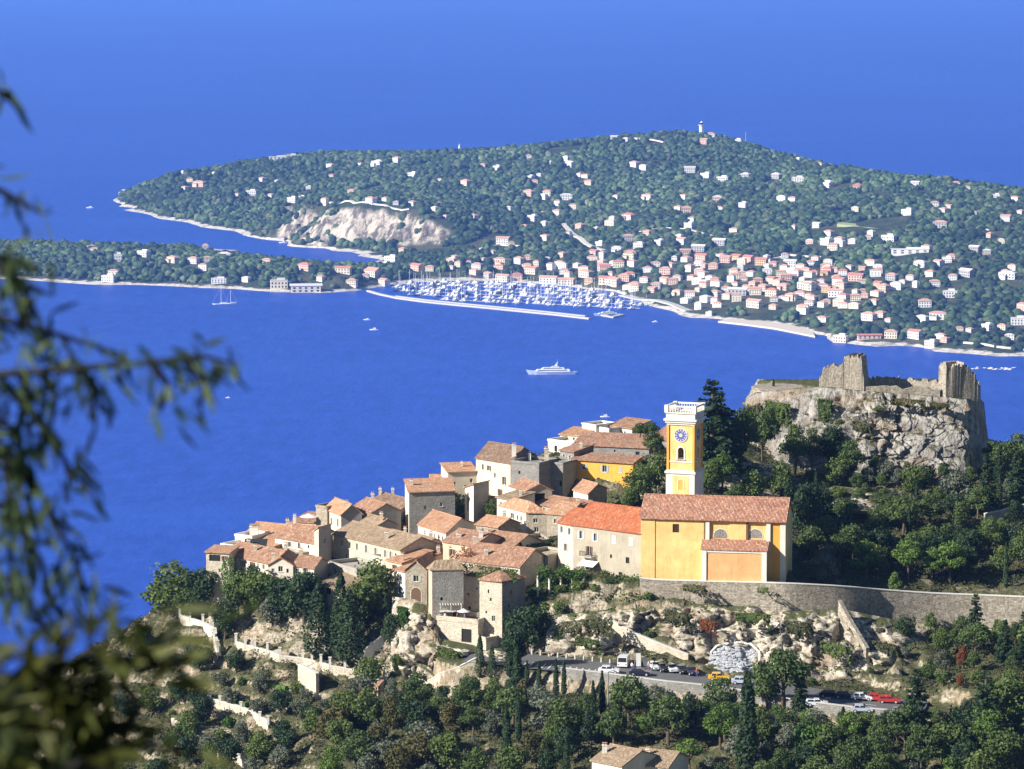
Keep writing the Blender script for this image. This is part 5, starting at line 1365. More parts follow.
NAMES = {'pine': ('pine_tree', 'pine'), 'brightpine': ('pine_tree', 'pine'), 'broad': ('leafy_tree', 'tree'), 'dark': ('oak_tree', 'tree'), 'autumn': ('leafy_tree', 'tree'), 'red': ('leafy_tree', 'tree'),
         'round': ('umbrella_pine', 'pine'), 'olive': ('olive_tree', 'olive tree'), 'bigolive': ('olive_tree', 'olive tree'), 'cypress': ('cypress_tree', 'cypress'), 'fat': ('cypress_tree', 'cypress'),
         'conifer': ('conifer_tree', 'conifer'), 'shrub': ('shrub', 'shrub'), 'bshrub': ('shrub', 'shrub')}
MESHES = {}
def get_meshes(key, i):
    if (key, i) not in MESHES:
        V, F, tr, H, leaf = KINDS_[key][i]
        c = np_mesh('crown', V, F, leaf); t = tr.build('trunk', 'bark', None, True)
        MESHES[key, i] = (c.data, t.data, H); bpy.data.objects.remove(c); bpy.data.objects.remove(t)
    return MESHES[key, i]
trng = random.Random(5)
TREES = []
def add_tree(key, pos, h, w=1.0, label='', group=None, i=None):
    i = trng.randrange(len(KINDS_[key])) if i is None else i
    cm, tm, H = get_meshes(key, i); s = h / H
    name, cat = NAMES[key]
    r = bpy.data.objects.new(name, None); COL.objects.link(r); r.location = pos; r.rotation_euler.z = trng.uniform(0, 6.28)
    r.scale = (s * w, s * w, s); tag(r, label, cat, group)
    for nm, me in (('crown', cm), ('trunk', tm)):
        o = bpy.data.objects.new(nm, me); COL.objects.link(o); o.parent = r
    TREES.append((pos[0], pos[1], h)); return r
# width factors are relative to the species' own proportions
T_ = [  # kind, x, y of the foot, height in px, width factor, label
 ('conifer', 712, 482, 104, 1.25, 'tall dark conifer standing directly behind the clock tower'), ('conifer', 720, 476, 84, 1.3, 'middle dark conifer of the clump right behind the clock tower'), ('conifer', 729, 480, 72, 1.3, 'shorter blue-green conifer beside the tall dark one behind the clock tower'),
 ('fat', 699, 480, 62, .9, 'dark narrow cypress squeezed between the clock tower and the tall conifer'), ('cypress', 773.5, 386, 13, 1.6, 'tiny dark cypress standing alone on the rim of the crag'),
 ('pine', 741, 478, 72, .7, 'sparse green tree climbing the rocks below the left end of the crag'), ('brightpine', 722, 492, 40, 1.0, 'rounded mid-green pine behind the church roof'),
 ('broad', 629, 511, 28, 1.0, 'leafy tree between the little stone cabin and the red presbytery roof'), ('broad', 640, 502, 42, 1.05, 'bushy green tree rising over the ridge of the presbytery roof'),
 ('broad', 655, 497, 48, .8, 'green tree pressed against the foot of the clock tower'), ('broad', 641, 490, 30, .8, 'small tree by the corner of the yellow-ochre house'), ('pine', 654, 464, 36, .8, 'loose tree on the slope just behind the clock tower shaft'),
 ('broad', 640, 436, 15, 1.5, 'low hilltop tree beside the white skyline houses'), ('broad', 652, 434, 14, 1.5, 'low bushy tree behind the brown roofed house near the clock tower'),
 ('round', 446, 521, 32, 1.25, 'large round dark green tree in front of the tall shaded house'), ('broad', 493, 524, 28, .8, 'small green tree between the narrow tall house and the rounded cream house'), ('broad', 487, 516, 20, .8, 'bushy tree in the shade of the cream mansion'),
 ('broad', 171, 618, 54, 1.15, 'big bushy tree at the seaward end of the garden terraces'), ('dark', 203, 612, 42, .9, 'dark oak below the loggia house at the village tip'), ('broad', 188, 622, 30, 1.0, 'low leafy tree beside the zigzag garden path'),
 ('dark', 224, 642, 40, .8, 'dark tree hiding the end of the pillared garden path'), ('broad', 238, 618, 46, .7, 'tall leafy tree against the long cream row house'), ('broad', 262, 620, 48, .85, 'broad leafy tree below the gabled row house'),
 ('dark', 285, 622, 44, .95, 'wide dark oak in front of the row houses'), ('dark', 304, 626, 52, .85, 'tall dark oak below the tiled terrace'), ('bigolive', 272, 630, 32, .9, 'silvery olive in the row of dark trees under the village'),
 ('fat', 319, 660, 66, 1.05, 'stout conical cypress beside the garden path wall'), ('fat', 341, 662, 78, .62, 'tall slim cypress, the taller of the two that touch'), ('fat', 350, 666, 66, 1.1, 'broad dark cypress touching the tall slim one'),
 ('broad', 372, 618, 56, .95, 'large leafy green tree beside the tiled terrace roof'), ('broad', 356, 628, 44, .8, 'green tree behind the pair of touching cypresses'), ('fat', 386, 630, 30, .8, 'small dark cypress on the bank below the arched-door house'), ('dark', 392, 655, 40, .6, 'dark narrow tree hugging the cliff wall below the arched-door house'),
 ('cypress', 511, 682, 50, 1.7, 'dark slender cypress at the foot of the stone tower house'), ('cypress', 517, 684, 44, 1.6, 'second slender cypress crowding the first at the tower house foot'), ('dark', 528, 655, 56, 1.05, 'large dark round-topped tree in the shade of the stone tower house'), ('dark', 516, 668, 50, .8, 'dark tree below the shaded wall of the stone tower house'),
 ('broad', 558, 646, 22, .9, 'small dark tree at the base of the ivy-hung rocks'), ('dark', 540, 644, 40, .8, 'shaded tree between the dark tower wall and the rocks'),
 ('fat', 480, 680, 45, .7, 'pointed evergreen on the rocks below the arched terrace'), ('fat', 492, 684, 36, .8, 'short evergreen below the sunlit tower house wall'),
 ('cypress', 539, 692, 30, 1.3, 'short cypress at the near edge of the car park'), ('cypress', 556, 698, 40, 1.0, 'cypress below the car park beside the shorter one'), ('cypress', 564, 697, 38, 1.0, 'cypress below the striped parking bays'), ('cypress', 582, 716, 26, 1.0, 'thin low cypress above the cottage roofs'),
 ('cypress', 593, 722, 42, 1.0, 'thin cypress left of the tall grey lamp post'), ('cypress', 602, 716, 46, 1.05, 'tallest thin cypress beside the tall grey lamp post'), ('cypress', 617, 724, 46, 1.15, 'thin cypress right of the tall grey lamp post'), ('cypress', 527, 690, 30, 1.2, 'little cypress by the beginning of the car park'),
 ('cypress', 747, 778, 108, 1.35, 'very tall narrow cypress rising in front of the road'), ('fat', 741, 778, 50, .55, 'dark shorter cypress leaning against the very tall one'),
 ('pine', 782, 712, 66, 1.15, 'big spreading pine covering the bend of the road'), ('pine', 766, 718, 48, .9, 'smaller pine pressed against the big one by the road'), ('pine', 721, 724, 50, 1.05, 'pine standing right below the yellow car'), ('conifer', 800, 716, 52, .9, 'dark fir beside the big spreading pine at the road bend'),
 ('bigolive', 640, 716, 36, 1.0, 'grey-green olive under the road wall'), ('broad', 668, 722, 34, .9, 'green tree under the road wall between two olives'), ('bigolive', 655, 712, 32, .9, 'pale olive against the stones of the road wall'), ('dark', 690, 728, 40, .9, 'dark tree below the road wall next to the pine'), ('brightpine', 642, 744, 30, .9, 'bright green bushy tree behind the cottages'), ('brightpine', 690, 772, 36, 1.0, 'sunlit yellow-green tree beside the cottage gable'),
 ('bigolive', 788, 752, 34, 1.0, 'grey olive in the wood below the white estate car'), ('round', 815, 762, 42, 1.1, 'large round dark tree below the white estate car'), ('cypress', 843, 738, 32, 1.6, 'dark cypress standing by the lower road edge'), ('broad', 865, 742, 34, 1.0, 'green tree next to the dark cypress at the road edge'), ('bigolive', 848, 776, 34, 1.1, 'silver-grey olive at the bottom edge below the road bend'),
 ('bigolive', 824, 583, 33, 1.1, 'big silvery olive on the church path beside the wall'), ('brightpine', 866, 582, 44, .95, 'bright green pine on the church path, next to the silvery olive'), ('brightpine', 908, 582, 44, .95, 'bright green pine in the middle of the path row'), ('brightpine', 950, 586, 46, 1.0, 'bright green pine at the far end of the path row'), ('brightpine', 932, 584, 38, .8, 'shorter bright pine between two taller ones on the path'),
 ('brightpine', 895, 604, 30, .6, 'thin pale-green tree leaning over the retaining wall'), ('cypress', 999, 517, 44, 1.1, 'thin dark cypress beside the pale garden wall'), ('conifer', 986, 512, 60, .9, 'dark fir right of the crag'), ('conifer', 1016, 508, 62, .9, 'tall dark fir at the right edge of the picture'),
 ('pine', 1000, 478, 36, 1.0, 'wind-blown pine on the ridge right of the crag'), ('pine', 1018, 475, 44, .9, 'pine on the skyline at the picture edge'), ('pine', 992, 470, 30, .9, 'dark pine touching the shaded end of the crag'), ('bigolive', 958, 508, 44, .95, 'big grey-green tree at the foot of the crag\'s shaded corner'), ('olive', 883, 482, 28, 1.1, 'round olive tree under the sheer face of the crag'), ('broad', 914, 500, 40, .9, 'leafy tree below the sheer face of the crag'),
 ('shrub', 840, 425, 9, 1.2, 'bush clinging to the crag face left of the keep wall'), ('olive', 905, 448, 12, 1.3, 'small pale tree on a ledge low on the sheer crag face'), ('shrub', 880, 412, 7, 1.5, 'tiny bush just under the rim below the castle terrace'), ('pine', 762, 470, 62, .6, 'dark slender tree in front of the crag\'s left rib'), ('dark', 832, 470, 50, .8, 'dark tree piled against the middle of the crag foot'), ('pine', 850, 482, 44, .9, 'bushy pine at the foot of the crag below the keep'),
 ('pine', 768, 452, 48, .6, 'thin dark tree rooted in the left cleft of the crag'), ('broad', 786, 446, 34, .7, 'leafy bush-like tree halfway up the left part of the crag'), ('dark', 808, 440, 32, .7, 'dark tree on the crag below the broken wall'), ('broad', 748, 440, 40, .8, 'tree leaning on the left edge of the crag'),
 ('shrub', 863, 432, 10, 1.3, 'bush growing from a ledge in the middle of the crag face'), ('pine', 795, 478, 56, .75, 'dark tree climbing the crag between two pale ribs'), ('broad', 780, 500, 44, .9, 'olive-brown tree on the rocks behind the church gable'), ('pine', 812, 470, 44, .7, 'dark tree in the cleft of the crag'), ('broad', 835, 488, 34, 1.0, 'bushy tree on the rubble below the crag'), ('dark', 806, 545, 70, .7, 'dark tree standing against the shaded church gable'),
 ('dark', 905, 645, 34, .9, 'dark tree on the bank below the retaining wall'), ('conifer', 975, 650, 58, .9, 'blue-green fir below the retaining wall'), ('conifer', 1004, 668, 50, 1.0, 'broad fir below the retaining wall near the picture edge'), ('red', 962, 668, 24, .7, 'rust-red tree among the green firs'), ('red', 960, 690, 18, .6, 'small rust-red tree below the other rusty one'), ('conifer', 985, 752, 84, 1.15, 'big silvery-blue fir with drooping boughs near the bottom corner'),
]
for key, x, y, hp, w, lab in T_:
    if (x, y) == (773.5, 386): p = at(x, 390, 800); p.z = CRAG_Z - .2
    elif (x, y) in ((863, 432), (840, 425), (905, 448), (880, 412), (768, 452), (786, 446), (808, 440), (748, 440)): p = at(x, y, (783.0 if x < 870 else 781) if x > 830 else 788)
    else: p = hit(x, min(y, 805)) or at(x, y, 760)
    if x < 400 and key in ('dark', 'broad', 'bigolive', 'fat'): hp *= 1.18; w *= 1.12
    if (x, y) == (895, 604): p = at(895, 600, 706)
    Y = p.y; hm = hp * Y / F_PX / math.cos(R(9))
    add_tree(key, p, hm, w, lab)
# woods: scattered on the ground, each tree a thing of its own
def scatter(poly, spacing, kinds, hrange, labs, group, yr, seed, avoid=3.0, wr=(.85, 1.15)):
    rg = random.Random(seed); pts = []
    kk = [k for k, wt in kinds for _ in range(wt)]
    tries = 0
    while tries < 9000:
        tries += 1
        X = rg.uniform(-125, 105); Y = rg.uniform(*yr); z = float(gz(X, Y)); px, py = proj(X, Y, z)
        if not inpoly(px, py, poly): continue
        sp = spacing * (.8 + .4 * rg.random())
        if any((a - X) ** 2 + (b - Y) ** 2 < sp * sp for a, b in pts): continue
        if any((a - X) ** 2 + (b - Y) ** 2 < avoid * avoid for a, b, _ in TREES): continue
        rdist = float(road_dist(np.array([X]), np.array([Y]))[0][0])
        if rdist < 9.5: continue
        if 570 < px < 705 and Y < 640: continue
        k = rg.choice(kk); h = rg.uniform(*hrange) * (.62 if Y > 752 else 1) * {'olive': .7, 'bigolive': .8, 'shrub': .35, 'bshrub': .35, 'conifer': 1.5, 'cypress': 1.3, 'fat': 1.2}.get(k, 1)
        if rdist < 26 and Y < 690: h = min(h, 1.6 + rdist * .17)
        if seed == 3 and Y > 678: h *= max(.42, 1 - (Y - 678) * .035)
        pts.append((X, Y)); add_tree(k, (X, Y, z), h, rg.uniform(*wr) * rg.choice((.8, 1, 1, 1.15)), labs.get(k, labs['*']), group + ' (' + NAMES[k][1] + ')' if False else group + ', ' + NAME_G[k])
    return len(pts)
NAME_G = {'pine': 'dark pines', 'brightpine': 'bright pines', 'broad': 'green leafy trees', 'dark': 'dark oaks', 'autumn': 'brownish trees', 'red': 'rusty trees', 'round': 'round pines', 'olive': 'small olives', 'bigolive': 'grey olives', 'cypress': 'cypresses', 'fat': 'cypresses', 'conifer': 'firs', 'shrub': 'shrubs', 'bshrub': 'bright shrubs'}
def labs(where): return {'*': 'tree ' + where, 'pine': 'dark green pine ' + where, 'brightpine': 'bright yellow-green pine ' + where, 'broad': 'mid-green leafy tree ' + where, 'dark': 'very dark green oak ' + where, 'autumn': 'brownish-green tree ' + where, 'olive': 'small grey-green olive tree ' + where,
        'bigolive': 'silvery grey olive tree ' + where, 'conifer': 'dark pointed fir ' + where, 'cypress': 'narrow dark cypress ' + where, 'fat': 'stout dark cypress ' + where, 'shrub': 'low green shrub ' + where, 'bshrub': 'bright green shrub ' + where, 'round': 'round-headed pine ' + where}
CNT = []
CNT.append(scatter([(330, 735), (400, 700), (470, 690), (520, 700), (590, 735), (600, 800), (330, 800)], 5.2, [('broad', 6), ('autumn', 2), ('dark', 2), ('pine', 3), ('bigolive', 4), ('brightpine', 1), ('cypress', 1)], (5.5, 10), labs('in the wood at the foot of the village cliff'), 'wood below the village cliff', (608, 700), 1))
CNT.append(scatter([(600, 712), (700, 716), (790, 725), (820, 735), (900, 738), (900, 800), (600, 800)], 5.4, [('pine', 5), ('dark', 3), ('broad', 5), ('bigolive', 3), ('brightpine', 2), ('cypress', 1)], (6, 10.5), labs('in the wood below the car park road'), 'wood below the road', (608, 690), 2))
CNT.append(scatter([(925, 625), (1030, 605), (1060, 620), (1060, 800), (880, 800), (890, 725), (925, 690)], 5.4, [('pine', 6), ('dark', 3), ('broad', 4), ('bigolive', 3), ('conifer', 2), ('brightpine', 2)], (6.5, 11), labs('on the dense wooded bank below the end of the retaining wall'), 'wood on the right-hand bank', (608, 702), 3))
CNT.append(scatter([(800, 500), (860, 480), (960, 485), (1050, 460), (1060, 592), (960, 588), (800, 572)], 5.6, [('pine', 6), ('dark', 5), ('broad', 4), ('bigolive', 2), ('conifer', 1), ('cypress', 1)], (5.5, 10), labs('in the dark wood between the crag and the church path'), 'wood under the crag', (706, 800), 4))
CNT.append(scatter([(697, 495), (700, 450), (740, 430), (760, 470), (850, 475), (900, 470), (960, 480), (900, 500), (800, 510), (790, 530)], 6.0, [('pine', 4), ('dark', 3), ('broad', 3), ('shrub', 4), ('olive', 2)], (4.5, 7.5), labs('on the rocky slope under the crag'), 'trees on the rocky slope', (716, 790), 5))
CNT.append(scatter([(180, 655), (300, 690), (400, 690), (420, 720), (330, 740), (250, 790), (170, 740)], 4.6, [('olive', 5), ('bigolive', 3), ('shrub', 3), ('broad', 4), ('dark', 2), ('bshrub', 2)], (5, 8.5), labs('on the sunny garden terraces below the village'), 'garden terrace trees', (655, 745), 6))
CNT.append(scatter([(90, 660), (180, 640), (200, 720), (240, 800), (60, 800), (20, 760)], 5.5, [('olive', 3), ('shrub', 4), ('dark', 3), ('broad', 2)], (4.5, 7.5), labs('on the bare rocky slope falling to the sea'), 'scrub on the seaward slope', (655, 760), 7))
CNT.append(scatter([(185, 600), (215, 585), (330, 600), (420, 630), (400, 680), (330, 640), (230, 628)], 4.2, [('broad', 3), ('dark', 3), ('bigolive', 1), ('shrub', 2)], (4.5, 6.5), labs('on the bank right under the row houses'), 'trees under the row houses', (690, 750), 8))
CNT.append(scatter([(524, 585), (640, 582), (655, 606), (610, 618), (560, 625), (528, 612)], 3.2, [('bshrub', 6), ('shrub', 4)], (5, 7.5), labs('in the ivy-green garden under the presbytery'), 'garden under the presbytery', (690, 712), 9, 2.0))
CNT.append(scatter([(560, 620), (700, 600), (850, 625), (920, 650), (880, 695), (700, 670), (560, 650)], 4.6, [('shrub', 5), ('olive', 1), ('bshrub', 1)], (3.5, 6.5), labs('in the rocks between the retaining wall and the road'), 'shrubs on the road cliff', (680, 702), 10))
print('trees', CNT, len(TREES))

# ground cover: scrub between the trees, one mass
rng = np.random.default_rng(3)
n = 52000
X = rng.uniform(-128, 120, n); Y = rng.uniform(606, 820, n); Zg = gz(X, Y); px, py = proj(X, Y, Zg)
dens = fbm(X / 9, Y / 9, s=88, o=3)
keep = (px > -40) & (px < 1070) & (py < 830) & (py > 380)
cliff = inpoly(px, py, [(395, 600), (520, 600), (660, 602), (900, 615), (925, 700), (560, 660), (400, 690)])
left_ = px < 330
keep &= np.where(cliff, dens > .32, np.where(left_, dens > -.22, dens > -.45))
keep &= road_dist(X, Y)[0] > 8.5
P = np.stack([X, Y, Zg], 1)[keep]
P = P[:15000]; k = 20
Q0 = np.repeat(P, k, 0); dirs = rng.normal(size=(len(Q0), 3)); dirs[:, 2] = np.abs(dirs[:, 2]); dirs /= np.linalg.norm(dirs, axis=1)[:, None]
sz = np.repeat(rng.uniform(.4, 1.1, len(P)), k)[:, None]
V, F = cards(Q0 + dirs * sz * np.array([1.2, 1.2, .8]), dirs, .42, rng)
tag(np_mesh('undergrowth', V, F, 'leaf_scrub'), kind='stuff')

# creepers on walls: things of their own
def creeper(label, quad, n, size, mat='leaf_ivy', name='ivy'):
    """quad of four world points; leaves hug the surface"""
    rg = np.random.default_rng(len(label)); a, b, c, e = [np.array(q) for q in quad]
    u = rg.uniform(0, 1, n); v = rg.uniform(0, 1, n)
    kp = fbm(u * 4, v * 4, s=len(label), o=3) > -.25 - .3 * (v < .4); u = u[kp][:, None]; v = v[kp][:, None]
    P = (a * (1 - u) + b * u) * (1 - v) + (e * (1 - u) + c * u) * v
    nn = np.cross(b - a, e - a); nn /= np.linalg.norm(nn)
    P = P + nn * rg.uniform(.02, .35, (len(u), 1)); V, F = cards(P, np.tile(nn, (len(u), 1)), size, rg)
    o = np_mesh(name, V - a, F, mat); o.location = a; return tag(o, label, 'creeper')
def blanket(label, poly, n, hmax, mat, size=.42, name='creeper', yr=(670, 730)):
    rg = np.random.default_rng(len(label)); X = rg.uniform(-110, 110, n * 14); Y = rg.uniform(*yr, n * 14); Z = gz(X, Y); px, py = proj(X, Y, Z)
    k = inpoly(px, py, poly); X, Y, Z = X[k][:n], Y[k][:n], Z[k][:n]
    hump = np.clip(.55 + fbm(X / 3.0, Y / 3.0, s=len(label), o=3) * 1.1, .08, 1.3) * hmax
    P = np.stack([X, Y, Z + hump * rg.uniform(.55, 1.05, len(X))], 1); V, F = cards(P, np.tile([-.2, -.6, .9], (len(P), 1)), size, rg)
    o0 = P[0]; o = np_mesh(name, V - o0, F, mat); o.location = o0; return tag(o, label, 'creeper')
def wallquad(x0, y0, D0, x1, y1, D1, drop):
    a = at(x0, y0, D0); b = at(x1, y1, D1); b.z = a.z
    return [a - UP * drop, b - UP * drop, b, a]
creeper('bright green creeper climbing the end of the long cream row house', wallquad(222, 556, 732.5, 234, 558, 729.5, 7), 900, .42)
creeper('green ivy sheet over the lit edge of the dark ivy building', wallquad(514, 541, 727.5, 523, 546, 725, 6.5), 1200, .4)
creeper('dark ivy covering the shaded front of the ivy building', wallquad(523, 545, 727, 550, 541, 731, 6), 2200, .45)
creeper('ivy hanging under the eaves of the broad brown roofed house', wallquad(462, 563, 707.6, 518, 567, 700, 2.4), 1000, .36)
creeper('rusty red vine on the creeper-clad house', wallquad(450, 545, 719.5, 472, 547, 716, 5), 900, .36, 'leaf_red', 'vine')

blanket('lush green creeper blanket covering the garden bank under the presbytery', [(522, 582), (560, 576), (640, 580), (662, 592), (648, 606), (600, 602), (560, 612), (530, 606)], 11000, 1.5, 'leaf_ivy')
blanket('dark ivy sheet sliding down the rocks beside the stone tower house', [(532, 604), (565, 608), (575, 622), (560, 645), (535, 640)], 4500, 1.8, 'leaf_broad')
blanket('scrub hanging over the rocks at the start of the retaining wall', [(640, 588), (668, 590), (660, 612), (622, 618), (612, 604)], 4200, 1.8, 'leaf_broad')
# ================================================================== THE CAPE: VILLAS, TOWN, HARBOUR, FOREST
def far_house(wallm, roofm, kind):
    """unit villa: 1 wide, 0.75 deep, 0.6 high walls; windows set in as dark proud panes"""
    mb = MB(); w, dpt, h = .5, .38, .62
    mb.bx(-w, w, -dpt, dpt, -.25, h, 0)
    if kind == 'hip':
        e = .06; a, b, c, d_ = (-w - e, -dpt - e, h), (w + e, -dpt - e, h), (w + e, dpt + e, h), (-w - e, dpt + e, h)
        r0, r1 = (-.2, 0, h + .2), (.2, 0, h + .2)
        for f in ((a, b, r1, r0), (b, c, r1), (c, d_, r0, r1), (d_, a, r0)): mb.poly(f, 1)
        mb.poly([d_, c, b, a], 1)
    elif kind == 'gable':
        e = .06; r0, r1 = (-w - e, 0, h + .2), (w + e, 0, h + .2)
        mb.poly([(-w - e, -dpt - e, h), (w + e, -dpt - e, h), r1, r0], 1); mb.poly([(w + e, dpt + e, h), (-w - e, dpt + e, h), r0, r1], 1)
        mb.poly([(w, -dpt, h), (w, dpt, h), (w, 0, h + .19)], 0); mb.poly([(-w, dpt, h), (-w, -dpt, h), (-w, 0, h + .19)], 0)
    elif kind == 'flat':
        mb.bx(-w - .02, w + .02, -dpt - .02, dpt + .02, h + .003, h + .05, 1); mb.bx(-.1, .35, -.1, .3, h + .053, h + .2, 0)
    elif kind == 'ell':
        mb.bx(-w * .9, -.05, -dpt - .25, -dpt - .003, -.25, h * .6, 0); mb.bx(-w * .9 - .04, 0, -dpt - .3, -dpt - .003, h * .6 + .003, h * .6 + .05, 1)
        e = .05; a, b, c, d_ = (-w - e, -dpt - e, h), (w + e, -dpt - e, h), (w + e, dpt + e, h), (-w - e, dpt + e, h)
        r0, r1 = (-.2, 0, h + .17), (.2, 0, h + .17)
        for f in ((a, b, r1, r0), (b, c, r1), (c, d_, r0, r1), (d_, a, r0)): mb.poly(f, 1)
    nx = 5
    for r in (0, 1):
        for i in range(nx):
            x = -w + (i + .5) / nx * 2 * w; z = .08 + r * .27
            if kind == 'ell' and x < 0 and r == 0: continue
            mb.poly([(x - .04, -dpt - .006, z), (x + .04, -dpt - .006, z), (x + .04, -dpt - .006, z + .15), (x - .04, -dpt - .006, z + .15)], 2)
            if i < 3:
                y = -dpt + (i + .5) / 3 * 2 * dpt
                for sx in (-1, 1):
                    q = [(sx * (w + .006), y - .04, z), (sx * (w + .006), y + .04, z), (sx * (w + .006), y + .04, z + .15), (sx * (w + .006), y - .04, z + .15)]
                    mb.poly(q if sx > 0 else q[::-1], 2)
    o = mb.build('villa', [wallm, roofm, 'dark']); me = o.data; bpy.data.objects.remove(o); return me
FH = {}
CN = {'w': ('far_white', 'white'), 'c': ('far_cream', 'cream'), 'p': ('far_pink', 'pink'), 'o': ('far_ochre', 'ochre'), 'g': ('far_grey', 'grey')}
RN = {'r': ('far_roof', 'red roof'), 'g': ('far_roof_grey', 'pale roof'), 'R': ('far_red', 'deep red roof')}
frng = random.Random(9)
FAR = []
def villa(px, py, wpx, col='w', roof='r', kind='hip', label=None, group=None, hf=1.0, rot=None, name='villa'):
    p = fhit(px, py + wpx * .22 * hf)
    sc = wpx * p.y / F_PX / 1.12
    key = (col, roof, kind)
    if key not in FH: FH[key] = far_house(CN[col][0], RN[roof][0], kind)
    o = bpy.data.objects.new(name, FH[key]); COL.objects.link(o); o.location = (p.x, p.y, p.z - .3)
    o.rotation_euler.z = frng.uniform(-.95, -.05) if rot is None else rot
    o.scale = (sc, sc * min(1, 14 / sc), max(6.5, min(sc * .85, 15)) * hf)
    z = o.scale.z
    kn = {'hip': 'hipped villa', 'gable': 'gabled house', 'flat': 'flat-roofed villa', 'ell': 'villa with a low front wing'}[kind]
    if label is None:
        zone = zone_of(px, py)
        group = 'houses ' + zone + ', %s %s' % (CN[col][1], kn)
        kw = {'hip': 'villa', 'gable': 'gabled house', 'flat': 'flat-topped house', 'ell': 'winged villa'}[kind]
        label = '%s %s, %s, %s' % (CN[col][1], kw, RN[roof][1], zone) if kind != 'flat' else '%s %s %s' % (CN[col][1], kw, zone)
        group = group + ', ' + RN[roof][1]
    tag(o, label, 'house', group); FAR.append((p.x, p.y, sc)); return o
def zone_of(x, y):
    if x < 420 and y > 235: return 'on the low headland before the small bay'
    if x < 400: return 'in the woods near the tip of the cape' if x < 280 else 'above the pale rock face'
    if y < 172: return 'along the crest by the lighthouse' if x < 770 else 'near the ridge right of the lighthouse'
    if y < 235 and x < 620: return 'in the woods behind the marina'
    if y < 235 and x < 850: return 'on the wooded slope below the lighthouse'
    if y < 262 and x >= 850: return 'on the wooded right slope of the cape'
    if x >= 850: return 'above the rocky right-hand shore'
    if x < 600: return 'on the quays behind the marina masts'
    if x < 720: return 'in the town above the marina end'
    return 'in the town above the beach'
Z1 = [(280, 195, 20, 'w', 'g', 'flat'), (340, 250, 50, 'p', 'r', 'ell'), (290, 268, 25, 'w', 'r', 'hip'), (517, 283, 40, 'w', 'g', 'flat'), (555, 238, 25, 'w', 'r', 'hip'), (605, 243, 18, 'w', 'r', 'hip'), (712, 265, 20, 'w', 'g', 'flat'),
      (585, 295, 25, 'w', 'r', 'gable'), (657, 308, 35, 'w', 'g', 'flat'), (795, 300, 20, 'c', 'r', 'hip'), (890, 187, 20, 'w', 'r', 'hip'), (945, 182, 40, 'w', 'g', 'ell'), (1010, 172, 25, 'w', 'r', 'hip'), (860, 280, 30, 'p', 'r', 'hip'), (790, 225, 20, 'c', 'r', 'hip'),
      (925, 310, 40, 'w', 'r', 'hip'), (975, 305, 25, 'w', 'r', 'hip'), (250, 510, 50, 'c', 'r', 'ell'), (320, 515, 40, 'w', 'r', 'hip'), (425, 498, 50, 'w', 'g', 'hip'), (570, 520, 40, 'c', 'r', 'hip'), (620, 500, 25, 'w', 'r', 'hip'),
      (700, 535, 50, 'p', 'R', 'hip'), (830, 545, 60, 'c', 'R', 'gable'), (935, 550, 60, 'p', 'r', 'gable'), (150, 490, 50, 'w', 'g', 'flat'), (30, 575, 50, 'w', 'g', 'flat'), (860, 590, 40, 'c', 'r', 'hip'), (500, 580, 30, 'w', 'g', 'hip'), (970, 590, 40, 'c', 'r', 'gable'), (755, 575, 30, 'c', 'r', 'hip'),
      (390, 215, 14, 'w', 'r', 'hip'), (470, 290, 18, 'c', 'r', 'hip'), (690, 300, 24, 'w', 'g', 'flat'), (740, 305, 20, 'c', 'r', 'hip'), (905, 570, 30, 'w', 'r', 'hip')]
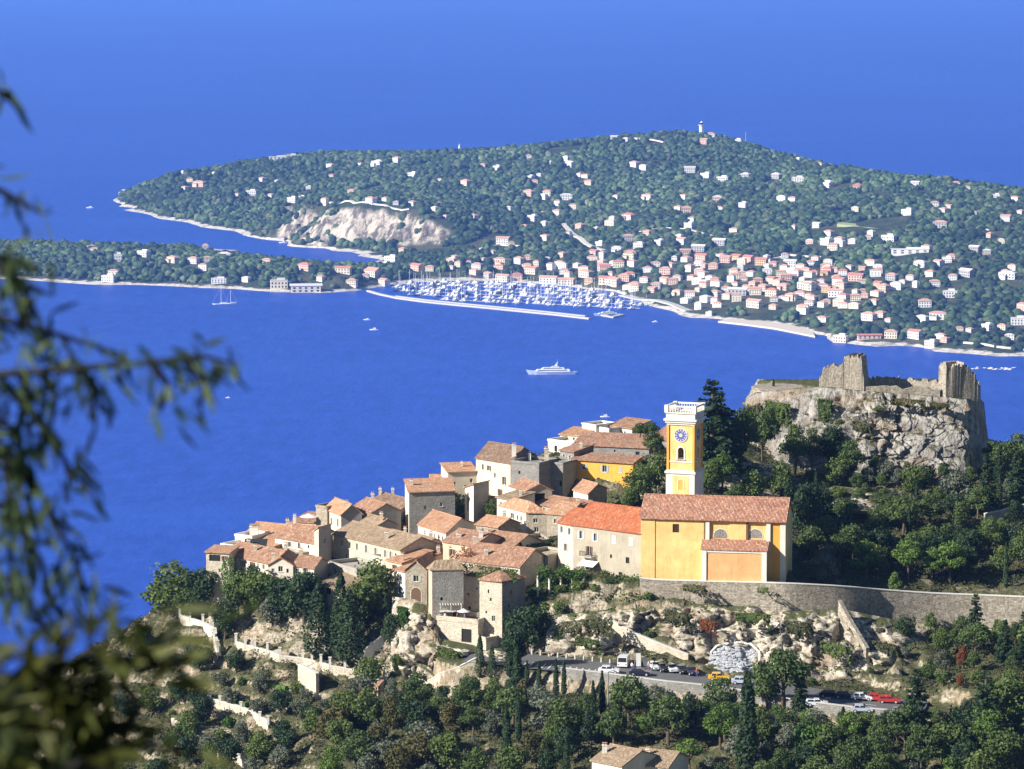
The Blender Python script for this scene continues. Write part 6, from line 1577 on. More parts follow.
Z2 = [(60, 185, 45, 'w', 'g', 'flat'), (130, 175, 35, 'w', 'r', 'hip'), (185, 228, 35, 'w', 'g', 'flat'), (280, 245, 20, 'w', 'r', 'hip'), (370, 255, 40, 'c', 'r', 'hip'), (480, 203, 30, 'w', 'g', 'flat'), (590, 165, 25, 'w', 'r', 'hip'), (597, 238, 30, 'w', 'g', 'flat'), (627, 228, 20, 'w', 'g', 'hip'),
      (592, 290, 45, 'p', 'r', 'hip'), (655, 292, 35, 'c', 'r', 'hip'), (722, 303, 48, 'w', 'g', 'hip'), (790, 330, 20, 'w', 'r', 'hip'), (400, 375, 30, 'w', 'r', 'hip'), (605, 378, 42, 'w', 'g', 'flat'), (575, 408, 25, 'w', 'r', 'hip'), (735, 190, 40, 'w', 'g', 'gable'), (665, 185, 20, 'w', 'g', 'flat'),
      (800, 255, 30, 'c', 'r', 'hip'), (890, 100, 30, 'w', 'g', 'gable'), (930, 105, 25, 'w', 'g', 'hip'), (965, 105, 22, 'w', 'g', 'hip'), (940, 372, 50, 'c', 'R', 'hip'), (770, 408, 36, 'p', 'r', 'hip'), (838, 467, 30, 'w', 'g', 'flat'), (820, 500, 35, 'p', 'R', 'gable'), (900, 490, 40, 'w', 'g', 'ell'),
      (945, 505, 45, 'c', 'r', 'hip'), (960, 190, 40, 'w', 'r', 'hip'), (520, 345, 25, 'w', 'g', 'hip'), (430, 195, 25, 'c', 'r', 'hip'), (300, 375, 20, 'w', 'r', 'hip'), (275, 330, 25, 'w', 'r', 'hip'), (90, 312, 22, 'w', 'r', 'hip'), (125, 325, 22, 'w', 'g', 'hip'), (185, 328, 30, 'w', 'r', 'hip'),
      (500, 455, 50, 'w', 'r', 'gable'), (530, 468, 25, 'c', 'R', 'hip'), (463, 500, 28, 'w', 'r', 'hip'), (490, 528, 50, 'c', 'r', 'ell'), (558, 528, 42, 'w', 'r', 'hip'), (600, 562, 50, 'c', 'R', 'gable'), (655, 522, 25, 'w', 'g', 'hip'), (660, 590, 70, 'w', 'r', 'gable'), (722, 600, 60, 'c', 'r', 'gable'),
      (790, 572, 60, 'c', 'r', 'hip'), (852, 552, 44, 'p', 'r', 'gable'), (905, 540, 44, 'c', 'R', 'hip'), (866, 592, 66, 'c', 'R', 'gable'), (962, 618, 46, 'c', 'r', 'hip'), (500, 588, 55, 'c', 'r', 'gable'), (550, 585, 40, 'p', 'R', 'hip'), (410, 548, 40, 'w', 'r', 'hip'), (200, 550, 55, 'p', 'R', 'gable'), (245, 556, 34, 'c', 'r', 'hip'),
      (40, 570, 56, 'c', 'r', 'gable'), (110, 520, 50, 'w', 'g', 'flat'), (150, 490, 28, 'p', 'r', 'hip'), (320, 552, 24, 'w', 'r', 'hip'), (690, 360, 34, 'w', 'r', 'hip'), (640, 362, 22, 'c', 'r', 'hip'), (925, 590, 46, 'p', 'r', 'hip'), (760, 545, 30, 'w', 'g', 'hip'), (715, 565, 34, 'w', 'r', 'hip'), (450, 580, 36, 'g', 'r', 'gable'), (380, 535, 24, 'w', 'r', 'hip')]
Z3L = [(370, 85, 34, 'w', 'r', 'hip'), (345, 106, 36, 'p', 'r', 'gable'), (460, 106, 30, 'w', 'g', 'flat'), (355, 220, 40, 'w', 'g', 'flat'), (410, 230, 42, 'w', 'g', 'flat'), (487, 222, 35, 'g', 'g', 'hip'), (590, 222, 38, 'g', 'g', 'hip'), (300, 200, 40, 'w', 'g', 'gable'), (660, 168, 25, 'w', 'g', 'flat'), (735, 163, 25, 'w', 'r', 'hip'),
      (662, 232, 46, 'w', 'g', 'flat'), (763, 248, 40, 'w', 'g', 'hip'), (858, 260, 30, 'p', 'R', 'hip'), (160, 290, 45, 'w', 'r', 'ell'), (393, 298, 35, 'p', 'g', 'hip'), (480, 318, 32, 'w', 'g', 'flat'), (95, 355, 52, 'w', 'R', 'ell'), (290, 335, 40, 'p', 'r', 'hip'), (300, 388, 38, 'w', 'g', 'flat'), (55, 468, 36, 'w', 'r', 'hip'), (95, 430, 40, 'g', 'r', 'hip'),
      (130, 455, 38, 'w', 'g', 'flat'), (200, 444, 36, 'w', 'g', 'flat'), (275, 440, 42, 'w', 'r', 'gable'), (160, 412, 32, 'p', 'r', 'hip'), (100, 488, 46, 'c', 'r', 'ell'), (220, 540, 44, 'p', 'r', 'hip'), (285, 478, 38, 'p', 'r', 'gable'), (340, 494, 46, 'p', 'R', 'gable'), (238, 520, 30, 'c', 'r', 'hip'), (420, 500, 40, 'p', 'r', 'gable'), (458, 496, 40, 'o', 'R', 'gable'), (498, 500, 44, 'p', 'R', 'gable'), (540, 508, 44, 'o', 'R', 'gable'),
      (380, 522, 36, 'p', 'r', 'hip'), (350, 520, 26, 'p', 'r', 'hip'), (582, 516, 30, 'p', 'R', 'hip'), (636, 515, 46, 'w', 'g', 'gable'), (705, 512, 30, 'w', 'r', 'hip'), (760, 540, 42, 'p', 'R', 'hip'), (605, 548, 36, 'c', 'r', 'hip'), (690, 585, 70, 'w', 'g', 'flat'), (460, 605, 70, 'g', 'g', 'gable'), (420, 600, 30, 'w', 'r', 'hip'), (520, 608, 44, 'c', 'r', 'gable'), (575, 612, 46, 'c', 'R', 'hip'),
      (518, 645, 66, 'c', 'r', 'gable'), (640, 626, 42, 'c', 'r', 'hip'), (670, 620, 42, 'w', 'r', 'hip'), (800, 575, 50, 'w', 'R', 'gable'), (790, 612, 56, 'w', 'r', 'gable'), (850, 560, 40, 'c', 'r', 'gable'), (812, 545, 34, 'w', 'R', 'hip'), (765, 413, 34, 'w', 'r', 'hip'), (758, 440, 50, 'w', 'g', 'flat'), (802, 436, 36, 'w', 'r', 'hip'), (845, 440, 30, 'w', 'g', 'hip'),
      (780, 460, 40, 'c', 'r', 'hip'), (725, 386, 30, 'w', 'g', 'gable'), (40, 572, 70, 'c', 'r', 'gable'), (118, 595, 40, 'c', 'r', 'hip'), (18, 530, 40, 'p', 'R', 'gable'), (260, 562, 32, 'w', 'r', 'hip'), (528, 572, 34, 'o', 'r', 'hip'), (575, 572, 42, 'c', 'R', 'gable'), (622, 562, 42, 'p', 'r', 'hip'), (100, 555, 40, 'c', 'R', 'hip'), (150, 568, 34, 'w', 'r', 'hip'), (190, 590, 40, 'g', 'r', 'hip'), (450, 540, 36, 'c', 'r', 'hip'),
      (480, 565, 30, 'c', 'r', 'hip'), (660, 545, 36, 'w', 'r', 'hip'), (715, 545, 30, 'c', 'R', 'hip'), (740, 575, 30, 'w', 'r', 'hip'), (350, 580, 34, 'g', 'g', 'hip'), (385, 570, 34, 'p', 'r', 'hip'), (700, 645, 34, 'w', 'r', 'hip'), (745, 650, 34, 'w', 'r', 'hip'), (365, 682, 24, 'w', 'g', 'flat'), (580, 660, 30, 'c', 'r', 'hip'), (400, 442, 50, 'g', 'g', 'gable'), (330, 462, 50, 'g', 'g', 'gable')]
Z4 = [(90, 145, 32, 'w', 'g', 'flat'), (185, 150, 30, 'p', 'R', 'hip'), (345, 232, 40, 'w', 'g', 'flat'), (432, 207, 30, 'w', 'r', 'hip'), (478, 215, 25, 'w', 'r', 'gable'), (500, 143, 30, 'w', 'r', 'hip'), (537, 155, 22, 'w', 'r', 'hip'), (370, 142, 30, 'w', 'g', 'gable'), (628, 182, 30, 'w', 'g', 'flat'), (708, 232, 25, 'w', 'r', 'hip'),
      (660, 252, 35, 'w', 'r', 'gable'), (560, 235, 20, 'g', 'r', 'hip'), (450, 270, 50, 'g', 'r', 'hip'), (285, 315, 50, 'w', 'g', 'flat'), (20, 465, 60, 'c', 'r', 'gable'), (180, 486, 25, 'w', 'r', 'hip'), (180, 440, 52, 'p', 'R', 'gable'), (160, 410, 26, 'w', 'r', 'hip'), (270, 475, 40, 'p', 'r', 'hip'), (295, 440, 40, 'g', 'r', 'hip'),
      (355, 442, 30, 'w', 'r', 'hip'), (385, 400, 40, 'w', 'g', 'ell'), (445, 396, 34, 'w', 'r', 'gable'), (472, 385, 36, 'w', 'g', 'flat'), (418, 430, 34, 'w', 'r', 'hip'), (490, 440, 32, 'w', 'r', 'hip'), (535, 425, 56, 'g', 'g', 'gable'), (432, 462, 38, 'w', 'r', 'hip'), (665, 432, 60, 'w', 'g', 'ell'), (480, 493, 50, 'w', 'g', 'flat'),
      (400, 525, 46, 'w', 'r', 'hip'), (442, 562, 60, 'w', 'r', 'ell'), (222, 566, 56, 'w', 'r', 'hip'), (258, 560, 36, 'c', 'r', 'hip'), (285, 578, 25, 'w', 'r', 'hip'), (292, 624, 46, 'c', 'r', 'hip'), (370, 624, 50, 'w', 'R', 'gable'), (465, 642, 30, 'p', 'r', 'hip'), (600, 600, 40, 'w', 'g', 'flat'), (545, 610, 26, 'w', 'r', 'hip'), (512, 606, 26, 'c', 'r', 'hip'),
      (700, 580, 54, 'w', 'g', 'flat'), (330, 455, 24, 'w', 'r', 'hip'), (600, 360, 30, 'g', 'g', 'hip'), (560, 350, 36, 'g', 'g', 'gable'), (130, 650, 50, 'c', 'g', 'flat'), (420, 655, 40, 'c', 'g', 'flat'), (600, 292, 14, 'w', 'g', 'hip'), (30, 500, 30, 'c', 'R', 'hip')]
for lst, ox, oy, s in ((Z1, 100, 110, 3.413), (Z2, 360, 110, 3.496), (Z3L, 600, 110, 3.342), (Z4, 800, 140, 3.205)):
    for t in lst: villa(ox + t[0] / s, oy + t[1] / s, t[2] / s, t[3], t[4], t[5])
villa(279, 153.5, 22, 'w', 'g', 'flat', 'large white institute block on the skyline of the cape', None, .75, .1, 'hotel'); villa(292, 151.5, 12, 'w', 'g', 'flat', 'narrower white block behind the large white institute on the skyline', None, .8, .1)
villa(910, 246.5, 42, 'w', 'g', 'flat', 'long white hotel with rows of balconies on the right slope', None, .8, -.12, 'hotel')
villa(205.5, 249, 7, 'w', 'r', 'hip', 'tall white tower villa in the middle of the low headland', None, 2.0, .1); villa(207.5, 260, 8, 'w', 'r', 'hip', 'white villa at the foot of the tall tower villa on the headland', None, 1.3, .1); villa(118, 258, 9, 'w', 'g', 'flat', 'upright white house near the left end of the headland', None, 1.6, .1)
villa(219, 280, 17, 'w', 'g', 'flat', 'white boathouse with dark openings on the water of the headland', None, .8, .0, 'boathouse')
villa(279, 283, 19, 'c', 'g', 'flat', 'first cream fort-like block on the headland quay', None, 1.3, .12, 'quay_building'); villa(306, 285.5, 33, 'c', 'g', 'gable', 'long cream villa on the headland quay beside the fort-like block', None, 1.1, .1, 'quay_building')
villa(869, 335.5, 26, 'p', 'R', 'gable', 'long red building on the rocky shore', None, .55, .05)
TRG = []
tg = random.Random(4)
while len(TRG) < 42:                                 # the town between the named houses
    x = tg.uniform(440, 880); y = tg.uniform(262, 306)
    if y < 300 - (x - 600) * .06 - 20 or y > 282 + max(0, x - 560) * .1: continue
    if any(abs(x - a) < 7 and abs(y - b) < 4 for a, b in TRG): continue
    TRG.append((x, y)); villa(x, y, tg.uniform(7, 12), tg.choice('wwccpo'), tg.choice('rrRr'), tg.choice(['hip', 'gable', 'hip', 'ell']))
# the small houses past the three hundred that show largest: one mass
mbh = MB(); hg = random.Random(21); cnt = 0; seen = [(a, b) for a, b, _ in FAR]
while cnt < 125:
    if hg.random() < .62: x = hg.uniform(440, 880); y = hg.uniform(258, 312)
    elif hg.random() < .6: x = hg.uniform(560, 1024); y = hg.uniform(195, 345)
    else: x = hg.uniform(60, 700); y = hg.uniform(160, 280)
    p = fhit(x, y)
    if p.z < 6 or float(fslope(p.x, p.y)) > .4 or any((a - p.x) ** 2 + (b - p.y) ** 2 < 18 ** 2 for a, b in seen): continue
    seen.append((p.x, p.y)); w = hg.uniform(4, 8.5); dp = hg.uniform(3.5, 6); h = hg.uniform(5, 9.5); c, s_ = math.cos(-hg.uniform(0, .9)), 0; an = -hg.uniform(0, .9); a_ = Vector((math.cos(an), math.sin(an), 0)); b_ = Vector((-a_.y, a_.x, 0))
    cm = hg.choice((0, 0, 0, 1, 1, 2)); rm = hg.choice((3, 3, 4)); q = [p + a_ * w * i + b_ * dp * j for i, j in ((-1, -1), (1, -1), (1, 1), (-1, 1))]
    mbh.prism([v + UP * h for v in q], h + 3, cm); e = [v + (v - p) * .1 + UP * (h + .1) for v in q]; r0 = p - a_ * w * .4 + UP * (h + 2.2); r1 = p + a_ * w * .4 + UP * (h + 2.2)
    for f in ((e[0], e[1], r1, r0), (e[1], e[2], r1), (e[2], e[3], r0, r1), (e[3], e[0], r0)): mbh.poly(list(f), rm)
    for i in range(3):
        for zz in (1.2, 4.4):
            if zz + 1.6 > h: continue
            o_ = p + a_ * w * (-.6 + .6 * i) - b_ * (dp + .06) + UP * zz; mbh.poly([o_ - a_ * .5, o_ + a_ * .5, o_ + a_ * .5 + UP * 1.5, o_ - a_ * .5 + UP * 1.5], 5)
    FAR.append((p.x, p.y, w * 2)); cnt += 1
tag(mbh.build('distant_houses', ['far_white', 'far_cream', 'far_pink', 'far_roof', 'far_roof_grey', 'dark']), kind='stuff')
# lighthouse, day-mark and mast
def far_empty(name, px, py, Y, label, cat):
    p = at(px, py, Y); p.z = float(fgz(p.x, p.y)); return empty(name, p, label, cat), p
t, p = far_empty('lighthouse', 701.5, 134, 7700, 'white stone lighthouse on the highest point of the cape', 'lighthouse')
mb = rel(MB(), t); sc = 7700 / F_PX
mb.tube(p - UP * 2, p + UP * 24, 5.6, 4.4, 8, 0); mb.tube(p + UP * 24.01, p + UP * 25.5, 6.8, 6.8, 8, 0); mb.build('tower', 'white_paint', t)
mb = rel(MB(), t); mb.tube(p + UP * 25.51, p + UP * 30, 3.2, 3.2, 8, 0); mb.tube(p + UP * 30.01, p + UP * 33, 3.6, .4, 8, 1); mb.build('lantern', ['glass', 'white_paint'], t)
mb = rel(MB(), t); mb.bx(p.x - 13, p.x + 9, p.y - 12, p.y - 6, p.z - 3, p.z + 6, 0); mb.build('keeper_house', 'far_cream', t)
t, p = far_empty('signal_tower', 459.5, 153, 7900, 'slim white leaning day-mark tower on the skyline of the cape', 'tower')
mb = rel(MB(), t); mb.tube(p - UP * 2, p + UP * 11, 4.5, 4.0, 8, 0); mb.tube(p + UP * 11.01, p + UP * 23, 3.6, 1.4, 8, 0); mb.build('tower', 'white_paint', t)
mb = rel(MB(), t); mb.tube(p + UP * 23.01, p + UP * 27, .3, .3, 5); mb.build('mast', 'white_paint', t)
t, p = far_empty('radio_mast', 745.7, 142, 7600, 'thin pale lattice mast on the ridge right of the lighthouse', 'mast')
mb = rel(MB(), t)
for k in range(8):
    z = 3.6 * k; a = [Vector((1.3 * math.cos(f), 1.3 * math.sin(f), 0)) * (1 - k / 12) for f in (0, 2.1, 4.2)]
    for i in range(3): mb.tube(p + a[i] + UP * z, p + a[i] * .92 + UP * (z + 3.6), .28, n=4); mb.tube(p + a[i] + UP * z, p + a[(i + 1) % 3] * .92 + UP * (z + 3.6), .2, n=4)
mb.build('lattice', 'white_paint', t)
# sports ground, terraces and roads among the trees
def drape(name, pxs, mat, label, cat, lift=.8, width=5, kind=None):
    P = dense([fhit(x, y) for x, y in pxs], 15)
    for q in P: q.z = float(fgz(q.x, q.y))
    mb = MB(); rb = ribbon(P, width / 2, width / 2, lift)
    for i in range(len(rb) - 1):
        mb.prism([rb[i][1], rb[i + 1][1], rb[i + 1][0], rb[i][0]], 2.5)
    o = mb.build(name, mat); tag(o, label, cat, None, kind); FAR.extend((q.x, q.y, 12) for q in P[::2]); return o
drape('garden_road', [(563, 224), (575, 236), (588, 245), (604, 251)], 'pale_stone_far', 'pale road curving down the wooded slope to the harbour town', 'road', 1.5, 9)
drape('quay_road', [(600, 294), (630, 297), (655, 300), (676, 305), (690, 311)], 'concrete', 'pale quay road sweeping round the end of the marina', 'road', 1.0, 14)
drape('shore_wall', [(1024 - 60, 344), (985, 346), (1005, 349), (1040, 352)], 'pale_stone_far', 'long white sea wall on the shore at the right side', 'wall', 3.0, 5)
drape('ridge_wall', [(636, 141), (650, 142), (664, 145)], 'pale_stone_far', 'pale string of terrace wall on the crest left of the lighthouse', 'wall', 6.0, 5)
drape('slope_road', [(640, 232), (662, 228), (690, 230), (712, 236)], 'pale_stone_far', 'faint pale lane crossing the wooded slope under the lighthouse', 'road', 1.2, 5)
drape('slope_wall', [(480, 250), (500, 246), (520, 247)], 'pale_stone_far', 'short pale terrace wall in the woods behind the marina', 'wall', 3.0, 4)
drape('lane_wall', [(760, 262), (790, 256), (822, 258)], 'pale_stone_far', 'pale lane wall running above the harbour town', 'wall', 2.5, 5)
drape('cliff_road', [(330, 203), (355, 205), (385, 207), (410, 210)], 'pale_stone_far', 'pale road running along the top of the rock face', 'road', 3.0, 6)
P = [fhit(x, y) for x, y in ((837, 227), (878, 229), (876, 224), (838, 222.5))]
mb = MB(); zf = max(q.z for q in P) - 3
for q in P: q.z = zf
o = mb.prism(P, 8); tag(mb.build('sports_ground', 'lawn_far'), 'pale green sports ground cut into the wooded slope', 'sports field'); FAR.extend((q.x, q.y - 30, 30) for q in P)
c = sum(P, Vector()) / 4
for dx in (-60, -30, 0, 30, 60): FAR.append((c.x + dx, c.y - 40, 40)); FAR.append((c.x + dx, c.y + 20, 40))

# ---- mole and marina
def sea_strip(name, pxs, width, h, mat, label, cat, kind=None):
    P = dense([atz(x, y, h) for x, y in pxs], 20); mb = MB(P[0]); rb = ribbon(P, width / 2, width / 2, 0)
    for i in range(len(rb) - 1): mb.prism([rb[i][1], rb[i + 1][1], rb[i + 1][0], rb[i][0]], h + 3)
    return tag(mb.build(name, mat), label, cat, None, kind)
sea_strip('breakwater', [(368, 290), (380, 293.5), (398, 297.3), (425, 301), (455, 304), (490, 307.3), (525, 310.8), (560, 314.3), (590, 317.8)], 5.5, 2.3, 'concrete', 'long pale breakwater sheltering the marina', 'breakwater')
sea_strip('breakwater_quay', [(396, 295.6), (425, 299.3), (462, 303), (502, 306.8), (545, 311), (586, 315.5)], 5, 1.4, 'concrete', 'low quay running along the inner side of the breakwater', 'quay')
sea_strip('outer_quay', [(598, 313), (612, 316.5), (622, 314)], 9, 2.0, 'concrete', 'small quay with the big white motor yacht at the marina mouth', 'quay')
def boat_mesh(sail, col, L=12.0, W=3.6):
    mb = MB(); st = [(-.5, .36, .9), (-.25, .5, .85), (.1, .5, .95), (.35, .3, 1.1), (.5, .02, 1.3)]
    for i in range(4):
        x0, w0, h0 = st[i]; x1, w1, h1 = st[i + 1]
        for s in (-1, 1):
            q = [(s * w0 * W * .8, x0 * L, -.3), (s * w1 * W * .8, x1 * L, -.3), (s * w1 * W, x1 * L, h1), (s * w0 * W, x0 * L, h0)]
            mb.poly(q if s > 0 else q[::-1], 0)
        mb.poly([(-w0 * W, x0 * L, h0), (w0 * W, x0 * L, h0), (w1 * W, x1 * L, h1), (-w1 * W, x1 * L, h1)], 0)
    mb.poly([(-st[0][1] * W * .8, -.5 * L, -.3), (st[0][1] * W * .8, -.5 * L, -.3), (st[0][1] * W, -.5 * L, .9), (-st[0][1] * W, -.5 * L, .9)], 0)
    if sail:
        mb.bx(-.25 * W, .25 * W, -.1 * L, .25 * L, .9, 1.5, 0); mb.tube((0, .08 * L, .9), (0, .08 * L, L * 1.25), .16, .12, 5, 2); mb.tube((0, .08 * L, 2.2), (0, -.33 * L, 2.3), .26, .2, 5, 1)
    else:
        mb.bx(-.36 * W, .36 * W, -.25 * L, .2 * L, .9, 2.3, 0); mb.bx(-.37 * W, .37 * W, -.2 * L, .21 * L, 1.4, 1.9, 3); mb.bx(-.3 * W, .3 * W, -.22 * L, .08 * L, 2.31, 3.0, 0); mb.tube((0, -.1 * L, 3), (0, -.18 * L, 4.6), .1, .05, 4, 2)
    o = mb.build('b', ['hull' if col == 'w' else 'car_dark', 'canvas' if col == 'w' else 'cloth_blue', 'white_paint', 'glass']); me = o.data; bpy.data.objects.remove(o); return me
BM = {(s, c): boat_mesh(s, c) for s in (0, 1) for c in 'wb'}
rows = [(396, 560, 280.5, 287.5), (394, 600, 283.5, 292.5), (392, 618, 287, 297), (396, 640, 290.5, 301.5), (410, 655, 294.5, 305.5), (440, 640, 299.5, 308.5)]
nb = 0
brg = random.Random(8)
for ri, (xa, xb, ya, yb) in enumerate(rows):
    a = atz(xa, ya, 0); b = atz(xb, yb, 0); L_ = (b - a).length; dr = (b - a) / L_; nn = Vector((-dr.y, dr.x, 0))
    mb = MB(a); mb.prism([a - nn * 1.2 + UP * .6, b - nn * 1.2 + UP * .6, b + nn * 1.2 + UP * .6, a + nn * 1.2 + UP * .6], .9)
    tag(mb.build('pontoon', 'concrete'), ['pontoon nearest the town front of the marina', 'second pontoon from the town front of the marina', 'third pontoon from the town front of the marina', 'third pontoon in from the breakwater of the marina', 'second pontoon in from the breakwater of the marina', 'pontoon nearest the breakwater of the marina'][ri], 'pontoon', 'marina pontoons')
    s = 4.0
    while s < L_ - 4 and nb < 296:
        side = brg.choice((-1, 1)); Lb = brg.uniform(.9, 1.75)
        sail = int(brg.random() < .5); c = 'w' if brg.random() < .93 else 'b'
        p = a + dr * s + nn * side * (1.6 + brg.uniform(5.2, 8.5) * Lb)
        gzv = float(fgz(p.x, p.y))
        if gzv < -.5:
            o = bpy.data.objects.new('sailing_boat' if sail else 'motor_boat', BM[sail, c]); COL.objects.link(o); o.location = (p.x, p.y, .05)
            o.rotation_euler.z = math.atan2(nn.y * side, nn.x * side) - math.pi / 2 + brg.uniform(-.12, .12); o.scale = (Lb * 1.15, Lb, Lb)
            kk = ('white' if c == 'w' else 'dark blue') + (' sailing boat with bare mast' if sail else ' motor boat')
            tag(o, kk + ' berthed in the packed rows of the marina', 'boat', 'marina boats, ' + kk); nb += 1
        s += brg.uniform(5.0, 8.8)
print('boats', nb, 'villas', len(FAR))
# ---- yachts at anchor
def yacht(px, py, length_px, label, name='motor_yacht', rot=0.0, mast=True):
    p = atz(px, py, 0); t = empty(name, p, label, 'yacht'); L = length_px * p.y / F_PX; t.rotation_euler.z = rot
    W = L * .085; H = L * .075
    mb = MB(); st = [(.5, .62, .62, .0), (.46, .85, .66, .0), (.2, 1, .75, 0), (-.1, 1, .82, 0), (-.3, .8, .95, 0), (-.42, .4, 1.1, 0), (-.52, .03, 1.3, -.0)]
    for i in range(len(st) - 1):
        x0, w0, h0, _ = st[i]; x1, w1, h1, _ = st[i + 1]; k0 = x0 + (.05 if i >= 5 else 0); k1 = x1 + (.06 if i + 1 >= 5 else 0)
        for s in (-1, 1):
            q = [(k0 * L, s * w0 * W * .75, -.5), (k1 * L, s * w1 * W * .75, -.5), (x1 * L, s * w1 * W, h1 * H), (x0 * L, s * w0 * W, h0 * H)]
            mb.poly(q if s < 0 else q[::-1], 0)
        mb.poly([(x0 * L, -w0 * W, h0 * H), (x0 * L, w0 * W, h0 * H), (x1 * L, w1 * W, h1 * H), (x1 * L, -w1 * W, h1 * H)], 0)
    mb.poly([(.5 * L, -.62 * W * .75, -.5), (.5 * L, .62 * W * .75, -.5), (.5 * L, .62 * W, .62 * H), (.5 * L, -.62 * W, .62 * H)], 0)
    mb.build('hull', 'hull_grey', t, False, (0, 0, 0))
    def deck(x0, x1, w, z0, z1, rk, nm, mat='hull', glass=True):
        m = MB(); top = [(x0 * L + rk * L, -w * W * .85, z1), (x1 * L - rk * .4 * L, -w * W * .85, z1), (x1 * L - rk * .4 * L, w * W * .85, z1), (x0 * L + rk * L, w * W * .85, z1)]
        bot = [(x0 * L, -w * W, z0), (x1 * L, -w * W, z0), (x1 * L, w * W, z0), (x0 * L, w * W, z0)]
        m.poly(top, 0); m.poly(bot[::-1], 0)
        for i in range(4): j = (i + 1) % 4; m.poly([bot[i], bot[j], top[j], top[i]], 0)
        o = m.build(nm, mat, t, False, (0, 0, 0))
        if glass:
            m = MB(); f0, f1 = .45, .8
            P_ = lambda i, f, e: Vector(bot[i]).lerp(Vector(top[i]), f) * 1 + (Vector((0, -e if i < 2 else e, 0)))
            m.poly([P_(0, f0, .06).lerp(P_(1, f0, .06), .04), P_(0, f0, .06).lerp(P_(1, f0, .06), .92), P_(0, f1, .06).lerp(P_(1, f1, .06), .92), P_(0, f1, .06).lerp(P_(1, f1, .06), .04)])
            m.build('deck_windows', 'glass', o, False, (0, 0, 0))
    deck(-.34, .36, .8, .8 * H, 1.35 * H, .05, 'main_deck'); deck(-.22, .25, .66, 1.36 * H, 1.85 * H, .05, 'upper_deck'); deck(-.02, .14, .5, 1.86 * H, 2.15 * H, .03, 'bridge_deck')
    m = MB(); m.poly([(.04 * L, -.3, 2.15 * H), (.1 * L, -.3, 2.15 * H), (.12 * L, -.3, 3.2 * H), (.1 * L, -.3, 3.2 * H)]); m.poly([(.04 * L, .3, 2.15 * H), (.1 * L, .3, 2.15 * H), (.12 * L, .3, 3.2 * H), (.1 * L, .3, 3.2 * H)][::-1])
    for a, b in (((.04, 2.15), (.1, 3.2)), ((.1, 2.15), (.12, 3.2))): m.poly([(a[0] * L, -.3, a[1] * H), (a[0] * L, .3, a[1] * H), (b[0] * L, .3, b[1] * H), (b[0] * L, -.3, b[1] * H)])
    m.tube((.11 * L, 0, 3.2 * H), (.11 * L, 0, 4.0 * H), .18, .1, 5); m.tube((.09 * L, -2, 3.0 * H), (.09 * L, 2, 3.0 * H), .3, .3, 6)
    m.build('radar_mast', 'hull', t, False, (0, 0, 0)); return t
yacht(552, 374.3, 51, 'large white and grey motor yacht alone in the open bay', rot=.06)
yacht(607, 315.5, 28, 'big white motor yacht moored stern-on at the marina mouth', rot=.25)
def sailer(px, py, hull_px, mast_px, masts, label):
    p = atz(px, py, 0); t = empty('sailing_yacht', p, label, 'yacht'); s = p.y / F_PX; L = hull_px * s; Hm = mast_px * s; t.rotation_euler.z = .1
    mb = MB()
    st = [(.5, .4, 1.3), (.3, .9, 1.2), (-.1, 1, 1.25), (-.35, .6, 1.5), (-.5, .04, 2.0)]; W = L * .09
    for i in range(4):
        x0, w0, h0 = st[i]; x1, w1, h1 = st[i + 1]
        for q in (-1, 1):
            f = [(x0 * L * .94, q * w0 * W * .6, -.4), (x1 * L * .94, q * w1 * W * .6, -.4), (x1 * L, q * w1 * W, h1), (x0 * L, q * w0 * W, h0)]
            mb.poly(f if q < 0 else f[::-1])
        mb.poly([(x0 * L, -w0 * W, h0), (x0 * L, w0 * W, h0), (x1 * L, w1 * W, h1), (x1 * L, -w1 * W, h1)])
    mb.bx(-.2 * L, .25 * L, -W * .4, W * .4, 1.3, 2.2); mb.build('hull', 'hull', t, False, (0, 0, 0))
    for x, f in masts:
        m = MB(); m.tube((x * L, 0, 1.2), (x * L, 0, Hm * f), .32, .2, 6); m.tube((x * L, 0, 3), ((x + .24) * L, 0, 3.1), .5, .35, 6)
        m.build('mast', 'white_paint', t, False, (0, 0, 0))
        m = MB(); m.tube((x * L, 0, Hm * f), (-.5 * L if x == masts[0][0] else (x - .2) * L, 0, 2), .1, n=4); m.tube((x * L, 0, Hm * f), ((x + .3) * L, 0, 1.5), .08, n=4); m.build('rigging', 'white_paint', t, False, (0, 0, 0))
sailer(224, 304.5, 24, 18, [(-.12, 1.0), (.28, .8)], 'white two-masted sailing yacht at anchor off the headland')
sailer(232, 333.5, 4, 6, [(-.1, 1.0)], 'tiny sailing boat in the open bay') if False else None
def skiff(px, py, s, label):
    p = atz(px, py, 0); o = bpy.data.objects.new('motor_boat', BM[0, 'w']); COL.objects.link(o); o.location = (p.x, p.y, .05); o.rotation_euler.z = 1.5; o.scale = (s, s, s); tag(o, label, 'boat')
for x, y, s, l in ((374, 330, 1.0, 'small white boat alone on the water right of the marina breakwater'), (367, 320, .8, 'small white boat close to the head of the marina breakwater'), (228, 398, .5, 'tiny white boat alone on the near water below the headland'),
                   (90, 208, 1.2, 'tiny white boat on the open sea off the tip of the cape'), (283, 243, 1.2, 'small boat in the narrow bay behind the headland'), (605, 417, .9, 'tiny white boat on the water just above the white skyline houses'), (655, 322, .7, 'small boat anchored between the marina mouth and the beach')): skiff(x, y, s, l)
mb = MB(atz(975, 370, 0)); rr = random.Random(3)
for k in range(46):
    q = atz(rr.uniform(950, 1015), 368.5 + rr.gauss(0, .6), 0); mb.ball(q, rr.uniform(1, 3), rr.uniform(1, 3), rr.uniform(.3, 1.0), 6, 4)
tag(mb.build('reef', 'pale_stone_far'), kind='structure')
